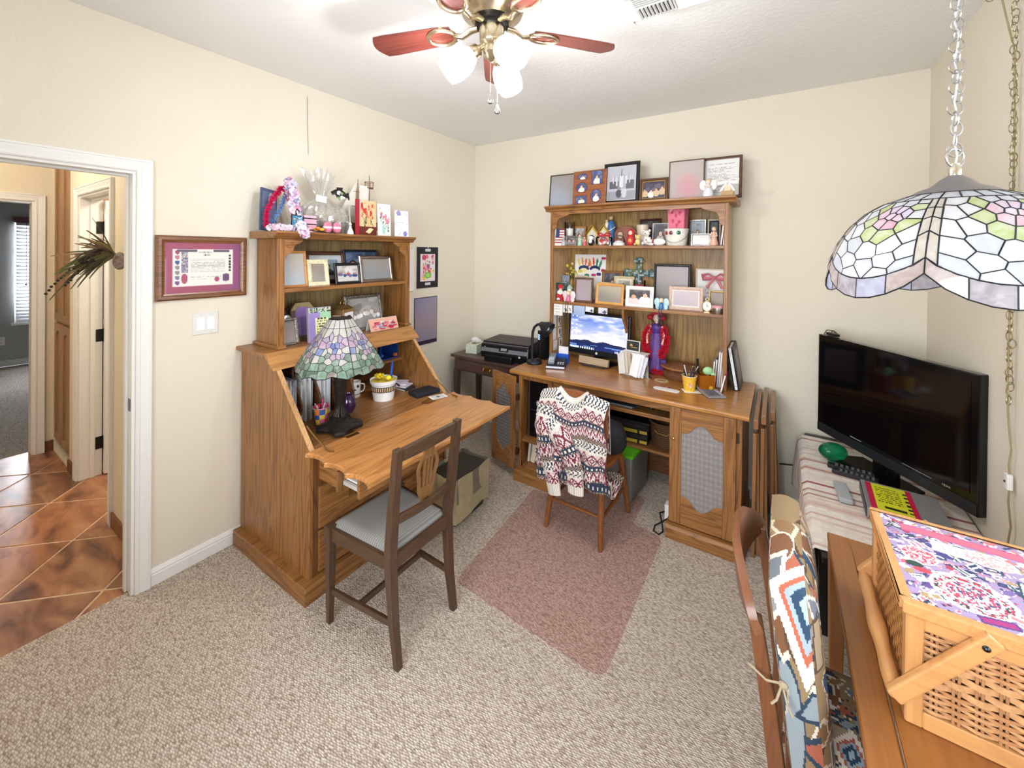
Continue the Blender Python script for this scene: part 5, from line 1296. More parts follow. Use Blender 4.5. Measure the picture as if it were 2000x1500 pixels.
def frame(label, loc, w, h, bw, fm, fn, lean=.14, rz=0, d=.014, board=None, name='picture_frame', oval=False, cat='picture frame', prof=True, stand=True, n=None):
    t = thing(name, label, cat, loc, rz); L = rotm(-lean) if lean else Matrix()
    moulding(w, h/math.cos(lean) if lean else h, bw, d, L, prof).go('moulding', fm, t)
    H = h/math.cos(lean); iw, ih = w-2*bw+.002, H-2*bw+.002
    panel('picture', iw, ih, fn, t, L @ tr(0, d*.7, bw-.001), n=n)
    if board:
        c, mw = board; moulding(iw, ih, mw, .0015, L @ tr(0, d*.55, bw-.001), False).go('mat_board', mat(c, .85, 0, .02), t)
    B().at(L).box(-w/2+.004, w/2-.004, d*.85, d, .004, H-.004).go('backing', mat('3a3028', .8), t)
    if stand and lean: B().add([(-.02, d+math.sin(lean)*.6*h, .6*h), (.02, d+math.sin(lean)*.6*h, .6*h), (.02, d+.02+.30*h, .001), (-.02, d+.02+.30*h, .001), (-.02, d+.003+math.sin(lean)*.6*h, .6*h), (.02, d+.003+math.sin(lean)*.6*h, .6*h), (.02, d+.023+.30*h, .001), (-.02, d+.023+.30*h, .001)], [(0,1,2,3),(7,6,5,4),(0,4,5,1),(1,5,6,2),(2,6,7,3),(3,7,4,0)]).go('easel_leg', mat('4a3c30', .8), t) if .30*h < .075 else None
    return t
def card(label, loc, w, h, fn, lean=.10, rz=0, name='greeting_card', cat='card', back='f2f0ec', fold=True, spread=.6):
    t = thing(name, label, cat, loc, rz); L = rotm(-lean)
    B().at(L).box(-w/2, w/2, .0006, .0016, 0, h).go('front_leaf', mat(back, .8, 0, .02), t)
    panel('print', w, h, fn, t, L, PRM)
    if fold: B().at(tr(-w/2, .0016, 0) @ rotm(0, 0, spread) @ rotm(-lean*.5)).box(0, w*.95, 0, .001, 0, h).go('back_leaf', mat(back, .8, 0, .02), t)
    return t
def fig(label, loc, parts, rz=0, name='figurine', cat='figurine'):
    """figurine from (part name, colour, builder)"""
    t = thing(name, label, cat, loc, rz)
    for nm, c, b in parts: b.go(nm, c if not isinstance(c, str) else mat(c, .35, 0, .04, coat=.2), t, smooth=True)
    return t
def ball(c, r): return B().ball(c, r, 14, 9)
def lathe(p, c=(0,0,0), n=20, **k): return B().lathe(p, n, c, **k)
def bowm(w, m=1):
    b = B()
    for s in (-1, 1):
        b.tube([(0, 0, 0), (s*w*.25, -.1*w, .16*w), (s*w*.48, -.05*w, .10*w), (s*w*.46, 0, -.08*w), (s*w*.2, .0, -.05*w), (0, 0, 0)], [.02*w, .05*w, .06*w, .06*w, .05*w, .02*w], 8, flat=2.0)
        b.tube([(0, 0, 0), (s*w*.18, -.04*w, -.25*w), (s*w*.32, -.05*w, -.5*w)], [.03*w, .05*w, .06*w], 6, flat=.4)
    return b.ball((0, -.06*w, 0), .075*w, 10, 7)
W1 = wood('x', '9a6a3c', '6a4224', .4); WB = wood('x', '6a4630', '3e281a', .4); WT = wood('x', 'c98f52', 'a06a36', .4)
BLKF = mat('1c1a1c', .35, 0, .03); CREAMF = mat('e8dcc0', .5, 0, .05); BRONZE = mat('7c5a46', .35, .6, .1)
# ============================================================ ON TOP OF THE DESK HUTCH
z = 2.0435
frame('dark-edged frame with grey-blue blurred picture, leftmost on the desk hutch', (1.09, -.25, z), .225, .272, .008, mat('4a3c36', .4), blur('a3a9b8', '9a948f'), .10)
t = thing('collage_frame', 'brown wooden frame with five shaped openings on the desk hutch', 'picture frame', (1.344, -.285, z))
L = rotm(-.10); B().at(L).box(-.137, .137, 0, .014, 0, .275).go('board', wood('x', '9c5c36', '6f3b20', .4), t, bevel=.006)
for i, (x, zz, w, h, o) in enumerate(((-.058, .228, .04, .026, 1), (.062, .212, .044, .052, 0), (-.062, .142, .046, .040, 1), (.058, .070, .043, .050, 1), (-.062, .045, .046, .030, 0))):
    f = photo('4a5a8e', 1, '6a4a34', ('f2ece0', 'efe4d8'), 40+i); n = 24
    pts = [(x+w*math.cos(a*2*PI/n), zz+h*math.sin(a*2*PI/n)) for a in range(n)] if o else [(x-w, zz-h), (x+w, zz-h), (x+w, zz+h), (x-w, zz+h)]
    B().at(L).tube([(p[0], -.001, p[1]) for p in pts], .0028, 6, True).go('opening_rim', mat('7a4424', .4), t)
    b = B().at(L)
    N = 16
    for iu in range(N):
        for iv in range(N):
            u, v = (iu+.5)/N, (iv+.5)/N
            if o and (2*u-1)**2+(2*v-1)**2 > 1: continue
            x0, x1, z0, z1 = x-w+2*w*iu/N, x-w+2*w*(iu+1)/N, zz-h+2*h*iv/N, zz-h+2*h*(iv+1)/N
            b.paint('000000'); b.col = lin(f(u, v)); b.add([(x0, -.0008, z0), (x1, -.0008, z0), (x1, -.0008, z1), (x0, -.0008, z1)], [(0, 1, 2, 3)])
    b.go('photo', PR, t, recalc=False)
bw = Collage('b9b9c2').add('r', .5, .12, .5, .14, 0, '9a9aa2').add('r', .25, .45, .16, .10, 0, '5a5a62').add('r', .8, .45, .14, .12, 0, '62626a')
for x, y, a, b in ((.5, .55, .09, .20), (.35, .55, .035, .13), (.66, .58, .03, .12), (.5, .80, .02, .10), (.22, .6, .02, .12), (.78, .62, .02, .14)): bw.add('r', x, y, a, b, 0, 'd9d9de', '8a8a92')
bw.add('e', .42, .20, .10, .12, 0, '4a4a52').add('e', .60, .22, .09, .14, 0, 'c9c9cf').add('e', .42, .36, .05, .06, 0, '8a8a90').add('e', .60, .38, .05, .06, 0, 'a9a9b0')
frame('tall black frame holding a black-and-white outdoor photograph on the desk hutch', (1.587, -.262, z), .272, .312, .026, BLKF, bw, .10, board=('d5d3d2', .006))
frame('small dark frame with gold edge and colour photo on the desk hutch', (1.832, -.29, z), .198, .165, .020, mat('5c4326', .35, .5), photo('3a3048', 4, seed=5), .12, board=('c9a55a', .004))
frame('brown-edged frame with pinkish blurred picture on the desk hutch', (2.042, -.26, z), .228, .278, .006, mat('6a4a3c', .4), lambda u, v: mixc(mixc('b5a9a4', 'c98e96', max(0, 1-((u-.55)**2+(v-.35)**2)*5)), 'c2bab4', v*.5), .10)
frame('dark-framed printed verse in the right corner of the desk hutch top', (2.256, -.225, z), .240, .285, .018, WB, lines('e9e9e6', 'a9a7a4', 18), .14)
fig('white angel figurine holding praying hands before the framed verse', (2.19, -.32, z), [('gown', 'dfe3ea', lathe([(.030, 0), (.034, .02), (.022, .06), (.016, .08), (0, .085)])), ('head', 'f0d9c4', ball((0, 0, .098), .016)), ('hair', 'd9b27a', ball((0, .004, .103), .0165)), ('wing', 'f2f0ee', B().ball((-.03, .012, .08), (.022, .006, .035), 10, 7)), ('wing', 'f2f0ee', B().ball((.03, .012, .08), (.022, .006, .035), 10, 7)), ('arm', 'e7c9b2', B().tube([(-.018, -.005, .07), (-.012, -.025, .06), (.0, -.03, .068), (.012, -.025, .06), (.018, -.005, .07)], .006, 6))])
t = thing('gift_box', 'small favour box tied with a large white bow on the desk hutch', 'box', (2.304, -.325, z)); B().box(-.035, .035, -.025, .025, 0, .03).go('box', mat('b08f62', .5), t, bevel=.003); B().frus((-.02, .02, -.015, .015, .03), (-.012, .012, -.01, .01, .07)).go('favour', mat('e5d3b0', .5), t);
bowm(.12).go('bow', mat('f4f1ee', .6, sheen=.3), t, smooth=True, loc=(0, -.01, .088))
# ============================================================ UPPER SHELF of the desk hutch
z = 1.7285
flag = lambda u, v: ('3a4270' if (u < .45 and v > .5) else ('a8434a' if int(v*13) % 2 == 0 else 'efebe6')) if v > .12 else 'f2efec'
card('upright card printed with a small striped flag on the upper shelf', (1.10, -.285, z), .076, .135, flag, .08, .15, 'flag_card', spread=.4)
fig('white pillar candle in a tall glass cup at the shelf left end', (1.115, -.13, z), [('glass', pane_glass(), lathe([(.036, 0), (.040, .01), (.042, .19), (.043, .20), (.040, .20), (.039, .012), (0, .010)], n=24, cap=False)), ('wax', 'f3efe8', lathe([(.034, .012), (.037, .14), (.035, .145), (.006, .142), (.004, .155), (0, .156)])), ], name='candle', cat='candle')
frame('oak-backed oval photo frame behind the tiny silver frame', (1.178, -.10, z), .122, .168, .016, WT, photo('cfcac6', 3, '4a4444', ('2a2a2e', 'efece8'), 11), .14)
frame('tiny silver frame with black-and-white couple photo on the upper shelf', (1.198, -.285, z), .105, .080, .011, SILVER, photo('6a6468', 2, '2a2628', ('b9b4b4', '8a8488'), 12), .14)
fig('small grey pewter animal figurine beside the flag card', (1.142, -.295, z), [('body', 'b4b4b6', lathe([(.016, 0), (.018, .02), (.011, .045), (0, .05)])), ('head', 'c2c2c4', ball((0, -.004, .056), .011)), ('ear', 'b4b4b6', B().cyl((-.006, 0, .062), (-.009, 0, .080), .004, .001, 6)), ('ear', 'b4b4b6', B().cyl((.006, 0, .062), (.009, 0, .080), .004, .001, 6))])
def lady(label, loc, dress, hair, h, hat=None, skin='ecc9b0', rz=0):
    s = h/.12; P = [('gown', dress, lathe([(.024*s, 0), (.026*s, .01*s), (.016*s, .05*s), (.010*s, .075*s), (.012*s, .085*s), (0, .092*s)])), ('head', skin, ball((0, 0, .102*s), .0125*s)), ('hair', hair, ball((0, .004*s, .106*s), .0132*s)), ('arm', skin, B().tube([(-.012*s, 0, .082*s), (-.018*s, -.012*s, .06*s), (0, -.018*s, .055*s), (.018*s, -.012*s, .06*s), (.012*s, 0, .082*s)], .0045*s, 6))]
    if hat: P.append(('hat', hat, lathe([(.020*s, .110*s), (.019*s, .113*s), (.011*s, .114*s), (.010*s, .122*s), (0, .124*s)])))
    return fig(label, loc, P, rz)
lady('mint green gowned girl figurine in front of the oval frame', (1.277, -.285, z), '9fd3b4', 'c98a5a', .088)
lady('rosy pink little girl figurine beside the mint green one', (1.318, -.285, z), 'd95a74', '7a4a34', .071)
def house(label, loc, c):
    t = thing('house_frame', label, 'picture frame', loc); L = rotm(-.08)
    pts = [(-.048, 0), (.048, 0), (.048, .095), (0, .160), (-.048, .095)]; inn = [(-.036, .012), (.036, .012), (.036, .090), (0, .138), (-.036, .090)]
    B().at(L).prism(pts, 'y', 0, .012).go('gable_board', mat(c, .4, .2), t, bevel=.002, seg=1)
    B().at(L).prism(inn, 'y', -.0012, 0).go('pale_panel', mat('e4e0cd', .6, 0, .1, 60), t)
    B().at(L).prism([(-.055, .092), (0, .166), (.055, .092), (.055, .100), (0, .175), (-.055, .100)], 'y', -.006, .014).go('roof', GOLDM, t)
    panel('photo', .04, .05, photo('8f8f94', 1, '3a3636', seed=int(loc[0]*100)), t, L @ tr(0, -.0016, .03), n=10)
house('gold gabled house-shaped frame, left one of the pair', (1.325, -.16, z), 'd6b862'); house('gold gabled house-shaped frame, right one of the pair', (1.419, -.16, z), 'd2b45e')
fig('small black-and-white round-bodied figurine in front of the house frames', (1.371, -.285, z), [('body', '1f1f22', ball((0, 0, .024), (.024, .022, .026))), ('shirt', 'f0eeec', ball((0, -.008, .03), (.016, .018, .018))), ('head', 'f2efe9', ball((0, 0, .060), (.020, .018, .019))), ('cap', '1f1f22', ball((0, .004, .066), (.0195, .018, .016)))])
t = thing('candy_jar', 'clear glass candy jar with red ribbon bow on the upper shelf', 'jar', (1.462, -.25, z))
B().lathe([(.050, 0), (.062, .02), (.064, .06), (.050, .075), (.052, .082)], 24, cap=False).go('glass', pane_glass(), t, smooth=True)
for i in range(16): B().ball((.036*math.cos(i*2.4)*(.4+.6*hsh(i, 1)), .036*math.sin(i*2.4)*(.4+.6*hsh(i, 1)), .012+.028*hsh(i, 4)), .012, 8, 6).go('candy', mat(['d94a5a', 'f4efe9', 'e8a0a8'][i % 3], .3), t, smooth=True)
bowm(.09).go('ribbon', mat('b3283c', .5), t, smooth=True, loc=(.02, -.055, .08))
fig('tall blue-robed mother and child statuette at the back', (1.465, -.105, z), [('robe', '3f6ea6', lathe([(.036, 0), (.040, .02), (.030, .10), (.036, .16), (.018, .20), (0, .205)])), ('head', 'e3bfa2', ball((0, -.006, .222), .017)), ('hair', 'c9a06a', ball((0, .002, .230), .0165)), ('child', 'efe3d2', ball((-.028, -.022, .165), (.016, .016, .03))), ('child_head', 'e3bfa2', ball((-.028, -.028, .200), .011)), ('sash', 'e9e4dc', B().tube([(-.03, -.02, .13), (0, -.038, .12), (.032, -.01, .15)], .006, 6))], name='statuette', cat='statuette')
t = thing('arched_frame', 'reddish wooden arched frame with two small round photos', 'picture frame', (1.585, -.12, z))
ap = [(-.088, 0), (.088, 0), (.088, .09)]+[(.088*math.cos(a*PI/14), .09+.068*math.sin(a*PI/14)) for a in range(1, 14)]+[(-.088, .09)]
B().prism(ap, 'y', 0, .014).go('board', wood('x', '9a5a3e', '6f3b28', .4), t, bevel=.003, seg=1)
for x in (-.042, .042):
    B().at(tr(x, -.0012, .085)).prism([(.022*math.cos(a*PI/10), .028*math.sin(a*PI/10)) for a in range(20)], 'y', 0, .001).go('round_photo', mat('d9bda6', .5, 0, .3, 90), t)
    B().at(tr(x, -.002, .085)).tube([(.023*math.cos(a*PI/10), 0, .029*math.sin(a*PI/10)) for a in range(20)], .0025, 6, True).go('photo_rim', mat('5f3422', .4), t)
fig('clear snow dome on a white base in front of the arched frame', (1.58, -.255, z), [('base', 'eceae6', lathe([(.044, 0), (.046, .01), (.042, .022), (.036, .024)])), ('snow', 'f6f6f4', lathe([(.037, .024), (.03, .034), (0, .040)])), ('dome', pane_glass(), lathe([(.040, .024), (.042, .045), (.034, .066), (.018, .077), (0, .080)]))], name='snow_globe', cat='snow globe')
fig('red nesting doll with painted face on the upper shelf', (1.672, -.262, z), [('body', 'c22f35', lathe([(.024, 0), (.031, .015), (.032, .04), (.022, .065), (.018, .072)])), ('head', 'c8353a', ball((0, 0, .093), (.026, .025, .030))), ('face', 'f0d3b8', ball((0, -.010, .093), (.018, .018, .020))), ('apron', 'e8c24a', ball((0, -.012, .036), (.020, .022, .022))), ('rose', 'e05a50', ball((0, -.030, .036), .006))], name='nesting_doll', cat='doll')
fig('beige ceramic cup-shaped candle holder behind the teddy bears', (1.722, -.14, z), [('cup', 'd9cbb6', lathe([(.034, 0), (.040, .03), (.044, .14), (.046, .158), (.042, .158), (.038, .14), (0, .13)], n=24))], name='candle_holder', cat='candle holder')
def bear(label, loc, c, s, muz='f3e6d2', scarf=None):
    P = [('body', c, ball((0, 0, .030*s), (.022*s, .020*s, .028*s))), ('head', c, ball((0, -.004*s, .070*s), .020*s)), ('muzzle', muz, ball((0, -.022*s, .065*s), (.009*s, .008*s, .007*s))), ('ear', c, ball((-.016*s, 0, .086*s), .008*s)), ('ear', c, ball((.016*s, 0, .086*s), .008*s)), ('leg', c, ball((-.016*s, -.02*s, .012*s), (.010*s, .016*s, .011*s))), ('leg', c, ball((.016*s, -.02*s, .012*s), (.010*s, .016*s, .011*s))), ('nose', '2a2020', ball((0, -.030*s, .067*s), .003*s))]
    if scarf: P.append(('scarf', scarf, B().tube([(.018*s*math.cos(a*PI/8), -.002+.018*s*math.sin(a*PI/8), .050*s) for a in range(16)], .005*s, 6, True)))
    return fig(label, loc, P, 0, 'plush_bear', 'plush toy')
bear('white plush bear sitting before the dark frame', (1.775, -.225, z), 'efe8df', 1.28)
bear('small yellow plush bear beside the nesting doll', (1.728, -.288, z), 'e8cf86', .85)
frame('dark reddish wooden frame standing at the back behind the bears', (1.754, -.075, z), .158, .210, .016, mat('4a2620', .35), photo('2c2426', 1, seed=15), .10)
frame('clear-edged frame with portrait of a person in a cap', (1.853, -.165, z), .112, .168, .006, WHITEP, photo('4a4650', 1, '2a2426', ('2a2a30', 'd0c8c0'), 16), .10)
t = thing('plush_dog', 'white plush dog with red scarf lying on the upper shelf', 'plush toy', (1.857, -.285, z))
for nm, c, b in (('body', 'f4f1ec', ball((.02, 0, .026), (.045, .024, .026))), ('head', 'f4f1ec', ball((-.040, -.004, .040), (.026, .020, .021))), ('ear', '26262a', ball((-.030, -.012, .044), (.008, .010, .018))), ('nose', '1c1c1e', ball((-.064, -.008, .040), .006)), ('scarf', 'b3283c', B().tube([(-.018, .019*math.cos(a*PI/8), .032+.019*math.sin(a*PI/8)) for a in range(16)], .005, 6, True)), ('paw', 'f4f1ec', ball((-.030, -.018, .010), (.018, .009, .009)))): b.go(nm, mat(c, .9), t, smooth=True)
t = thing('metal_pail', 'white painted pail with cat-eye badges holding the pink bag', 'pail', (1.978, -.215, z))
B().lathe([(.066, 0), (.068, .004), (.080, .112), (.083, .116), (.080, .118), (.076, .112), (.064, .008), (0, .006)], 28).go('pail', mat('efece2', .35), t, smooth=True)
for a, c in ((-2.35, 'b0303a'), (-1.85, '8a3a5a'), (-1.2, '2f6a52')):
    p = (.0765*math.cos(a), .0765*math.sin(a), .088); B().at(tr(*p) @ rotm(0, 0, a) @ rotm(0, PI/2, 0)).lathe([(.014, 0), (.014, .002), (.010, .005), (0, .006)], 16).go('badge', mat(c, .2, coat=.5), t, smooth=True)
B().tube([(.080*math.cos(a), .080*math.sin(a)-.006, .095-.075*math.sin((a+PI)/PI*PI)) for a in [(-PI+PI*i/16) for i in range(17)]], .002, 6).go('bail_handle', STEEL, t, smooth=True)
t = thing('gift_bag', 'pink gift bag with hearts and a white flower standing in the pail', 'bag', (1.985, -.205, 1.842), -.2)
B().frus((-.055, .055, -.030, .030, 0), (-.062, .062, -.036, .036, .165)).go('bag', mat('de7690', .6, 0, .03), t)
bagp = Collage('e0788f')
for i, (x, y) in enumerate(((.3, .35), (.7, .3), (.5, .6), (.25, .75), (.75, .7), (.55, .15))): bagp.add('e', x-.04, y+.03, .055, .05, 0, 'c9405c').add('e', x+.04, y+.03, .055, .05, 0, 'c9405c').add('d', x, y-.02, .09, .09, 0, 'c9405c')
bagp.add('e', .18, .86, .09, .03, 0, 'f6eef0').add('e', .18, .86, .03, .09, 0, 'f6eef0').add('e', .18, .86, .03, .03, 0, 'f2d24a')
panel('front_print', .108, .155, bagp, t, tr(0, -.0325, .005) @ rotm(.037))
B().tube([(-.03, -.034, .16), (-.028, -.036, .185), (0, -.037, .195), (.028, -.036, .185), (.03, -.034, .16)], .002, 6).go('cord_handle', mat('f0b0be', .7), t, smooth=True)
frame('silver frame with oval mat next to the pail', (2.098, -.12, z), .108, .188, .010, SILVER, photo('9fa3a8', 1, seed=18), .10, board=('b9c4cc', .02))
frame('low wide silver frame facing forward at the shelf right side', (2.142, -.275, z), .122, .082, .010, SILVER, blur('f0efe9', 'd8d8d6'), .18)  # near-white picture: glare on the glass put into its colour
frame('cream frame with dark mat leaning at the shelf right end', (2.20, -.095, z), .084, .190, .010, CREAMF, photo('3a3c48', 1, seed=19), .10, board=('2e2f38', .012))
lady('peach winged angel figurine at the right end of the shelf', (2.222, -.265, z), 'e0b49c', 'e6cfa0', .126, None)
for k in range(2):
    t = thing('thin_book', ['thin brown book leaning at the right end of the upper shelf', 'thin tan book beside the brown one on the upper shelf'][k], 'book', (2.266+.016*k-.004, -.20, z), 0, rot=(0, .10-.03*k, 0)); B().box(-.006, .006, -.05, .07, 0.001, .17).go('cover', mat(['9a5a34', 'b0713f'][k], .5), t, bevel=.001, seg=1); B().box(-.0045, .0045, -.0515, .068, .003, .167).go('pages', PAPER, t)
# ============================================================ MIDDLE SHELF of the desk hutch
z = 1.2845
hp = Collage('f1f0ee'); rg = R(33)
for k, (x0, cs) in enumerate(((.30, ('e6d25a', 'e9965a', 'd9806a', 'c75a4a')), (.66, ('e58a3a', 'e0503a', '2f7a5a', '2f8a6a')))):
    for i in range(4): hp.add('e', x0-.16+.11*i, .66+.05*math.sin(i*1.4), .035, .17, .12*(1.5-i), cs[i])
    hp.add('e', x0, .42, .17, .13, 0, ['2e3a6a', '24325a'][k]).add('e', x0, .33, .13, .10, 0, ['efe2b0', 'e9e6e2'][k])
for x, y, c in ((.92, .85, 'c2265a'), (.92, .36, 'b0245a'), (.62, .16, 'c92a66'), (.78, .2, '4a2a6a'), (.40, .14, '2f7a5a'), (.18, .30, 'd8c24a')): hp.add('e', x-.02, y, .055, .06, 0, c).add('e', x+.03, y, .05, .06, 0, c)
card('white sheet with colourful painted handprints at the back of the middle shelf', (1.262, -.05, z+.0), .275, .375, lambda u, v: hp(u, max(0, (v-.46)/.54)) if v > .46 else 'f1f0ee', .05, 0, 'handprint_painting', 'painting', fold=False)
t = thing('flower_vase', 'dried yellow flowers in a gold cherub vase on the middle shelf', 'vase', (1.118, -.09, z))
B().lathe([(.028, 0), (.032, .02), (.018, .06), (.030, .11), (.026, .15), (.016, .165), (.020, .175)], 18).go('vase', mat('b08a4c', .4, .4), t, smooth=True)
rg = R(5)
for i in range(16):
    a = rg.uniform(0, 6.28); r_ = rg.uniform(.01, .045); zz = rg.uniform(.20, .30)
    B().cyl((0, 0, .16), (r_*math.cos(a), r_*math.sin(a), zz), .0012, n=5).go('stem', mat('6f7a3a', .8), t)
    B().ball((r_*math.cos(a), r_*math.sin(a), zz), rg.uniform(.008, .014), 8, 6).go('blossom', mat(rg.choice(['dcc24a', 'e6d68a', 'b9b06a', 'c9a83a']), .8), t, smooth=True)
frame('narrow grey-blue frame tucked in the left corner of the middle shelf', (1.10, -.16, z), .060, .20, .008, mat('8a94a4', .4), photo('7a8294', 1, seed=21), .08, .35)
santa = photo('2a3a34', 1, 'b3242e', ('b8262e',), 23); santa.add('e', .5, .45, .24, .12, 0, 'f0ece8').add('e', .5, .78, .20, .12, 0, 'b3242e').add('e', .35, .08, .12, .06, 0, 'f2eeee')
card('red and green holiday card at the left end of the middle shelf', (1.10, -.262, z), .108, .145, santa, .08, .25, 'holiday_card', spread=.35)
def sitter(label, loc, body, wing, leg, s=1.0):
    """shelf sitter with wings; legs dangle over the shelf edge"""
    P = [('body', body, lathe([(.012*s, 0), (.015*s, .01*s), (.010*s, .035*s), (0, .040*s)])), ('head', 'f0d9c0', ball((0, 0, .052*s), .013*s)), ('hair', 'e0c98a', ball((0, .004*s, .057*s), .013*s)),
         ('leg', leg, B().tube([(-.006*s, -.008, .006*s), (-.007*s, -.026, .004*s), (-.008*s, -.032, -.02), (-.008*s, -.032, -.085*s)], .002*s, 6)), ('leg', leg, B().tube([(.006*s, -.008, .006*s), (.007*s, -.026, .004*s), (.008*s, -.032, -.02), (.008*s, -.032, -.085*s)], .002*s, 6)),
         ('boot', '2a2424', ball((-.008*s, -.036, -.090*s), (.006*s, .010*s, .006*s))), ('boot', '2a2424', ball((.008*s, -.036, -.090*s), (.006*s, .010*s, .006*s)))]
    for sx in (-1, 1): P += [('wing', wing, B().ball((sx*.026*s, .012*s, .042*s), (.018*s, .003*s, .026*s), 12, 8)), ('wing', wing, B().ball((sx*.022*s, .012*s, .014*s), (.015*s, .003*s, .018*s), 12, 8))]
    return fig(label, loc, P, 0, 'shelf_sitter', 'figurine')
sitter('pink winged shelf-sitter figurine with dark legs dangling at left', (1.193, -.306, z), 'e07a92', 'f0dfe4', '3a3232', 1.25)
fig('pale green gnome head figurine above the pink shelf sitter', (1.182, -.255, z), [('body', 'b9cbb8', lathe([(.026, 0), (.028, .03), (.020, .08), (.012, .1), (0, .102)])), ('beard', 'eef0ea', ball((0, -.012, .085), (.018, .012, .022))), ('hat', 'a9bfa9', lathe([(.026, .098), (.020, .115), (0, .135)]))])
frame('cream frame behind the bronze frame on the middle shelf', (1.20, -.10, z), .115, .20, .012, CREAMF, blur('d9d6cc', 'b9b4aa'), .10)
frame('bronze frame with mauve-grey blurred photo on the middle shelf', (1.296, -.255, z), .150, .192, .014, BRONZE, blur('a99aa2', 'a39494'), .10, .10)
t = frame('orange wooden frame with rounded corners and blurred photo', (1.515, -.285, z), .220, .158, .020, mat('d8a05c', .4, 0, .08), blur('8f8880', 'b4ab98'), .12, -.05)
B().at(rotm(-.12)).lathe([(.048, 0), (.05, .012), (.0, .012)], 20, (-.05, .02, .155), sy=.3).go('tan_crest', mat('cfa574', .5), t, smooth=True)
frame('brown wooden frame standing behind the orange frame', (1.465, -.09, z), .172, .245, .020, W1, photo('4a4a5a', 1, seed=24), .10)
t = frame('cream frame with oval portrait behind the white frame', (1.57, -.12, z), .160, .208, .018, mat('d9c49a', .5), photo('cabfae', 1, '4a3a34', ('6a5a50',), 25), .10, board=('e9e0cc', .016))
# mosaic cross
t = thing('mosaic_cross', 'glass mosaic cross ornament standing at the back of the middle shelf', 'cross', (1.675, -.075, z)); L = rotm(-.06)
cp_ = []
for k in range(4):
    a = k*PI/2
    for d, r_ in ((-.36, .045), (-.30, .10), (-.20, .125), (.20, .125), (.30, .10), (.36, .045)): cp_.append((r_*math.cos(a+d)*(.92 if k % 2 == 0 else 1.0) if True else 0, .235+r_*math.sin(a+d)))
B().at(L).prism(cp_, 'y', 0, .010).go('slab', mat('4f5a5c', .6), t)
rg = R(8); mos = [mat(c, .1, coat=.6) for c in ('7aa39a', '3f6a78', 'b9c9c4', '5a7a4a', '8a7a52', '2f4a5a', '9fb9c6')]
for i in range(-8, 9):
    for j in range(-8, 9):
        x, zz = i*.0155, .235+j*.0155; r_ = math.hypot(x, zz-.235); a = math.atan2(zz-.235, x) % (PI/2); a = min(a, PI/2-a)
        if r_ < .040 or (r_ < .116 and a < .34*(1 if r_ < .1 else .8)): B().at(L @ tr(x+rg.uniform(-.001, .001), -.002, zz) @ rotm(0, rg.uniform(-.4, .4), 0)).box(-.0068, .0068, 0, .002, -.0068, .0068).go('tessera', rg.choice(mos), t)
B().at(L).box(-.012, .012, .0, .01, 0.001, .12).box(-.05, .05, -.02, .03, 0, .006).go('stand', mat('5a4030', .5), t)
fig('pink candle in a clear glass cup on the middle shelf', (1.70, -.13, z), [('glass', pane_glass(), lathe([(.040, 0), (.044, .10), (.045, .185), (.042, .185), (.040, .012), (0, .01)], cap=False)), ('wax', 'd0506a', lathe([(.037, .012), (.040, .15), (.008, .148), (.003, .152), (.002, .162), (0, .163)])), ('riser', '8a6a4a', lathe([(.036, .001), (.036, .011), (0, .011)]))], name='candle', cat='candle')
frame('white frame with photo of a couple in pale shirts', (1.741, -.288, z), .200, .150, .020, WHITEP, photo('4a4248', 2, '3a2c28', ('f0e9e6', 'e0d0cc'), 27), .12, board=('d9d4d0', .008))
sitter('blue butterfly shelf-sitter figurine hanging above the doll', (1.901, -.306, z), '3f7ab0', 'b9dcea', '3a3a5a', 1.15)
frame('large black beaded frame with grey-mauve blurred photo', (1.935, -.16, z), .255, .312, .018, BLKF, blur('8f8a88', 'b0a3a6'), .09)
frame('pinkish stone-textured low frame with blurred photo', (2.047, -.252, z), .222, .160, .024, mat('d9bdae', .7, 0, .25, 160, .4, 120), blur('bdb0b8', 'c9bcc0'), .12, board=('efe8e2', .008))
t = frame('cream keepsake frame tied with a pink bow at right of the middle shelf', (2.18, -.085, z), .195, .285, .010, CREAMF, lambda u, v: 'b9b4ac' if (abs(u-.38) < .07 and .25 < v < .62 and hsh(int(u*30), int(v*40)) > .4) else 'efede6', .08)
bowm(.15).go('bow', mat('d0727e', .45, sheen=.4), t, smooth=True, loc=(.03, -.02, .225))
frame('small gold frame with taupe blurred photo at the shelf right end', (2.232, -.19, z), .092, .138, .008, GOLDM, blur('a3968c', 'a89a92'), .10, -.1)
t = thing('pocket_watch_clock', 'small oval watch-shaped brass clock on the middle shelf', 'clock', (2.186, -.268, z)); L = rotm(-.15)
B().at(L @ tr(0, 0, .040) @ rotm(PI/2)).lathe([(.001, -.008), (.030, -.008), (.032, 0), (.030, .006), (.026, .008)], 28, sy=1.2).go('case', mat('b9a67a', .3, .8), t, smooth=True)
B().at(L @ tr(0, -.0085, .040) @ rotm(PI/2)).lathe([(.026, 0), (.0, .0005)], 28, sy=1.2).go('dial', mat('efece4', .5), t)
B().at(L).tube([(.010*math.cos(a*PI/8), 0, .087+.010*math.sin(a*PI/8)) for a in range(16)], .0022, 6, True).go('bow_ring', mat('b9a67a', .3, .8), t, smooth=True)
B().at(L).box(-.001, .001, -.0105, -.0095, .040, .060).box(-.001, .012, -.0105, -.0095, .039, .041).go('hands', BLACK, t)
B().box(-.018, .018, -.014, .030, 0, .005).go('foot', mat('b9a67a', .3, .8), t)
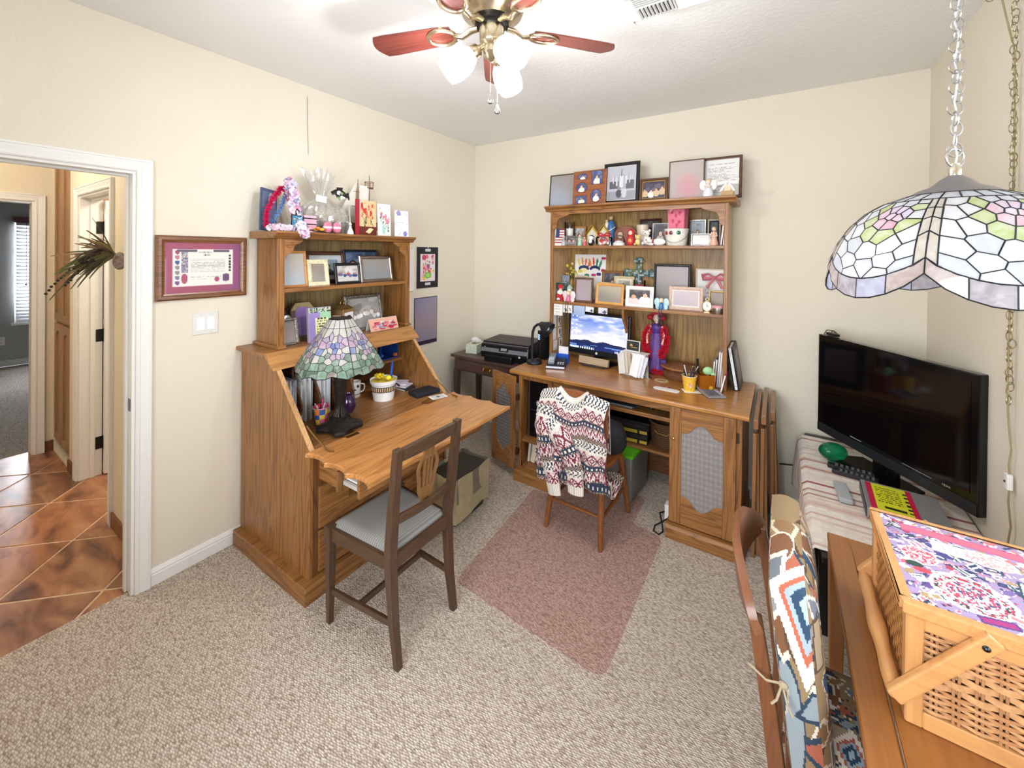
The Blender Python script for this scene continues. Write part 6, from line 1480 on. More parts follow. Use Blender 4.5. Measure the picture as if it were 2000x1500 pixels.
fig('round silver tin with pink rim at the shelf right end', (2.252, -.285, z), [('tin', SILVER, lathe([(.034, 0), (.036, .003), (.036, .038), (0, .038)], n=28)), ('lid', 'd79aa6', lathe([(.037, .036), (.037, .050), (.034, .054), (0, .055)], n=28))], name='tin', cat='tin')
# sheets hanging from the shelf front edge and stuck inside the left side
z = 1.262
def sheet(label, x, y, zt, w, h, fn, rz=0, tilt=0, name='paper_note', lean=0):
    t = thing(name, label, 'note', (x, y, zt), rz, rot=(lean, tilt, rz)); B().box(-w/2, w/2, 0, .0008, -h, 0).go('sheet', PAPER, t); panel('print', w, h, fn, t, tr(0, -.0004, -h), PRM, n=14); return t
sheet('lined white sheet hanging from the shelf edge, leftmost', 1.115, -.3245, z, .078, .090, lines('f1efea', 'c9c4ba', 10, .08))
sheet('white card with a dark drawing hanging from the shelf edge', 1.198, -.3245, z, .080, .062, Collage('eeebe4').add('r', .3, .35, .1, .2, .3, '4a443e').add('e', .75, .45, .06, .22, .2, '6a6058'))
sheet('blue-grey note hanging from the shelf edge above the monitor', 1.295, -.3245, z, .094, .072, blur('9fb4d6', 'b6c4de'))
sheet('small picture card below the shelf, left of two', 1.382, -.3245, z, .066, .040, Collage('e6e8ec').add('d', .75, .3, .2, .35, 0, '46506a'), 0, .05)
sheet('small picture card below the shelf, right of two', 1.487, -.3245, z, .070, .044, Collage('d6d6dc').add('d', .7, .3, .25, .35, 0, '5a5a78').add('r', .4, .6, .3, .03, 0, '8a8a9a'), 0, .03)
for i, (y, zt, w, h, c) in enumerate(((-.28, 1.165, .045, .10, 0), (-.20, 1.15, .05, .085, 1), (-.285, 1.055, .05, .09, 0), (-.19, 1.05, .055, .08, 1), (-.27, .955, .06, .075, 0), (-.17, .96, .055, .09, 1))):
    f = lines('f0eeea', 'bdb8b0', 9, .08) if c == 0 else Collage('e9e7e6').add('e', .5, .6, .28, .3, 0, '7a7068').add('d', .75, .18, .2, .14, 0, '46506a')
    sheet(['top lined note stuck inside the hutch side', 'top picture note stuck inside the hutch side', 'middle lined note stuck inside the hutch side', 'middle picture note stuck inside the hutch side', 'lowest lined note stuck inside the hutch side', 'lowest portrait note stuck inside the hutch side'][i], 1.0640, y, zt, w, h, f, PI/2, 0)
# ============================================================ ON THE COMPUTER DESK
z = .8005
mo = thing('monitor', 'black widescreen computer monitor showing a sunset desktop', 'monitor', (1.395, -.20, z), -.08)
L = tr(0, 0, .060) @ rotm(-.06)
B().at(L).box(-.262, .262, 0, .035, 0, .335).go('cabinet', mat('17181b', .3, 0, .02), mo, bevel=.005)
def desk_scene(u, v):
    if v < .055:
        if u < .17: return 'cfe0ea'
        if .19 < u < .44 and int(u*48) % 2: return 'dfe8f4'
        if .80 < u < .97 and int(u*70) % 3: return 'b9c9ea'
        return '1c2c66'
    hill = .20+.07*math.exp(-((u-.30)/.10)**2)+.065*math.exp(-((u-.62)/.13)**2)+.03*math.exp(-((u-.12)/.08)**2)+.02*math.exp(-((u-.85)/.10)**2)
    if v < hill:
        if v < .13 and (hsh(int(u*8), int(v*60), 2) > .6): return '5f86c9'
        return mixc('1d2c68', '202a4e', v/hill)
    t = (v-hill)/(1-hill); c = mixc('eadfe6', '6f90d8', t*1.2); n = vnoise(u*5+v*3, v*9-u*4, 2)*.6+vnoise(u*11, v*22, 5)*.4
    c = mixc(c, 'f4eff4', max(0, n-.42)*2.4); c = mixc(c, '4a6ac6', max(0, .42-n)*1.6*t)
    if u < .17 and (int(u*40) % 3 == 1) and (int(v*24) % 3 == 1): c = 'f4f6fa'
    if u > .90 and (int(u*40) % 2 == 1) and (int(v*20) % 3 == 1): c = 'eef2f8'
    return c
B().at(L).grid(lambda u, v: (-.243+.486*u, -.0008, .044+.272*v), 120, 68, desk_scene).go('screen', printmat(.2, emit=.45), mo, recalc=False)
lg = B().at(L @ tr(-.005, -.001, .021) @ rotm(PI/2)).lathe([(.0095, 0), (.0095, .0008), (0, .0008)], 24).go('logo_disc', mat('e8eaee', .3), mo)
text('logo_text', 'hp', .013, mat('2a2c34', .4), lg, L @ tr(-.005, -.0021, .0215) @ rotm(PI/2), .0002)
B().box(-.03, .03, .015, .035, .01, .14).go('neck', BLACK, mo, bevel=.003); B().prism([(-.13, -.06), (.13, -.06), (.14, .08), (-.14, .08)], 'z', 0, .012).go('base', BLACK, mo, bevel=.003)
t = thing('wood_block_sign', 'pale wood-grain block with raised lettering panel below the monitor', 'desk sign', (1.398, -.295, z), -.08)
B().at(tr(0, 0, .014) @ rotm(-.2)).box(-.122, .122, 0, .03, 0, .055).go('block', wood('x', 'b9a284', '8f7658', .6), t, bevel=.003)
B().box(-.09, .09, -.01, .05, 0, .014).go('foot', mat('3a342e', .5), t, bevel=.002, seg=1)
# letter rack
t = thing('letter_rack', 'white lacy letter rack with small shelf in front of the doll', 'rack', (1.715, -.30, z), -.15)
B().box(-.085, .085, -.05, .05, 0, .008).box(-.085, .085, -.004, .004, .008, .15).box(-.085, .085, .042, .05, .008, .15).box(-.095, .095, -.02, .06, .15, .155).go('rack', WHITEP, t, bevel=.001, seg=1)
for i in range(9): B().cyl((-.088+.022*i, -.021, .153), (-.088+.022*i, -.021, .145), .007, n=10).go('scallop', WHITEP, t)
for i, (x, y, rz, tl_, w, h, c) in enumerate(((1.655, -.375, -.5, -.35, .11, .155, 'ece9e4'), (1.672, -.365, -.45, -.30, .11, .165, 'd9cfc2'), (1.69, -.36, -.4, -.22, .105, .16, 'cdbb9c'), (1.735, -.40, -.35, .10, .11, .165, 'f2f2f4'), (1.752, -.395, -.32, .14, .11, .17, 'e9e9ee'), (1.77, -.385, -.3, .18, .11, .16, 'dfe2ea'))):
    t = thing('envelope', ['white envelope at the far left of the letter rack', 'grey-cream envelope second from left in the rack', 'tan envelope in the middle of the letter rack', 'front white envelope in the right bunch', 'middle white envelope in the right bunch', 'bluish white envelope last in the right bunch'][i], 'envelope', (x, y, z), rz)
    B().at(rotm(-.18, tl_, 0)).box(-w/2*.6, w/2*.6, 0, .004, .012, h).go('envelope', mat(c, .8, 0, .03), t, bevel=.001, seg=1)
    B().at(rotm(-.18, tl_, 0)).prism([(-w*.29, h*.98), (w*.29, h*.98), (0, h*.62)], 'y', -.0012, 0).go('flap', mat(c, .8, 0, .06), t)
frame('small black sign with gold emblem in a white frame on the letter rack', (1.695, -.272, z+.156), .107, .078, .006, WHITEP, Collage('2a2a2c').add('e', .35, .55, .12, .14, 0, 'c9a85a', '2a2a2c').add('r', .6, .32, .24, .035, 0, 'b99a52'), .10, -.12, .008, stand=False, name='small_sign', cat='sign')
t = thing('silver_stand', 'little silver upright stand beside the envelopes', 'stand', (1.815, -.335, z)); B().box(-.03, .03, -.02, .02, 0, .006).box(-.014, .014, -.003, .004, .006, .08).cyl((-.014, 0, .08), (.014, 0, .08), .005, n=8).go('body', SILVER, t, bevel=.001, seg=1)
# doll
d = thing('porcelain_doll', 'porcelain doll in purple gown, red hat and red feather boa', 'doll', (1.838, -.165, z)); d.scale = (.92, .92, .92)
PUR = mat('5f3a86', .45, 0, .25, 40, .3, 60, sheen=.3)
def gown(u, v):
    a = u*2*PI; zz = .315*(1-v)+.01; r_ = [.030, .034, .040, .048, .055, .060, .064][min(6, int(v*6.99))]; r_ = .028+.040*v+.006*math.sin(a*7+v*4)*v
    return (r_*math.cos(a)*1.15, r_*math.sin(a)*.8-.01*v, zz)
B().grid(gown, 42, 22).go('gown', PUR, d, smooth=True)
B().lathe([(.026, .30), (.036, .325), (.044, .355), (.040, .378), (.018, .392), (.012, .395)], 20, sy=.75).go('bodice', mat('4a3080', .4, 0, .2, 60), d, smooth=True)
B().lathe([(.011, .385), (.011, .405)], 14).ball((0, -.003, .432), (.026, .025, .033), 18, 12).ball((0, -.030, .430), (.004, .005, .005), 8, 6).go('head', mat('efd6c6', .35), d, smooth=True)
for sx in (-1, 1): B().ball((sx*.010, -.0265, .438), (.0045, .003, .003), 8, 6).go('eye', mat('3a5a86', .2), d, smooth=True)
B().ball((0, -.0275, .417), (.006, .003, .0025), 8, 6).go('mouth', mat('b03a4a', .3), d, smooth=True)
rg = R(3); hb_ = B()
for i in range(40):
    a = rg.uniform(0, 2*PI); zz = rg.uniform(.385, .452); x, y = .034*math.cos(a), .026*math.sin(a)+.008
    if y < -.012: continue
    hb_.ball((x, y, zz), rg.uniform(.008, .013), 7, 5)
hb_.go('curls', mat('6a3f24', .6), d, smooth=True)
B().at(tr(0, .022, .436) @ rotm(-1.0)).lathe([(.050, 0), (.054, .003), (.032, .008), (.028, .020), (0, .022)], 24).go('hat', mat('b0202e', .6, sheen=.3), d, smooth=True)
for sx, rr in ((-1, .024), (1, .019)): B().ball((sx*.051, .0, .437), (rr, rr*.85, rr*.92), 10, 7).go('hat_rose', mat('b81e34', .7), d, smooth=True)
for sx in (-1, 1): B().tube([(sx*.040, 0, .368), (sx*.060, -.012, .325), (sx*.066, -.035, .285), (sx*.060, -.05, .255)], [.013, .012, .009, .007], 10).ball((sx*.058, -.055, .246), (.009, .008, .012), 10, 7).go('arm', mat('efd6c6', .35), d, smooth=True)
FTH = mat('cf1733', .9, 0, .25, 120)
def boa(path, r_, seed, n=520):
    q = R(seed); b = B(); P = [Vector(p) for p in path]
    for i in range(n):
        t = q.random()*(len(P)-1); k = min(int(t), len(P)-2); p = P[k].lerp(P[k+1], t-k)
        v = Vector((q.gauss(0, 1), q.gauss(0, 1), q.gauss(0, 1))).normalized(); e = p+v*r_*q.uniform(.6, 1.15); s = v.orthogonal().normalized()*r_*.16
        w = v.cross(s).normalized()*r_*.16
        b.add([tuple(p-s), tuple(p+s), tuple(e+s*.3), tuple(e-s*.3)], [(0, 1, 2, 3)]); b.add([tuple(p-w), tuple(p+w), tuple(e)], [(0, 1, 2)])
    return b
for sx in (-1, 1): boa([(sx*.045, -.005, .36), (sx*.076, -.02, .31), (sx*.080, -.04, .25), (sx*.066, -.05, .19), (sx*.050, -.052, .15)], .036, 5+sx, 900).go('feather_boa', FTH, d, recalc=False)
boa([(-.02, -.05, .02), (.02, -.06, .03), (.05, -.05, .015)], .030, 9, 300).go('boa_end', FTH, d, recalc=False)
B().box(.052, .092, -.075, -.055, .07, .125).go('purse', mat('46307a', .4), d, bevel=.004); B().tube([(.056, -.065, .125), (.06, -.065, .16), (.072, -.065, .17), (.084, -.065, .16), (.088, -.065, .125)], .0015, 6).go('purse_strap', mat('46307a', .4), d)
# round lidded wicker basket
wk = thing('wicker_basket', 'round flat wicker basket with lid on the desk right side', 'basket', (2.015, -.205, z))
WK = mat('7a4a2c', .5, 0, .3, 90, .6, 160); WK2 = mat('9a6238', .45, 0, .25, 90, .4, 160)
def coilrow(rad, zz, r_, n=72, ph=0): return [((rad+.0014*math.sin(i*18*2*PI/n+ph))*math.cos(i*2*PI/n), (rad+.0014*math.sin(i*18*2*PI/n+ph))*math.sin(i*2*PI/n)*.88, zz+.0012*math.cos(i*18*2*PI/n+ph)) for i in range(n)]
for k in range(9): B().tube(coilrow(.103+.012*math.sin(k/8*PI), .006+.0072*k, .004, ph=k*PI), .0042, 6, True).go('coil', WK, wk, smooth=True)
B().lathe([(.098, 0), (.098, .004), (0, .004)], 30, sy=.88).go('bottom', WK, wk)
ld = B().tube([(.126*math.cos(i*2*PI/60), .126*.88*math.sin(i*2*PI/60), .080) for i in range(60)], .0075, 8, True).go('lid', WK2, wk, smooth=True)
for k in range(15): B().tube(coilrow(.116-.0078*k, .086+.016*(1-((.116-.0078*k)/.12)**2), .004, ph=k*PI), .0044, 6, True).go('lid_coil', WK, ld, smooth=True)
# cup of pens, amber holder
def pens(par, n, R0, h0, h1, seed, cols, zb=.01):
    q = R(seed)
    for i in range(n):
        a = q.uniform(0, 6.28); r1 = R0*q.uniform(.2, .7); a2 = a+q.uniform(-.5, .5); h = q.uniform(h0, h1)
        p0 = Vector((-r1*.5*math.cos(a2), -r1*.5*math.sin(a2), zb)); p1 = Vector((R0*1.15*math.cos(a), R0*1.15*math.sin(a), h))
        pt = p0.lerp(p1, .96); B().tube([p0, pt, p1], [.0038, .0038, .0018], 8).go('pen', mat(cols[i % len(cols)], .3), par, smooth=True)
cp = thing('pen_cup', 'yellow flower-printed paper cup full of pens', 'pen cup', (2.113, -.445, z+.001))
cupc = Collage('e8b73c')
for i in range(22): cupc.add('e', hsh(i, 1), .1+.8*hsh(i, 2), .012, .03, 0, ['8a8a2a', 'd07a3a', 'f2d88a'][i % 3])
cupc.add('e', .82, .42, .045, .13, 0, 'f4ede8', 'c84a52').add('d', .82, .42, .03, .09, 0, 'd86a6a')
B().grid(lambda u, v: ((.032+.012*v)*math.cos(u*2*PI), (.032+.012*v)*math.sin(u*2*PI), .095*v), 48, 20, cupc).go('cup', PRM, cp, smooth=True)
B().tube([(.0445*math.cos(i*PI/16), .0445*math.sin(i*PI/16), .095) for i in range(32)], .0016, 6, True).lathe([(.032, .001), (.0, .0012)], 24).go('rim', PAPER, cp, smooth=True)
pens(cp, 9, .034, .125, .155, 2, ['1c1c22', '2a3a6a', '1c1c22', 'd9d4d0', '3a2a3a', '8a2a4a'])
for s in (-1, 1): B().tube([(.02, -.005, .10), (.028+.012*s, -.008, .135), (.035+.016*s, -.012, .158), (.042+.010*s, -.012, .165), (.040, -.01, .142), (.022, -.005, .10)], .002, 6).go('scissor_handle', SILVER, cp, smooth=True)
am = thing('acrylic_holder', 'amber translucent square holder with green note and pencil', 'desk holder', (2.195, -.385, z), .5)
AMB = mat('c8781c', .08, trans=.55, noise=0, ior=1.3)
for dx, dy, w, h in ((0, -.042, .09, .004), (0, .042, .09, .004), (-.043, 0, .004, .08), (.043, 0, .004, .08)): B().box(dx-w/2, dx+w/2, dy-h/2, dy+h/2, 0, .105).go('wall', AMB, am)
box('floor_plate', AMB, (-.041, .041, -.040, .040, 0, .004), am)
B().tube([(-.02, -.02, .006), (.03, .01, .12)], .005, 6).go('pencil', mat('f08a1c', .4), am); B().tube([(-.03, .02, .006), (-.038, .026, .195)], .008, 8).go('marker', BLACK, am, smooth=True)
B().ball((.018, .0, .125), (.032, .02, .026), 12, 8).ball((.045, -.01, .108), (.016, .012, .010), 10, 7).go('sticky_pad', mat('a9dca0', .8, 0, .05), am, smooth=False)
B().at(tr(.02, -.044, .03) @ rotm(PI/2)).lathe([(.011, 0), (.011, .002), (.006, .002), (.006, 0)], 20).go('emblem_ring', mat('e8c24a', .4), am)
for i, (x, h, c, tl_) in enumerate(((2.225, .17, 'b9b4c4', -.07), (2.238, .185, '3a3448', -.06), (2.252, .235, 'd9cfd2', -.08), (2.264, .232, 'ece8e6', -.07), (2.276, .215, '8a6a70', -.05), (2.285, .12, 'b03a52', -.18))):
    t = thing('booklet', ['lavender booklet leftmost against the hutch side', 'dark violet booklet second against the hutch side', 'tall pinkish booklet third against the hutch side', 'tall white booklet fourth against the hutch side', 'mauve booklet fifth against the hutch side', 'short red-striped booklet in front of the upright booklets'][i], 'booklet', (x, -.20 if i < 5 else -.31, z), 0, rot=(0, -tl_*0+.07 if i < 5 else .22, 0))
    B().box(-.005, .005, -.08, .085, 0.0015, h).go('cover', mat(c, .5), t, bevel=.001, seg=1); B().box(-.0037, .0037, -.0812, .083, .0022, h-.003).go('pages', PAPER, t)
al = thing('photo_album', 'black ring-bound photo album leaning outside the hutch', 'album', (2.352, -.165, z), 0, rot=(0, -.16, 0))
B().box(-.004, .0, -.125, .125, .0, .275).box(.030, .034, -.125, .125, 0, .275).box(0, .030, .12, .125, 0, .275).go('cover', mat('2a2729', .45), al, bevel=.001, seg=1)
B().box(.006, .022, -.12, .115, .006, .268).go('pages', mat('e8ebf0', .7), al)
panel('cover_photo', .17, .20, blur('7a6a72', '9a8a92'), al, tr(.0345, 0, .04) @ rotm(0, 0, PI/2))
for zz in (.03, .24): B().tube([(.014+.012*math.cos(a*PI/6), -.121+.006*math.sin(a*PI/6), zz) for a in range(12)], .0016, 6, True).go('ring', STEEL, al)
cl = thing('calculator', 'grey curved desk calculator on the front of the desk', 'calculator', (2.232, -.435, z), .63)
def calcf(u, v): return (-.055+.11*u, -.085+.17*v, .012+.022*v*v+.006*math.sin(v*PI*2)*0)
B().shell(calcf, 10, 16, .010).go('case', mat('8f8d94', .4), cl, smooth=True)
for i in range(5):
    for j in range(5):
        u, v = .10+.17*i, .10+.105*j; p = calcf(u, v); B().box(p[0], p[0]+.013, p[1], p[1]+.011, p[2]+.0005, p[2]+.004).go('key', mat(['5f5d6a', 'b9b7c2'][(i == 4)], .5), cl, bevel=.001, seg=1)
p = calcf(.12, .74); B().at(rotm(.2) if False else Matrix()).add([calcf(.12, .74)[:2]+(calcf(.12, .74)[2]+.001,), calcf(.88, .74)[:2]+(calcf(.88, .74)[2]+.001,), calcf(.88, .9)[:2]+(calcf(.88, .9)[2]+.001,), calcf(.12, .9)[:2]+(calcf(.12, .9)[2]+.001,)], [(0, 1, 2, 3)]).go('display', mat('4a4c40', .2), cl)
t = thing('bookmark', 'white rounded plastic strip with pink flower on the desk', 'strip', (1.988, -.515, z), -.03); B().prism([(-.055+.026*math.cos(a), .026*math.sin(a)) for a in [PI/2+PI*i/8 for i in range(9)]]+[(.055+.026*math.cos(a), .026*math.sin(a)) for a in [-PI/2+PI*i/8 for i in range(9)]], 'z', 0, .003).go('strip', WHITEP, t)
for i in range(7): B().at(tr(-.005+.022*math.cos(i*.9), .035+.008*math.sin(i*.9), .0032)).prism([(.012*math.cos(a*PI/5), .007*math.sin(a*PI/5)) for a in range(10)], 'z', 0, .0008).go('petal', mat(['c9707e', '9a86b4', 'e0a0a4'][i % 3], .6), t)
t = thing('coaster', 'oval tan coaster with pale ring beside the wicker basket', 'coaster', (1.918, -.345, z)); B().lathe([(.05, 0), (.05, .003), (0, .003)], 32, sy=.8).go('disc', mat('b08a5a', .5), t); B().lathe([(.042, .003), (.042, .0036), (.034, .0036), (.034, .003)], 32, sy=.8, cap=False).go('ring', mat('e6d9bc', .5), t)
t = thing('paper_square', 'white paper slip lying under the pen cup', 'paper', (2.125, -.45, z), .5); B().box(-.05, .05, -.04, .04, 0, .0008).go('slip', PAPER, t)
# gooseneck lamp
gl = thing('gooseneck_lamp', 'black gooseneck desk lamp at the left end of the desk', 'desk lamp', (.985, -.47, z))
DB = mat('22242a', .45, .2)
B().lathe([(.058, 0), (.060, .004), (.060, .020), (.054, .026), (0, .028)], 32).go('base', DB, gl, smooth=True)
B().tube([(-.02, 0, .026), (-.02, 0, .20), (-.017, .0, .245), (-.002, 0, .285), (.026, 0, .308), (.052, 0, .312)], .0105, 12).go('neck', DB, gl, smooth=True)
Mh = tr(.062, 0, .312) @ rotm(0, math.radians(118), 0)
B().at(Mh).lathe([(.012, -.018), (.022, -.008), (.030, .01), (.052, .040), (.060, .070), (.062, .082), (.059, .082), (.055, .068), (.046, .042), (.02, .02)], 28, cap=False).go('shade', DB, gl, smooth=True)
B().at(Mh).ball((0, 0, .05), .022, 12, 8).go('bulb', mat('f2f2ee', .3), gl, smooth=True)
t = thing('modem', 'tall slim black modem with blue status lights', 'modem', (1.0, -.27, z), -.5); B().box(-.022, .022, -.09, .09, .01, .235).go('case', BLACK, t, bevel=.004); B().box(-.035, .035, -.06, .06, 0, .01).go('foot', BLACK, t, bevel=.003)
for i in range(3): B().box(-.012, .012, -.092, -.0905, .195-.016*i, .203-.016*i).go('status_light', mat('8fb0ff', .3, emit=2.5, noise=0), t)
ph = thing('cordless_phone', 'silver and black cordless phone on its answering base', 'telephone', (1.165, -.44, z), .35)
B().prism([(-.085, 0), (.085, 0), (.085, .045), (.03, .052), (-.085, .020)], 'x', -.07, .07).go('base', mat('24262e', .35), ph, bevel=.004)
B().box(-.069, .069, -.0865, -.0855, .006, .02).go('silver_strip', mat('b8bcc6', .3, .5), ph)
hs = B().at(tr(-.035, .01, .045) @ rotm(.25)).box(-.025, .025, -.075, .065, 0, .026).go('handset', mat('8c919c', .35, .3), ph, bevel=.008, seg=3)
for i in range(12): B().at(tr(-.035, .01, .045) @ rotm(.25)).box(-.018+.013*(i % 3), -.009+.013*(i % 3), -.06+.014*(i//3), -.052+.014*(i//3), .026, .0285).go('key', mat('d6d9e0', .4), hs)
B().at(tr(-.035, .01, .045) @ rotm(.25)).box(-.018, .018, .01, .045, .026, .0275).go('display', mat('7a8a7a', .2), hs)
for i in range(6): B().box(.012+.018*(i % 3), .024+.018*(i % 3), -.06+.02*(i//3), -.05+.02*(i//3), .032+.005*(i//3), .036+.006*(i//3)).go('button', mat('b9bec9', .4), ph)
t = thing('blue_note_holder', 'bright blue card holder standing behind the cordless phone', 'card holder', (1.16, -.325, z), .2); B().box(-.05, .05, -.02, .02, 0, .075).go('body', mat('2450b8', .35), t, bevel=.004); B().box(-.03, .045, -.008, .0, .075, .13).go('cards', mat('e8e6ea', .7), t)
# ============================================================ SIDE TABLE THINGS
z = .7405
pr_ = thing('printer', 'black inkjet printer with small touch screen on the side table', 'printer', (.625, -.225, z), .12)
PB = mat('2a2629', .4, 0, .05); PK_ = mat('141317', .3)
B().prism([(-.175, .02), (.165, .02), (.165, .148), (-.14, .148), (-.172, .135), (-.185, .06)], 'x', -.225, .225).go('body', PK_, pr_, bevel=.008)
B().box(-.222, .222, -.145, .16, .148, .158).go('scanner_lid', mat('3a2f33', .5, 0, .15, 200), pr_, bevel=.005)
B().prism([(-.187, .075), (-.150, .142), (-.155, .146), (-.194, .078)], 'x', -.218, .218).go('front_panel', mat('6f7076', .4, .2), pr_, bevel=.003)
n_ = Matrix.Rotation(0, 4, 'X'); tilt = math.atan2(.040, .068)
B().at(tr(0, -.1745, .111) @ rotm(-tilt)).box(-.045, .045, -.002, .0, -.026, .026).go('screen_bezel', PK_, pr_, bevel=.002, seg=1)
B().at(tr(0, -.1745, .111) @ rotm(-tilt)).box(-.028, .028, -.003, -.002, -.018, .018).go('touch_screen', mat('8a8d92', .2), pr_)
text('logo_text', 'hp', .016, mat('c9ccd2', .4), pr_, tr(-.185, -.1745, .118) @ rotm(PI/2-tilt), .0004)
B().box(-.16, .10, -.235, -.17, .004, .058).go('paper_tray', PK_, pr_, bevel=.008)
B().box(-.20, .20, -.16, .15, 0, .02).go('foot', PK_, pr_)
B().box(.14, .158, -.1862, -.1850, .05, .066).go('badge', mat('b8bac0', .4), pr_)
ti = thing('tissue_box', 'pale green patterned tissue box on the side table', 'tissue box', (.215, -.24, z), .25)
tif = lambda u, v: mixc('cfd8c6', 'a9b9a4', vnoise(u*9, v*7, 4))
B().box(-.055, .055, -.10, .10, 0, .08).go('box', mat('cdd6c4', .7, 0, .2, 50), ti, bevel=.002, seg=1)
B().prism([(.03*math.cos(a*PI/10), .06*math.sin(a*PI/10)) for a in range(20)], 'z', .0801, .0808).go('slot', mat('8a7a5a', .8), ti)
B().grid(lambda u, v: ((u-.5)*.05+.012*math.sin(v*5), (u-.5)*.07+.02*math.sin(u*6+v*3), .080+.055*v*(1-.4*abs(2*u-1))), 10, 8).go('tissue', mat('f6f6f4', .9, 0, .02), ti, smooth=True)
# ============================================================ UNDER AND INSIDE THE COMPUTER DESK
pc = thing('computer_tower', 'black computer tower in the open left pedestal', 'computer', (1.115, -.60, .2905))
B().box(-.088, .088, 0, .40, .004, .42).go('case', mat('1a1a1e', .35), pc, bevel=.006)
B().box(-.086, .086, -.010, 0, .006, .418).go('front_panel', mat('0f0f12', .15), pc, bevel=.004)
B().box(-.089, -.085, -.012, .002, .004, .42).box(.085, .089, -.012, .002, .004, .42).go('silver_trim', mat('9a9aa0', .3, .8), pc)
B().box(-.084, .084, -.0115, -.0095, .205, .2075).go('seam', mat('8a8a90', .3, .8), pc)
lb = B().box(-.014, .014, -.0125, -.0105, .228, .252).go('logo_plate', mat('dff4f0', .3, emit=1.0, noise=0), pc, bevel=.003)
text('logo_text', 'hp', .018, mat('1f6f78', .4), lb, tr(0, -.0132, .240) @ rotm(PI/2), .0002)
for x, w, h, c, nm, tl_ in ((1.015, .018, .165, 'd9dce4', 'white paperback leaning in the lower left pedestal', .10), (1.05, .036, .170, 'e2cfa6', 'thick cream book leaning in the lower left pedestal', .14)):
    t = thing('book', nm, 'book', (x, -.60, .0905), 0, rot=(0, tl_, 0)); B().box(-w/2, w/2, 0, .17, 0.003, h).go('cover', mat(c, .6), t, bevel=.002, seg=1); B().box(-w/2+.003, w/2-.003, -.001, .168, .006, h-.003).go('pages', mat('efe2c2', .8), t)
t = thing('blue_box', 'dark blue box at the back of the lower left pedestal', 'box', (1.165, -.45, .0905)); B().box(-.045, .045, -.08, .08, 0, .11).go('box', mat('27506a', .5), t, bevel=.003); B().box(-.046, .046, -.081, .081, .095, .112).go('lid', mat('2f5f7c', .5), t, bevel=.002)
t = thing('patterned_pouch', 'dark patterned flat pouch in the lower left pedestal', 'pouch', (1.155, -.59, .0905)); B().ball((0, 0, .022), (.055, .045, .022), 20, 10).go('pouch', mat('3a2a34', .8, 0, .6, 70), t, smooth=True); B().box(-.04, .04, -.046, -.043, .02, .024).go('zip', BRASS, t)
kb = thing('keyboard', 'slim grey and black keyboard on the pull-out shelf', 'keyboard', (1.60, -.50, .6605), -.03)
B().prism([(-.085, 0), (.075, 0), (.075, .030), (-.085, .012)], 'x', -.215, .215).go('case', mat('3c3d44', .4), kb, bevel=.004); B().box(-.20, .20, -.095, -.083, 0, .012).go('wrist_edge', mat('8d8f98', .35, .3), kb, bevel=.004)
for i in range(14):
    for j in range(4): B().box(-.198+.0285*i, -.174+.0285*i, -.058+.028*j, -.034+.028*j, .018+.003*j, .0235+.003*j).go('key', mat('1c1c20', .5), kb)
t = thing('mouse', 'black computer mouse beside the keyboard', 'mouse', (1.90, -.50, .6605)); B().ball((0, 0, .012), (.03, .05, .02), 18, 10).go('shell', mat('1e1e22', .35), t, smooth=True); B().box(-.004, .004, -.04, -.02, .028, .034).go('wheel', mat('55555a', .5), t)
for i, (zz, c) in enumerate(((.3455, 'c9b23a'), (.379, '2a2826'), (.4125, 'c9b23a'))):
    t = thing('tape_box', ['yellow and black tape box, bottom of the stack under the desk', 'black tape box, middle of the stack under the desk', 'yellow and black tape box, top of the stack under the desk'][i], 'box', (1.735, -.30, zz), .05); B().box(-.10, .10, -.085, .08, 0, .032).go('case', mat('1e1c1c', .5), t, bevel=.002, seg=1); B().box(-.095, .03, -.0862, -.0850, .005, .027).box(.045, .095, -.0862, -.085, .006, .026).go('label', mat(c, .6), t)
t = thing('black_device', 'flat black electronic box resting on the tape boxes', 'device', (1.70, -.30, .4455)); B().box(-.16, .15, -.09, .085, 0, .055).go('case', mat('1a1a1d', .35), t, bevel=.004); B().box(-.14, .12, -.0915, -.09, .02, .03).go('slot', mat('33343a', .3), t)
wb3 = thing('wicker_hamper', 'brown wicker basket on the low shelf under the desk', 'basket', (1.935, -.28, .3455)); n = 20
for k in range(12): B().tube([((.085+.02*k/11)*math.cos(a*2*PI/40)*1.0, (.085+.02*k/11)*.85*math.sin(a*2*PI/40), .008+.0135*k) for a in range(40)], .0075, 6, True).go('coil', mat('5e4128', .6, 0, .3, 100), wb3, smooth=True)
B().lathe([(.08, 0), (.08, .006), (0, .006)], 24, sy=.85).go('bottom', mat('5e4128', .6), wb3); B().tube([(-.05, -.095, .12), (-.03, -.10, .105), (.03, -.10, .10), (.05, -.095, .115)], .003, 6).go('handle', mat('b08a50', .6), wb3)
bn = thing('storage_bin', 'clear plastic storage bin with bright green lid under the desk', 'bin', (1.70, -.37, 0), -.08)
B().frus((-.095, .085, -.15, .15, .001), (-.105, .095, -.165, .165, .30)).go('tub', mat('9a9a98', .3, trans=.35, noise=.05, ior=1.2), bn, bevel=.01)
B().box(-.115, .105, -.175, .175, .30, .322).go('lid', mat('57b81f', .35, 0, .04), bn, bevel=.008); B().box(-.06, .05, -.182, -.174, .285, .312).go('lid_latch', mat('57b81f', .35, 0, .04), bn, bevel=.004)
pw = thing('power_strip', 'white power adapter on the carpet under the desk with black cord', 'adapter', (2.02, -.55, 0)); B().box(-.02, .018, -.03, .03, 0.001, .10).go('body', WHITEP, pw, bevel=.006)
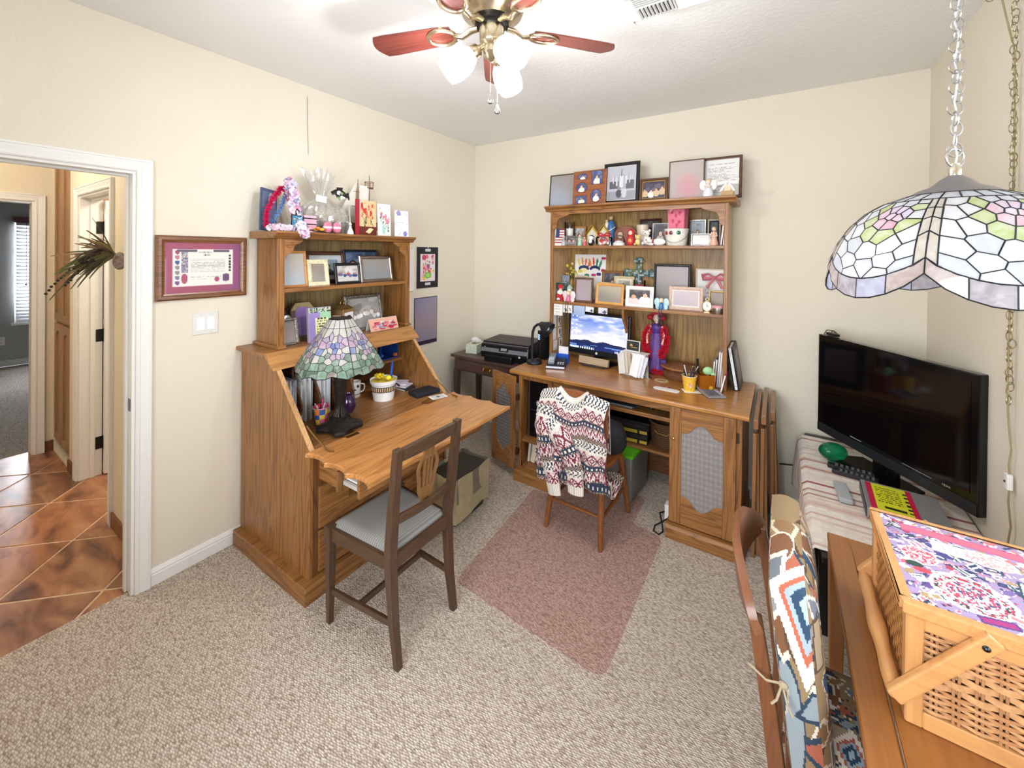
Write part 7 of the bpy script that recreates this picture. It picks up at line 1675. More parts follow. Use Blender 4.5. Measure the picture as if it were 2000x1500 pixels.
B().tube([(0, -.03, .02), (-.03, -.07, .006), (-.055, -.12, .006), (-.05, -.175, .006), (-.015, -.19, .006), (.0, -.15, .006), (-.03, -.06, .007), (-.06, .02, .007), (-.03, .06, .007), (-.015, .03, .03)], .004, 6).go('cord', BLACK, pw, smooth=True)
cb2 = B().tube([(2.63, -.02, .30), (2.60, -.04, .30), (2.66, -.05, .315), (2.74, -.06, .335), (2.80, -.06, .36)], .004, 6).go('wall_cable', BLACK, smooth=True, label='black cable running along the wall behind the tray tables', cat='cable')
# ============================================================ LEFT WALL
H = PI/2
ct = thing('framed_certificate', 'framed certificate with rose mat and coats of arms on the left wall', 'certificate', (.0015, -2.322, 1.408), H)
WF = wood('x', '8a5a34', '4f2e1a', .3, 1.3, .4)
w, h = .408, .330
moulding(w, h, .034, .022, tr(0, -.022, 0)).go('moulding', WF, ct)
def cert(u, v):
    if u < .10 or u > .90 or v < .13 or v > .87: return mixc('a8506a', '8a5a90', max(0, (u-.6)*1.6))
    if u < .105 or u > .895 or v < .14 or v > .86: return 'e8c8d0'
    x, y = (u-.105)/.79, (v-.14)/.72
    if y > .93 and .06 < x < .94 and not .38 < x < .66: return '6a5a6a'
    if .40 < x < .64 and .905 < y < .94: return 'a8a0a8' if int(u*220) % 3 else 'efeae2'
    if .47 < x < .60 and .82 < y < .87: return '6a6070' if int(u*160) % 2 else 'efeae2'
    if .03 < x < .11:
        k = y*7.2; c = ['7a5a86', '7a7aa0', '8a8a92', '9a8a90', '3a5a8a', 'c07a8a', 'b04a6a', '6a7aa0'][int(k) % 8]
        if k % 1 > .15 and abs(x-.07) < .034*(1 if k % 1 > .5 else (k % 1-.1)*2.4): return c
    if .13 < x < .24 and .36 < y < .93: return ['8a8aa0', 'b0929c', '6f6f8a', 'd8cfd0'][int(hsh(int(u*90), int(v*70))*4)]
    if abs((x-.18)/.05)**2+((y-.2)/.14)**2 < 1: return 'b0506e'
    if .28 < x < .86 and .36 < y < .76 and int(y*46) % 2 and hsh(int(u*130), int(y*46), 3) > .2: return 'c2bdb8'
    if .28 < x < .84 and .16 < y < .30 and int(y*40) % 3 == 0 and hsh(int(u*80), int(y*40), 6) > .45: return 'cbc6c0'
    if ((x-.72)/.045)**2+((y-.16)/.075)**2 < 1: return 'b04a72'
    if abs(x-.88) < .055 and abs(y-.2) < .09*(1-abs(x-.88)*6) + .03: return '6f4f74'
    if .925 < x < .965 and .38 < y < .86 and (y*11.5) % 1 > .25: return '3a3444'
    return 'f1ece3'
panel('certificate', w-.066, h-.066, cert, ct, tr(0, -.008, .033), n=130)
B().box(-w/2+.03, w/2-.03, -.0125, -.0115, .03, h-.03).go('glass', pane_glass(), ct)
sw_ = thing('light_switch', 'white double rocker light switch plate on the left wall', 'light switch', (.0005, -2.312, 1.272), H)
B().box(-.058, .058, -.006, 0, -.058, .058).go('plate', mat('e4e3df', .45, 0, .01), sw_, bevel=.002, seg=1)
for x in (-.023, .023):
    rk = B().prism([(-.009, -.033), (-.006, .033), (-.005, .033), (-.005, -.033)], 'x', x-.0165, x+.0165).go('rocker', mat('fbfbfa', .35, 0, 0), sw_)
    for z_ in (-.049, .049): B().cyl((x, -.0062, z_), (x, -.0072, z_), .003, n=10).go('screw', mat('d0d0ce', .4), sw_)
B().tube([(.004, -1.758, 2.672), (.005, -1.757, 2.55), (.004, -1.752, 2.42), (.005, -1.749, 2.296)], .0012, 5).go('hanging_thread', mat('8a8680', .8), label='thin dark thread hanging down the left wall', cat='thread')
t = frame('white-framed winter scene print half hidden behind the hutch', (.014, -.905, 1.335), .155, .365, .010, WHITEP, Collage('f3f2f0').add('d', .62, .58, .16, .07, 0, '2f5a4a').add('d', .62, .68, .12, .06, 0, '2f5a4a').add('r', .62, .5, .03, .03, 0, '5a4030').add('d', .6, .32, .08, .05, 0, '9a9aa0').add('e', .6, .15, .12, .02, 0, '5a4a44'), 0, H, .012, stand=False)
fp = flowers('efe3e6', 3, ['c9386a', 'e07a9a', 'd85a86', '9a5a9a', 'e8c24a', 'f0a0b8'], 34, '4a9a4a', .1, .95); fp.add('e', .5, .22, .22, .12, 0, '6ac24a').add('e', .5, .22, .14, .07, 0, 'a8d86a').add('e', .25, .88, .14, .10, 0, 'd04a7a').add('e', .8, .9, .07, .05, 0, 'c95a6a')
t = thing('flower_painting', 'bright flower painting in a black mat with white labels', 'painting', (.003, -.66, 1.352), H)
B().box(-.128, .128, -.003, 0, 0, .357).go('mat_board', mat('26242a', .7), t); panel('painting', .178, .238, fp, t, tr(0, -.0034, .058), n=44)
for z_, hh in ((.318, .024), (.024, .022)): B().box(-.032, .032, -.0042, -.0032, z_, z_+hh).go('label', mat('d9dbe6', .8), t)
B().cyl((0, -.004, .353), (0, -.007, .353), .005, n=8).go('push_pin', WHITEP, t)
t = thing('poster', 'dark-edged poster with violet blurred picture on the left wall', 'poster', (.003, -.676, .86), H)
B().box(-.137, .137, -.003, 0, 0, .412).go('board', mat('3a3450', .6), t)
panel('print', .262, .398, lambda u, v: mixc(mixc('8a87ac', '9a93a4', u), 'a3909a', max(0, 1-abs(v-.45)*2)) if v > .06 else '3a2440', t, tr(0, -.0034, .007), n=30)
# ============================================================ ON TOP OF THE HUTCH (left)
z = 1.7755
t = thing('award_plaque', 'navy blue plaque leaning among the pink and blue feather boas', 'plaque', (.13, -2.055, z), H+.15)
L = tr(0, 0, .005) @ rotm(-.15, .13, 0); B().at(L).box(-.05, .05, 0, .012, 0, .25).go('board', mat('4a5570', .4), t, bevel=.002, seg=1); panel('print', .085, .20, lambda u, v: 'b9bfd0' if (v > .72 and .4 < u < .9 and hsh(int(u*20), int(v*30)) > .5) else (mixc('66728f', '56617e', hsh(int(v*70), 1))), t, L @ tr(0, -.0006, .03), n=14)
def garland(label, path, r_, c, seed, n, name='feather_boa', cat='boa'):
    o = boa(path, r_, seed, n).go(name, c, label=label, cat=cat, recalc=False); return o
garland('hot pink feather boa looped over the plaque', [(.17, -2.085, z+.022), (.165, -2.08, z+.10), (.15, -2.045, z+.18), (.15, -1.995, z+.255), (.16, -1.965, z+.255), (.175, -1.955, z+.18), (.185, -1.94, z+.10), (.19, -1.92, z+.03)], .021, mat('d81f5e', .8, 0, .25, 150), 11, 1500)
garland('pale blue feather boa beside the pink boa', [(.12, -2.04, z+.03), (.12, -1.98, z+.14), (.12, -1.945, z+.245), (.135, -1.925, z+.24), (.15, -1.905, z+.15), (.16, -1.895, z+.03)], .018, mat('8fb4e6', .8, 0, .2, 150), 12, 1200)
def lei(label, path, r_, cols, seed, n):
    q = R(seed); t = thing('flower_lei', label, 'lei', path[0]); P = [Vector(p)-Vector(path[0]) for p in path]; ms = [mat(c, .5, 0, .05, trans=.0) for c in cols]; bs = [B() for _ in cols]
    for i in range(n):
        s = q.random()*(len(P)-1); k = min(int(s), len(P)-2); p = P[k].lerp(P[k+1], s-k); v = Vector((q.gauss(0, 1), q.gauss(0, 1), q.gauss(0, 1))).normalized(); a = v.orthogonal().normalized(); b = v.cross(a); c_ = p+v*r_*q.uniform(.3, .9); rr = r_*q.uniform(.45, .7); j = q.randrange(len(cols))
        pts = [tuple(c_+a*rr*math.cos(m*PI/3)+b*rr*math.sin(m*PI/3)+v*rr*.35*(m % 2)) for m in range(6)]; bs[j].add(pts+[tuple(c_)], [(m, (m+1) % 6, 6) for m in range(6)])
    for b_, m_ in zip(bs, ms): b_.go('petals', m_, t, recalc=False)
    return t
lei('pale pink and lilac flower lei hanging over the hutch front', [(.20, -1.975, z+.285), (.205, -1.955, z+.22), (.21, -1.945, z+.12), (.235, -1.94, z+.05), (.29, -1.945, z+.022), (.325, -1.955, z-.004)], .034, ['f0d3e0', 'dfd0ee', 'f6eef4', 'e8a8c2', 'c9d4f0'], 14, 330)
lei('white and pink ribbon lei lying along the hutch front edge', [(.24, -2.10, z+.016), (.25, -2.06, z+.02), (.265, -2.03, z+.018), (.27, -1.99, z+.018)], .022, ['f6f2f6', 'e9c6d4', 'dfe4f4'], 15, 150)
t = thing('luggage_tag', 'teal floral luggage tag with black strap on the hutch top', 'tag', (.26, -1.958, z), H); L = rotm(-.12, .08, 0)
B().at(L).box(-.036, .036, 0, .004, 0, .100).go('tag', BLACK, t, bevel=.002, seg=1); panel('print', .062, .088, flowers('2f7a9a', 6, ['4ab0d0', 'd8503a', 'e8a04a', '8ac2e0'], 26, '1f4a6a', .1, .9), t, L @ tr(0, -.0005, .006), PR, n=16); B().at(L).tube([(-.006, .002, .098), (-.008, .003, .125), (0, .004, .135), (.008, .003, .125), (.006, .002, .098)], .005, 6, flat=.4).go('strap', BLACK, t)
for i in range(3):
    t = thing('favour_box', ['pink striped favour box, bottom of the small stack', 'pink striped favour box, middle of the small stack', 'pink striped favour box, top of the small stack'][i], 'box', (.215, -1.872, z+.0342*i), H+.05*i); B().box(-.040, .040, -.03, .03, 0, .034).go('box', mat('efb9cc', .6), t, bevel=.002, seg=1); B().box(-.0405, .0405, -.0305, .0305, .012, .019).go('ribbon', mat('2a1a24', .5), t)
# gift basket in cellophane
gb = thing('gift_basket', 'cellophane-wrapped gift basket with black and white bow', 'gift basket', (.14, -1.69, z), H)
def cello():
    m = bpy.data.materials.new('cellophane'); m.use_nodes = True; n = m.node_tree.nodes; L_ = m.node_tree.links; n.clear()
    o = n.new('ShaderNodeOutputMaterial'); t_ = n.new('ShaderNodeBsdfTransparent'); g = n.new('ShaderNodeBsdfGlossy'); g.inputs['Roughness'].default_value = .12; d = n.new('ShaderNodeBsdfDiffuse'); d.inputs[0].default_value = (.85, .83, .78, 1)
    a = n.new('ShaderNodeMixShader'); a.inputs[0].default_value = .28; L_.new(t_.outputs[0], a.inputs[1]); L_.new(g.outputs[0], a.inputs[2]); b = n.new('ShaderNodeMixShader'); b.inputs[0].default_value = .20; L_.new(a.outputs[0], b.inputs[1]); L_.new(d.outputs[0], b.inputs[2]); L_.new(b.outputs[0], o.inputs[0]); return m
CEL = cello()
def bagf(u, v):
    a = u*2*PI; pr2 = [(.125, .0), (.150, .05), (.155, .11), (.135, .165), (.075, .205), (.030, .230), (.045, .27), (.085, .33), (.105, .39)]
    t = v*(len(pr2)-1); i = min(int(t), len(pr2)-2); f = t-i; r_ = pr2[i][0]+(pr2[i+1][0]-pr2[i][0])*f; zz = pr2[i][1]+(pr2[i+1][1]-pr2[i][1])*f
    cr = 1+.07*math.sin(a*9+v*7)+.05*math.sin(a*17-v*11); k = (-.05-.05*max(0, v-.6)) if v > .55 else -.05*v/.55
    return (r_*cr*math.cos(a)+k, r_*cr*math.sin(a)*.60, zz+.02*math.sin(a*3)*max(0, v-.7)*3)
B().grid(bagf, 80, 32).go('cellophane', CEL, gb, smooth=False)
B().lathe([(.10, .002), (.125, .03), (.13, .075), (.12, .078), (0, .06)], 28, sy=.6).go('basket', mat('1d1b20', .6, 0, .2, 90, .5, 120), gb, smooth=True)
sh = B(); q = R(9)
for i in range(260):
    a = q.uniform(0, 6.28); r_ = .115*math.sqrt(q.random()); p = Vector((r_*math.cos(a), r_*.55*math.sin(a), .08+.05*q.random())); v = Vector((q.gauss(0, 1), q.gauss(0, .7), q.gauss(0, .7))).normalized()*.03; s = Vector((0, 0, .0025)); sh.add([tuple(p-v-s), tuple(p+v-s), tuple(p+v+s), tuple(p-v+s)], [(0, 1, 2, 3)])
sh.go('paper_shred', mat('d9cdb6', .8, 0, .1), gb, kind='stuff', recalc=False)
for k, (x, zz, sc) in enumerate(((0, .235, 1), (.02, .245, .8))): B().at(tr(x+.02, -.075, zz) @ rotm(.2, .5*k, 0)).tube([(-.05, 0, .02), (-.03, -.01, .035), (0, 0, 0), (.03, -.012, .03), (.055, 0, .015)], [.012, .02, .008, .02, .012], 8, flat=.4).go('bow', BLACK, gb, smooth=True)
for i in range(14): B().ball((.025+.045*math.cos(i*2.3)*(.3+.7*hsh(i, 3)), -.085-.01*hsh(i, 2), .25+.035*math.sin(i*2.3)*(.3+.7*hsh(i, 5))), (.012, .006, .009), 8, 6).go('bow_flower', mat(['f2f2ee', 'f2f2ee', '8aa86a', '1a1a1c'][i % 4], .6), gb, smooth=True)
B().at(tr(-.085, -.06, .215) @ rotm(0, .1, 0)).box(-.035, .035, 0, .001, -.02, .02).go('gift_tag', PAPER, gb)
fig('orange and yellow silk flower head lying at the hutch front', (.27, -1.83, z), [('petal', ['e8b23a', 'd9902a', 'e8c24a', 'd9802a', 'e8b23a'][i], B().ball((.018*math.cos(i*1.26), .018*math.sin(i*1.26), .020+.006*(i % 2)), (.016, .014, .010), 10, 7)) for i in range(5)]+[('heart', '5a3a20', ball((0, 0, .026), .010))], H, 'silk_flower', 'flower')
for i, y in enumerate((-1.772, -1.710)):
    t = thing('decorated_egg', ['pink decorated egg, left one of the pair', 'pink decorated egg, right one of the pair'][i], 'egg', (.262, y, z), H); B().ball((0, 0, .036), (.027, .027, .036), 20, 14).go('shell', mat('dc7f9c', .3, 0, .35, 70), t, smooth=True)
    B().lathe([(.016, 0), (.015, .006), (.012, .008)], 16).go('foot', mat('2a1e24', .4), t, smooth=True); B().lathe([(.0268, .030), (.0272, .036), (.0268, .042)], 24, cap=False).go('white_band', mat('f2e6ea', .5), t, smooth=True)
fig('small white gowned figurine at the foot of the gift basket', (.275, -1.622, z), [('gown', 'f4f2ee', lathe([(.022, 0), (.018, .02), (.008, .042), (.009, .052), (0, .056)])), ('head', 'f0ddcc', ball((0, 0, .064), .009)), ('bonnet', 'f4f2ee', ball((0, .003, .068), .009))], H)
GV = wood('x', '9a948c', '7a746c', .6)
card('plain grey card standing beside the gift basket', (.19, -1.555, z), .10, .20, blur('d5cfc6', 'c6bfb4'), .05, H+.9, 'greeting_card', spread=.2)
rc = flowers('e3c79a', 16, ['c9403a', 'e0705a', 'e8a86a', 'f0c8a0', 'b8302e'], 36, '4a5a34', .52, .9); rc.add('r', .5, .12, .5, .14, 0, '6a2a1c').add('r', .55, .36, .10, .11, 0, 'e3bd86').add('d', .6, .14, .25, .08, .2, 'f0dba8')
rcard = card('greeting card with red spine and painted flower vase', (.23, -1.452, z), .135, .240, rc, .06, H-.05, 'greeting_card', spread=.25)
B().box(-.098, -.068, -.002, .004, 0, .24).go('red_spine', mat('a81f34', .6), rcard)
card('pale greeting card with a spray of pink flowers', (.25, -1.33, z), .105, .228, flowers('eef0ee', 17, ['d88aa4', 'e8b0c0', 'c9709a', 'f0e0b0'], 16, '4a7a4a', .45, .85).add('e', .45, .2, .14, .14, 0, 'a8d8c4'), .06, H-.1, spread=.3)
card('white greeting card with small blue rings and flowers', (.265, -1.185, z), .112, .192, Collage('eeeff4').add('e', .3, .9, .16, .10, 0, '9a9ad0', '6a6ab4').add('e', .8, .85, .09, .06, 0, 'eeeff4', '7a7ac0').add('e', .15, .5, .10, .07, 0, 'eeeff4', '8a8ac8').add('e', .82, .55, .10, .07, 0, 'eeeff4', '7a7ac0').add('e', .3, .15, .09, .06, 0, 'eeeff4', '8a8ac8').add('e', .75, .12, .14, .09, 0, '8a8ad0', '5a5ab0').add('r', .5, .55, .2, .012, 0, 'c9c9d8'), .06, H-.2, spread=.4)
# model ship
sp = thing('model_ship', 'wooden model sailing ship with masts behind the greeting cards', 'model ship', (.09, -1.40, z), H)
SWD = wood('x', '9a6a38', '6a4420', .45)
def hull(u, v):
    x = -.15+.30*u; w_ = .032*(1-(2*u-1)**4)**.7*(.35+.65*v); return (x*(1+.08*v*(2*u-1)), 0, 0) if False else (x, w_, .03+.055*v+.03*(2*u-1)**4)
B().grid(lambda u, v: hull(u, v), 20, 6).grid(lambda u, v: (hull(u, v)[0], -hull(u, v)[1], hull(u, v)[2]), 20, 6).box(-.14, .14, -.026, .026, .078, .082).go('hull', SWD, sp, smooth=True)
B().box(-.06, -.04, -.03, .03, 0, .05).box(.04, .06, -.03, .03, 0, .05).go('cradle', SWD, sp)
for x, hh in ((-.035, .40), (.060, .445)):
    B().tube([(x, 0, .08), (x, 0, hh*.7), (x, 0, hh)], [.006, .0045, .002], 8).go('mast', SWD, sp, smooth=True)
    for zz, w_ in ((hh*.52, .05), (hh*.78, .035)): B().cyl((x-w_, 0, zz), (x+w_, 0, zz), .0025, n=6).go('yard', SWD, sp)
B().lathe([(.022, .345), (.030, .350), (.030, .353), (.020, .353)], 14, (.060, 0, 0)).go('crow_nest', SWD, sp)
for i in range(10): B().cyl((.060+.027*math.cos(i*PI/5), .027*math.sin(i*PI/5), .352), (.060+.031*math.cos(i*PI/5), .031*math.sin(i*PI/5), .392), .0018, n=5).go('nest_post', SWD, sp)
B().tube([(.060+.031*math.cos(i*PI/8), .031*math.sin(i*PI/8), .392) for i in range(16)], .002, 5, True).go('nest_rail', SWD, sp)
B().add([(-.05, -.001, .38), (-.195, -.001, .13), (-.06, -.001, .14), (-.05, .001, .38), (-.195, .001, .13), (-.06, .001, .14)], [(0,1,2),(5,4,3),(0,3,4,1),(1,4,5,2),(2,5,3,0)]).add([(-.03, -.012, .36), (-.03, -.004, .14), (.045, -.004, .14), (.05, -.012, .36)], [(0,1,2,3)]).go('sail', mat('efece4', .8, 0, .03), sp)
for p0, p1 in (((.06, 0, .44), (.19, 0, .09)), ((.06, 0, .35), (.10, .028, .085)), ((.06, 0, .35), (.10, -.028, .085)), ((-.035, 0, .40), (.06, 0, .30)), ((.06, 0, .35), (.03, -.028, .085))): B().cyl(p0, p1, .0009, n=4).go('rigging', mat('c9b892', .8), sp)
# ============================================================ HUTCH UPPER SHELF (left)
z = 1.4525
frame('tan wooden frame with grey-blue blurred photo at the hutch left end', (.232, -1.952, z), .165, .215, .016, WT, blur('a9b0b8', 'b4aca2'), .16, H)
frame('small cream frame edge showing behind the tan wooden frame', (.14, -1.83, z), .060, .160, .010, CREAMF, blur('d5d0b0', 'c6bd9a'), .12, H)
frame('large brown frame with pale mat and landscape photo at the back', (.085, -1.652, z), .280, .212, .026, WB, photo('9fb4c4', 1, '3a3a40', ('3a3a44', '6a6a70'), 52), .16, H, board=('d9dfe2', .03))
frame('cream flower-bordered frame with grey-brown blurred photo', (.225, -1.795, z), .138, .162, .026, mat('e6dcb8', .6, 0, .2, 60), blur('9a938c', '8f857c'), .16, H)
frame('navy frame with dusk photo standing at the back of the hutch', (.085, -1.375, z), .285, .225, .016, mat('1c2438', .35), photo('5a6f96', 2, '1e1e26', ('2a2e3e', '3a3444'), 53), .16, H)
frame('black frame with silver inner edge around a family photo', (.225, -1.59, z), .190, .138, .018, BLKF, photo('cfc9c6', 7, '4a3a38', ('5a6a9a', 'e8e4e4', '8a4a5a', '3a4a7a'), 54), .16, H, board=('b9b9be', .005), n=44)
frame('wide polished silver frame with grey blurred photo', (.215, -1.35, z), .275, .185, .026, SILVER, blur('8a8f94', '9a948e'), .18, H)
# ============================================================ HUTCH BOTTOM SHELF (left)
z = 1.1205
frame('dark blue photo frame half hidden at the left end of the hutch base', (.10, -1.965, z), .11, .195, .016, mat('4a3430', .4), blur('2f3a66', '3a3a5a'), .12, H)
t = frame('ornate silver frame with crest and oval blurred photo', (.235, -1.98, z), .118, .155, .020, mat('8f8b86', .35, .9, .3, 120, .6, 110), blur('a39a94', '8f8680'), .20, H)
B().at(rotm(-.2)).lathe([(.022, 0), (.026, .006), (.018, .018), (.006, .026), (0, .027)], 16, (0, .006, .155), sy=.35).go('crest', SILVER, t, smooth=True)
t = thing('octagonal_frame', 'octagonal mirror-edged violet frame behind the note block', 'picture frame', (.16, -1.848, z), H); L = tr(0, 0, .0) @ rotm(-.16)
oc = [(-.045, 0), (.045, 0), (.075, .04), (.075, .19), (.045, .232), (-.045, .232), (-.075, .19), (-.075, .04)]; oi = [(x*.68, .116+(y-.116)*.74) for x, y in oc]
B().at(L).prism(oc, 'y', 0, .012).go('mirror_border', mat('b9a98a', .15, .8), t, bevel=.003, seg=1); B().at(L).prism(oi, 'y', -.002, 0).go('violet_mat', mat('8a6fae', .6, 0, .15, 30), t)
t = thing('note_block_frame', 'purple and green block frame with a handwritten yellow note', 'picture frame', (.272, -1.815, z), H-.12); L = rotm(-.10)
B().at(L).box(-.068, .068, 0, .03, 0, .205).go('block', mat('b9b0c0', .5), t, bevel=.003)
def noteb(u, v):
    if v > .86: return 'b9c4b0' if hsh(int(u*18), int(v*40)) > .3 else '3a4a40'
    if .28 < u < .86 and .14 < v < .70:
        if int(v*26) % 2 and hsh(int(u*44), int(v*26), 5) > .35 and .34 < u < .80: return '4a4a30'
        return mixc('d6d98a', 'e6e8c6', v)
    return '9a86c4' if u < .5 else '9cc9a4'
panel('print', .132, .20, noteb, t, L @ tr(0, -.0006, .002), n=40)
t = thing('tin_clock_box', 'square gold tin with ring handle and white umbrella panel', 'tin box', (.17, -1.605, z), H+.35)
B().box(-.055, .055, -.05, .05, 0, .165).go('body', mat('b08d5a', .35, .7), t, bevel=.004); B().frus((-.058, .058, -.053, .053, .165), (-.03, .03, -.028, .028, .19)).go('roof', mat('b08d5a', .3, .8), t, bevel=.003, seg=1)
B().tube([(.018*math.cos(a*PI/8), 0, .203+.018*math.sin(a*PI/8)) for a in range(16)], .0025, 6, True).go('ring_handle', BRASS, t, smooth=True)
panel('umbrella_panel', .092, .125, lambda u, v: ('2a3440' if (((u-.5)/.3)**2+((v-.66)/.2)**2 < 1 and v > .66) else ('6a7078' if (abs(u-.5) < .015 and .4 < v < .66) or (v < .35 and abs(math.hypot(u-.5, (v-.2))-.2) < .02) else 'f0f1f4')), t, tr(0, -.0506, .02), n=30)
for i in range(6): B().box(-.0556, -.055, -.03, .03, .03+.018*i, .038+.018*i).go('side_slot', mat('e6ddc4', .5), t)
frame('large ornate silver frame with old black-and-white portrait of many people', (.20, -1.425, z), .300, .245, .026, mat('8a8680', .35, .9, .35, 90, .8, 90), photo('9a9896', 9, '5a5654', ('eeeceb', 'e4e2e2', 'd8d6d6'), 57), .22, H+.0, n=56)
t = thing('tent_card', 'painted red and pink tent card at the hutch front edge', 'card', (.285, -1.345, z), H-.05); L = rotm(-.35)
B().at(L).box(-.115, .115, .0006, .002, 0, .085).go('front_leaf', PAPER, t); B().at(tr(0, .062, 0) @ rotm(.35)).box(-.115, .115, 0, .0015, 0, .085).go('back_leaf', PAPER, t)
tcf = flowers('f0b8a0', 19, ['c93a5a', 'd85a7a', 'b8284a', 'f0e0d8', '9ab0c8', 'e88a90'], 60, 'b8506a', .1, .7)
panel('painting', .228, .083, tcf, t, L @ tr(0, 0, .001), PRM, n=60)
# ============================================================ INSIDE THE SECRETARY
z = .7145
slots = [(-2.055, 8, 'left'), (-1.955, 8, 'middle'), (-1.845, 8, 'right')]
for y0, n, nm in slots:
    for k in range(n):
        q = hsh(k, int(-y0*100)); hh = .20+.055*q; c = ['e4e6ee', 'cfd8ec', 'dfe0e6', 'b9cae8', 'ece9e6'][int(q*5)]
        t = thing('filed_envelope', 'bluish white envelope standing in the %s serpentine pigeonhole' % nm, 'envelope', (.225, y0-.036+.0095*k, z), 0, 'letters in the %s pigeonhole' % nm); B().at(rotm(.03*(q-.5))).box(-.13, .135+.03*q, -.0018, .0018, 0, hh).go('envelope', mat(c, .8, 0, .05), t); B().at(rotm(.03*(q-.5))).box(.10, .134+.03*q, -.0024, .0024, hh*.2, hh*.98).go('contents', mat('f4f3f1', .8), t)
cu = thing('paper_cup', 'bright colour-block paper cup with pens beside the lamp', 'pen cup', (.49, -1.945, .7225))
cc = lambda u, v: ['d83a4a', '2a8a5a', 'e8c84a', '3a3a7a', 'e8783a', 'd86aa0', 'f2efe8', '2f5aa0'][(int(u*8)*3+int(v*3.2)*5) % 8]
B().grid(lambda u, v: ((.030+.012*v)*math.cos(u*2*PI), (.030+.012*v)*math.sin(u*2*PI), .090*v), 48, 18, cc).go('cup', PRM, cu, smooth=True); B().tube([(.0425*math.cos(i*PI/16), .0425*math.sin(i*PI/16), .090) for i in range(32)], .0016, 6, True).lathe([(.030, .001), (0, .0012)], 24).go('rim', mat('e8a0b0', .5), cu, smooth=True)
pens(cu, 6, .030, .10, .125, 6, ['d0406a', 'b8bcc8', 'e8508a', '8a8ea0'])
B().ball((-.012, -.016, .092), (.02, .016, .014), 12, 8).go('red_ball', mat('d8303e', .4), cu, smooth=True)
fig('round dark purple glass vase behind the table lamp', (.455, -1.752, .7145), [('bowl', mat('3a1a4a', .08, 0, .5, 40, coat=.6), lathe([(.026, 0), (.040, .02), (.045, .05), (.036, .085), (.024, .10), (.026, .108), (.022, .108), (.020, .10), (0, .09)], n=28)), ('base_ring', '2a1436', lathe([(.028, 0), (.028, .004), (0, .004)], n=24))], name='glass_vase', cat='vase')
t = thing('red_book', 'tall red book standing in the secretary behind the vase', 'book', (.22, -1.675, z), 0); B().box(-.10, .12, -.014, .014, 0, .235).go('cover', mat('a81a30', .4), t, bevel=.002, seg=1); B().box(-.098, .117, -.0105, .0105, .003, .238).go('pages', PAPER, t); B().box(.1195, .121, -.010, .010, .03, .10).go('spine_picture', mat('e3c8c4', .6), t)
t = thing('pencil', 'yellow pencil leaning on the pigeonhole upright', 'pencil', (.335, -1.655, z), 0); B().tube([(.075, -.03, .004), (.01, .0, .145)], .0035, 6).go('shaft', mat('e0a02c', .4), t); B().tube([(.01, 0, .145), (.006, .002, .153)], [.0036, .0036], 6).go('eraser', mat('e0a0a0', .6), t)
mg = fig('white mug with a panda-like face in the lower pigeonhole', (.265, -1.575, z), [('mug', 'f2f1ee', lathe([(.034, 0), (.038, .005), (.039, .10), (.036, .10), (.035, .01), (0, .008)], n=28)), ('handle', 'f2f1ee', B().tube([(0, .038, .08), (0, .06, .075), (0, .064, .05), (0, .055, .03), (0, .038, .025)], .005, 8)), ('eye', '1c1c20', B().ball((.034, -.016, .075), (.006, .009, .010), 10, 7)), ('eye', '1c1c20', B().ball((.034, .016, .075), (.006, .009, .010), 10, 7)), ('nose', '1c1c20', ball((.038, 0, .052), (.004, .007, .005))), ('stripe', '26262a', B().tube([(.0392*math.cos(a), .0392*math.sin(a), .022) for a in [-1.4+.2*i for i in range(15)]], .002, 5))], -.5, 'mug', 'mug')
po = thing('flower_pot', 'white basket-weave pot with black ribbon and yellow flower on the leaf', 'flower pot', (.452, -1.492, .7145))
def potf(u, v): r_ = .062+.018*v+(.006 if v > .82 else 0)+.0015*math.sin(u*2*PI*22)*math.sin(v*40)*(v < .45); return (r_*math.cos(u*2*PI), r_*math.sin(u*2*PI), .130*v)
B().grid(potf, 88, 30).lathe([(.062, 0), (0, .0005)], 30).go('pot', mat('efeeec', .4, 0, .03), po, smooth=True)
B().lathe([(.080, .12), (.03, .118), (0, .117)], 24).go('filling', mat('d9c04a', .9, 0, .3, 80), po)
B().grid(lambda u, v: ((.0775+.001*math.sin(u*40))*math.cos(u*2*PI)*(1-.03*(1-v)), (.0775)*math.sin(u*2*PI)*(1-.03*(1-v)), .060+.034*v), 72, 8, lambda u, v: '1c1a18' if (int(u*36+v*4) % 2 == 0) == (int(u*36-v*4+40) % 2 == 0) else ('d9b88a' if abs(v-.5) < .4 else '1c1a18')).go('ribbon', PRM, po, smooth=True)
B().at(tr(.01, .082, .085)).tube([(0, 0, 0), (.02, .03, .045), (.005, .02, .06), (0, 0, 0), (.03, .02, -.02), (.01, .03, -.03), (0, 0, 0)], .004, 6, flat=.4).go('ribbon_tails', BLACK, po)
for i in range(14): B().at(tr(-.012, -.025, .150)).ball((.024*math.cos(i*.449), .024*math.sin(i*.449), .008*(i % 2)), (.010, .007, .006), 8, 6).go('petal', mat(['e8cc1f', 'd8b81a'][i % 2], .6), po, smooth=True)
B().ball((-.012, -.025, .150), (.02, .02, .016), 14, 9).ball((.03, .012, .138), (.022, .02, .016), 12, 8).go('flower_heart', mat('e3d02a', .6, 0, .3, 60), po, smooth=True)
B().tube([(.01, .045, .09), (.014, .055, .20), (.015, .057, .235)], [.008, .008, .006], 10).go('blue_pen', mat('1f58c2', .3), po, smooth=True)
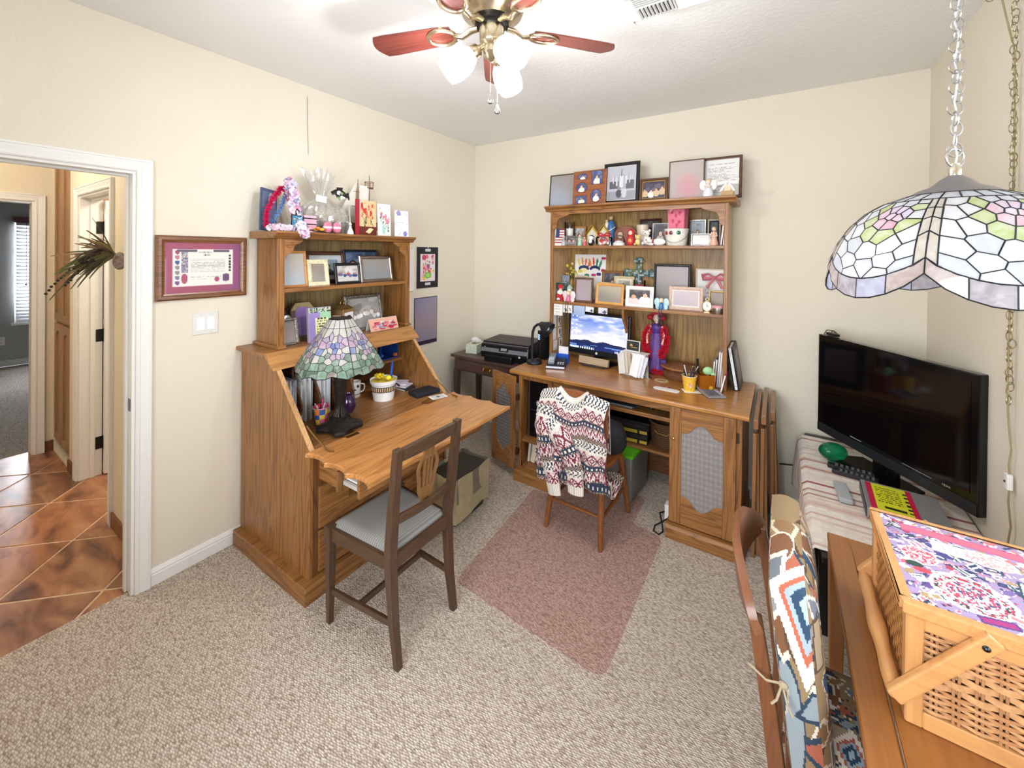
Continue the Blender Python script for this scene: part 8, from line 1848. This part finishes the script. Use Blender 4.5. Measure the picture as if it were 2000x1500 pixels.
for k, (c, dz) in enumerate((('2a2a2e', 0), ('cfc8d8', .0125), ('d9d2e0', .0225))):
    t = thing('notepad', ['black notebook at the bottom of the stack by the pot', 'lilac notepad in the middle of the stack by the pot', 'pale lilac notepad on top of the stack by the pot'][k], 'notepad', (.40-.03*k, -1.275, z+dz), .3*k); B().box(-.065, .065, -.05, .05, 0, .0115 if k == 0 else .0095).go('pad', mat(c, .7), t, bevel=.001, seg=1); B().box(-.064, .0645, -.0505, .049, .002, .009 if k == 0 else .0075).go('pages', PAPER, t)
t = thing('black_wallet', 'black zipped wallet lying on the writing leaf', 'wallet', (.60, -1.272, .7145), -.2); B().box(-.055, .055, -.095, .095, .0, .030).go('body', mat('1d1f28', .7, 0, .1, 200, .3, 300), t, bevel=.010, seg=3); B().box(-.0558, .0558, -.09, .09, .014, .017).go('zip', mat('3a3c46', .4, .5), t)
t = thing('business_card', 'white card with dark print by the far lid stay', 'card', (.735, -1.285, .7245), -.35); B().box(-.035, .035, -.055, .055, 0, .0008).go('card', PAPER, t); B().at(tr(0, 0, .0010)).grid(lambda u, v: (-.03+.06*u, -.05+.10*v, 0), 14, 22, lambda u, v: '4a5a4a' if ((u-.5)/.2)**2+((v-.5)/.12)**2 < 1 else ('8a8a86' if int(u*14) % 3 == 0 and .1 < v < .9 else 'efeeea')).go('print', PRM, t, recalc=False)
t = thing('blue_folder_box', 'blue open file box in the right upper pigeonhole', 'box', (.165, -1.29, .9005)); B().box(-.10, .10, -.075, -.071, 0, .15).box(-.10, .10, .071, .075, 0, .15).box(-.10, -.096, -.071, .071, 0, .15).box(-.096, .10, -.071, .071, 0, .004).go('box', mat('1f4a9a', .4), t); B().box(.08, .10, .05, .07, .01, .03).go('orange_tab', mat('e0703a', .5), t)
t = thing('glasses_case', 'small blue patterned case in the right upper pigeonhole', 'case', (.19, -1.33, .9055)); B().ball((0, 0, .018), (.055, .028, .018), 16, 9).go('shell', mat('4a72b8', .4, 0, .4, 60), t, smooth=True); B().box(-.054, .054, -.0275, -.026, .017, .019).go('seam', mat('1a2a4a', .5), t)
for k, (y, c, hh, tl_) in enumerate(((-1.545, 'd9dde6', .12, -.1), (-1.50, '7a2a44', .10, .0), (-1.455, '2a262c', .11, .15), (-1.44, '8fa6d0', .155, .25))):
    t = thing('pocket_book', ['thin white booklet in the upper pigeonhole', 'maroon pocket book in the upper pigeonhole', 'black pocket book in the upper pigeonhole', 'pale blue folder leaning in the upper pigeonhole'][k], 'booklet', (.17, y, .9005), 0, rot=(-tl_*.5, 0, 0)); B().box(-.09, .10, -.006, .006, 0.003, hh).go('cover', mat(c, .5), t, bevel=.001, seg=1); B().box(-.088, .1008, -.0045, .0045, .004, hh-.003).go('pages', PAPER, t)
t = thing('purple_pen', 'small violet cap lying near the near lid stay', 'pen cap', (.60, -2.095, .7145), .3); B().tube([(0, -.02, .006), (0, .02, .006)], [.006, .004], 10).go('cap', mat('8a7ac0', .4), t, smooth=True)
# ============================================================ HALL PLANT on the wall
hp_ = thing('wall_plant', 'spiky dried plant arrangement in a pocket hung on the hall wall', 'plant', (-.50, -2.512, 1.60))
B().ball((0, -.03, .0), (.034, .03, .05), 14, 10).go('pocket', mat('9a8a86', .7, 0, .6, 60), hp_, smooth=True)
q = R(12)
for i in range(46):
    a = q.uniform(-.5, 1.25); ln = q.uniform(.12, .27); side = q.uniform(-.9, .4); sag = q.uniform(.15, .75); pth = []
    for k in range(9):
        t_ = k/8; d_ = ln*t_; pth.append((side*d_*.55, -.05-d_*math.cos(a)*.9, .03+d_*math.sin(a)-sag*d_*t_*1.1))
    B().tube(pth, [.0085*(1-.85*(k/8))+.001 for k in range(9)], 6, flat=.35).go('leaf', mat(q.choice(['5f5f38', '74763f', '4a3f30', '8f7a50', '66523a', 'a88a66']), .6, 0, .15, 60), hp_, smooth=True)
for i in range(5):
    a = q.uniform(.1, 1.1); ln = q.uniform(.18, .27); b = B()
    for k in range(14): t_ = .45+.55*k/13; d_ = ln*t_; b.ball((q.uniform(-.02, .02)+.2*d_*(i-2)*.5, -.05-d_*math.cos(a), .03+d_*math.sin(a)-.9*d_*t_), (.006, .007, .007), 7, 5)
    b.go('seed_spike', mat('352a22', .7), hp_, smooth=True)
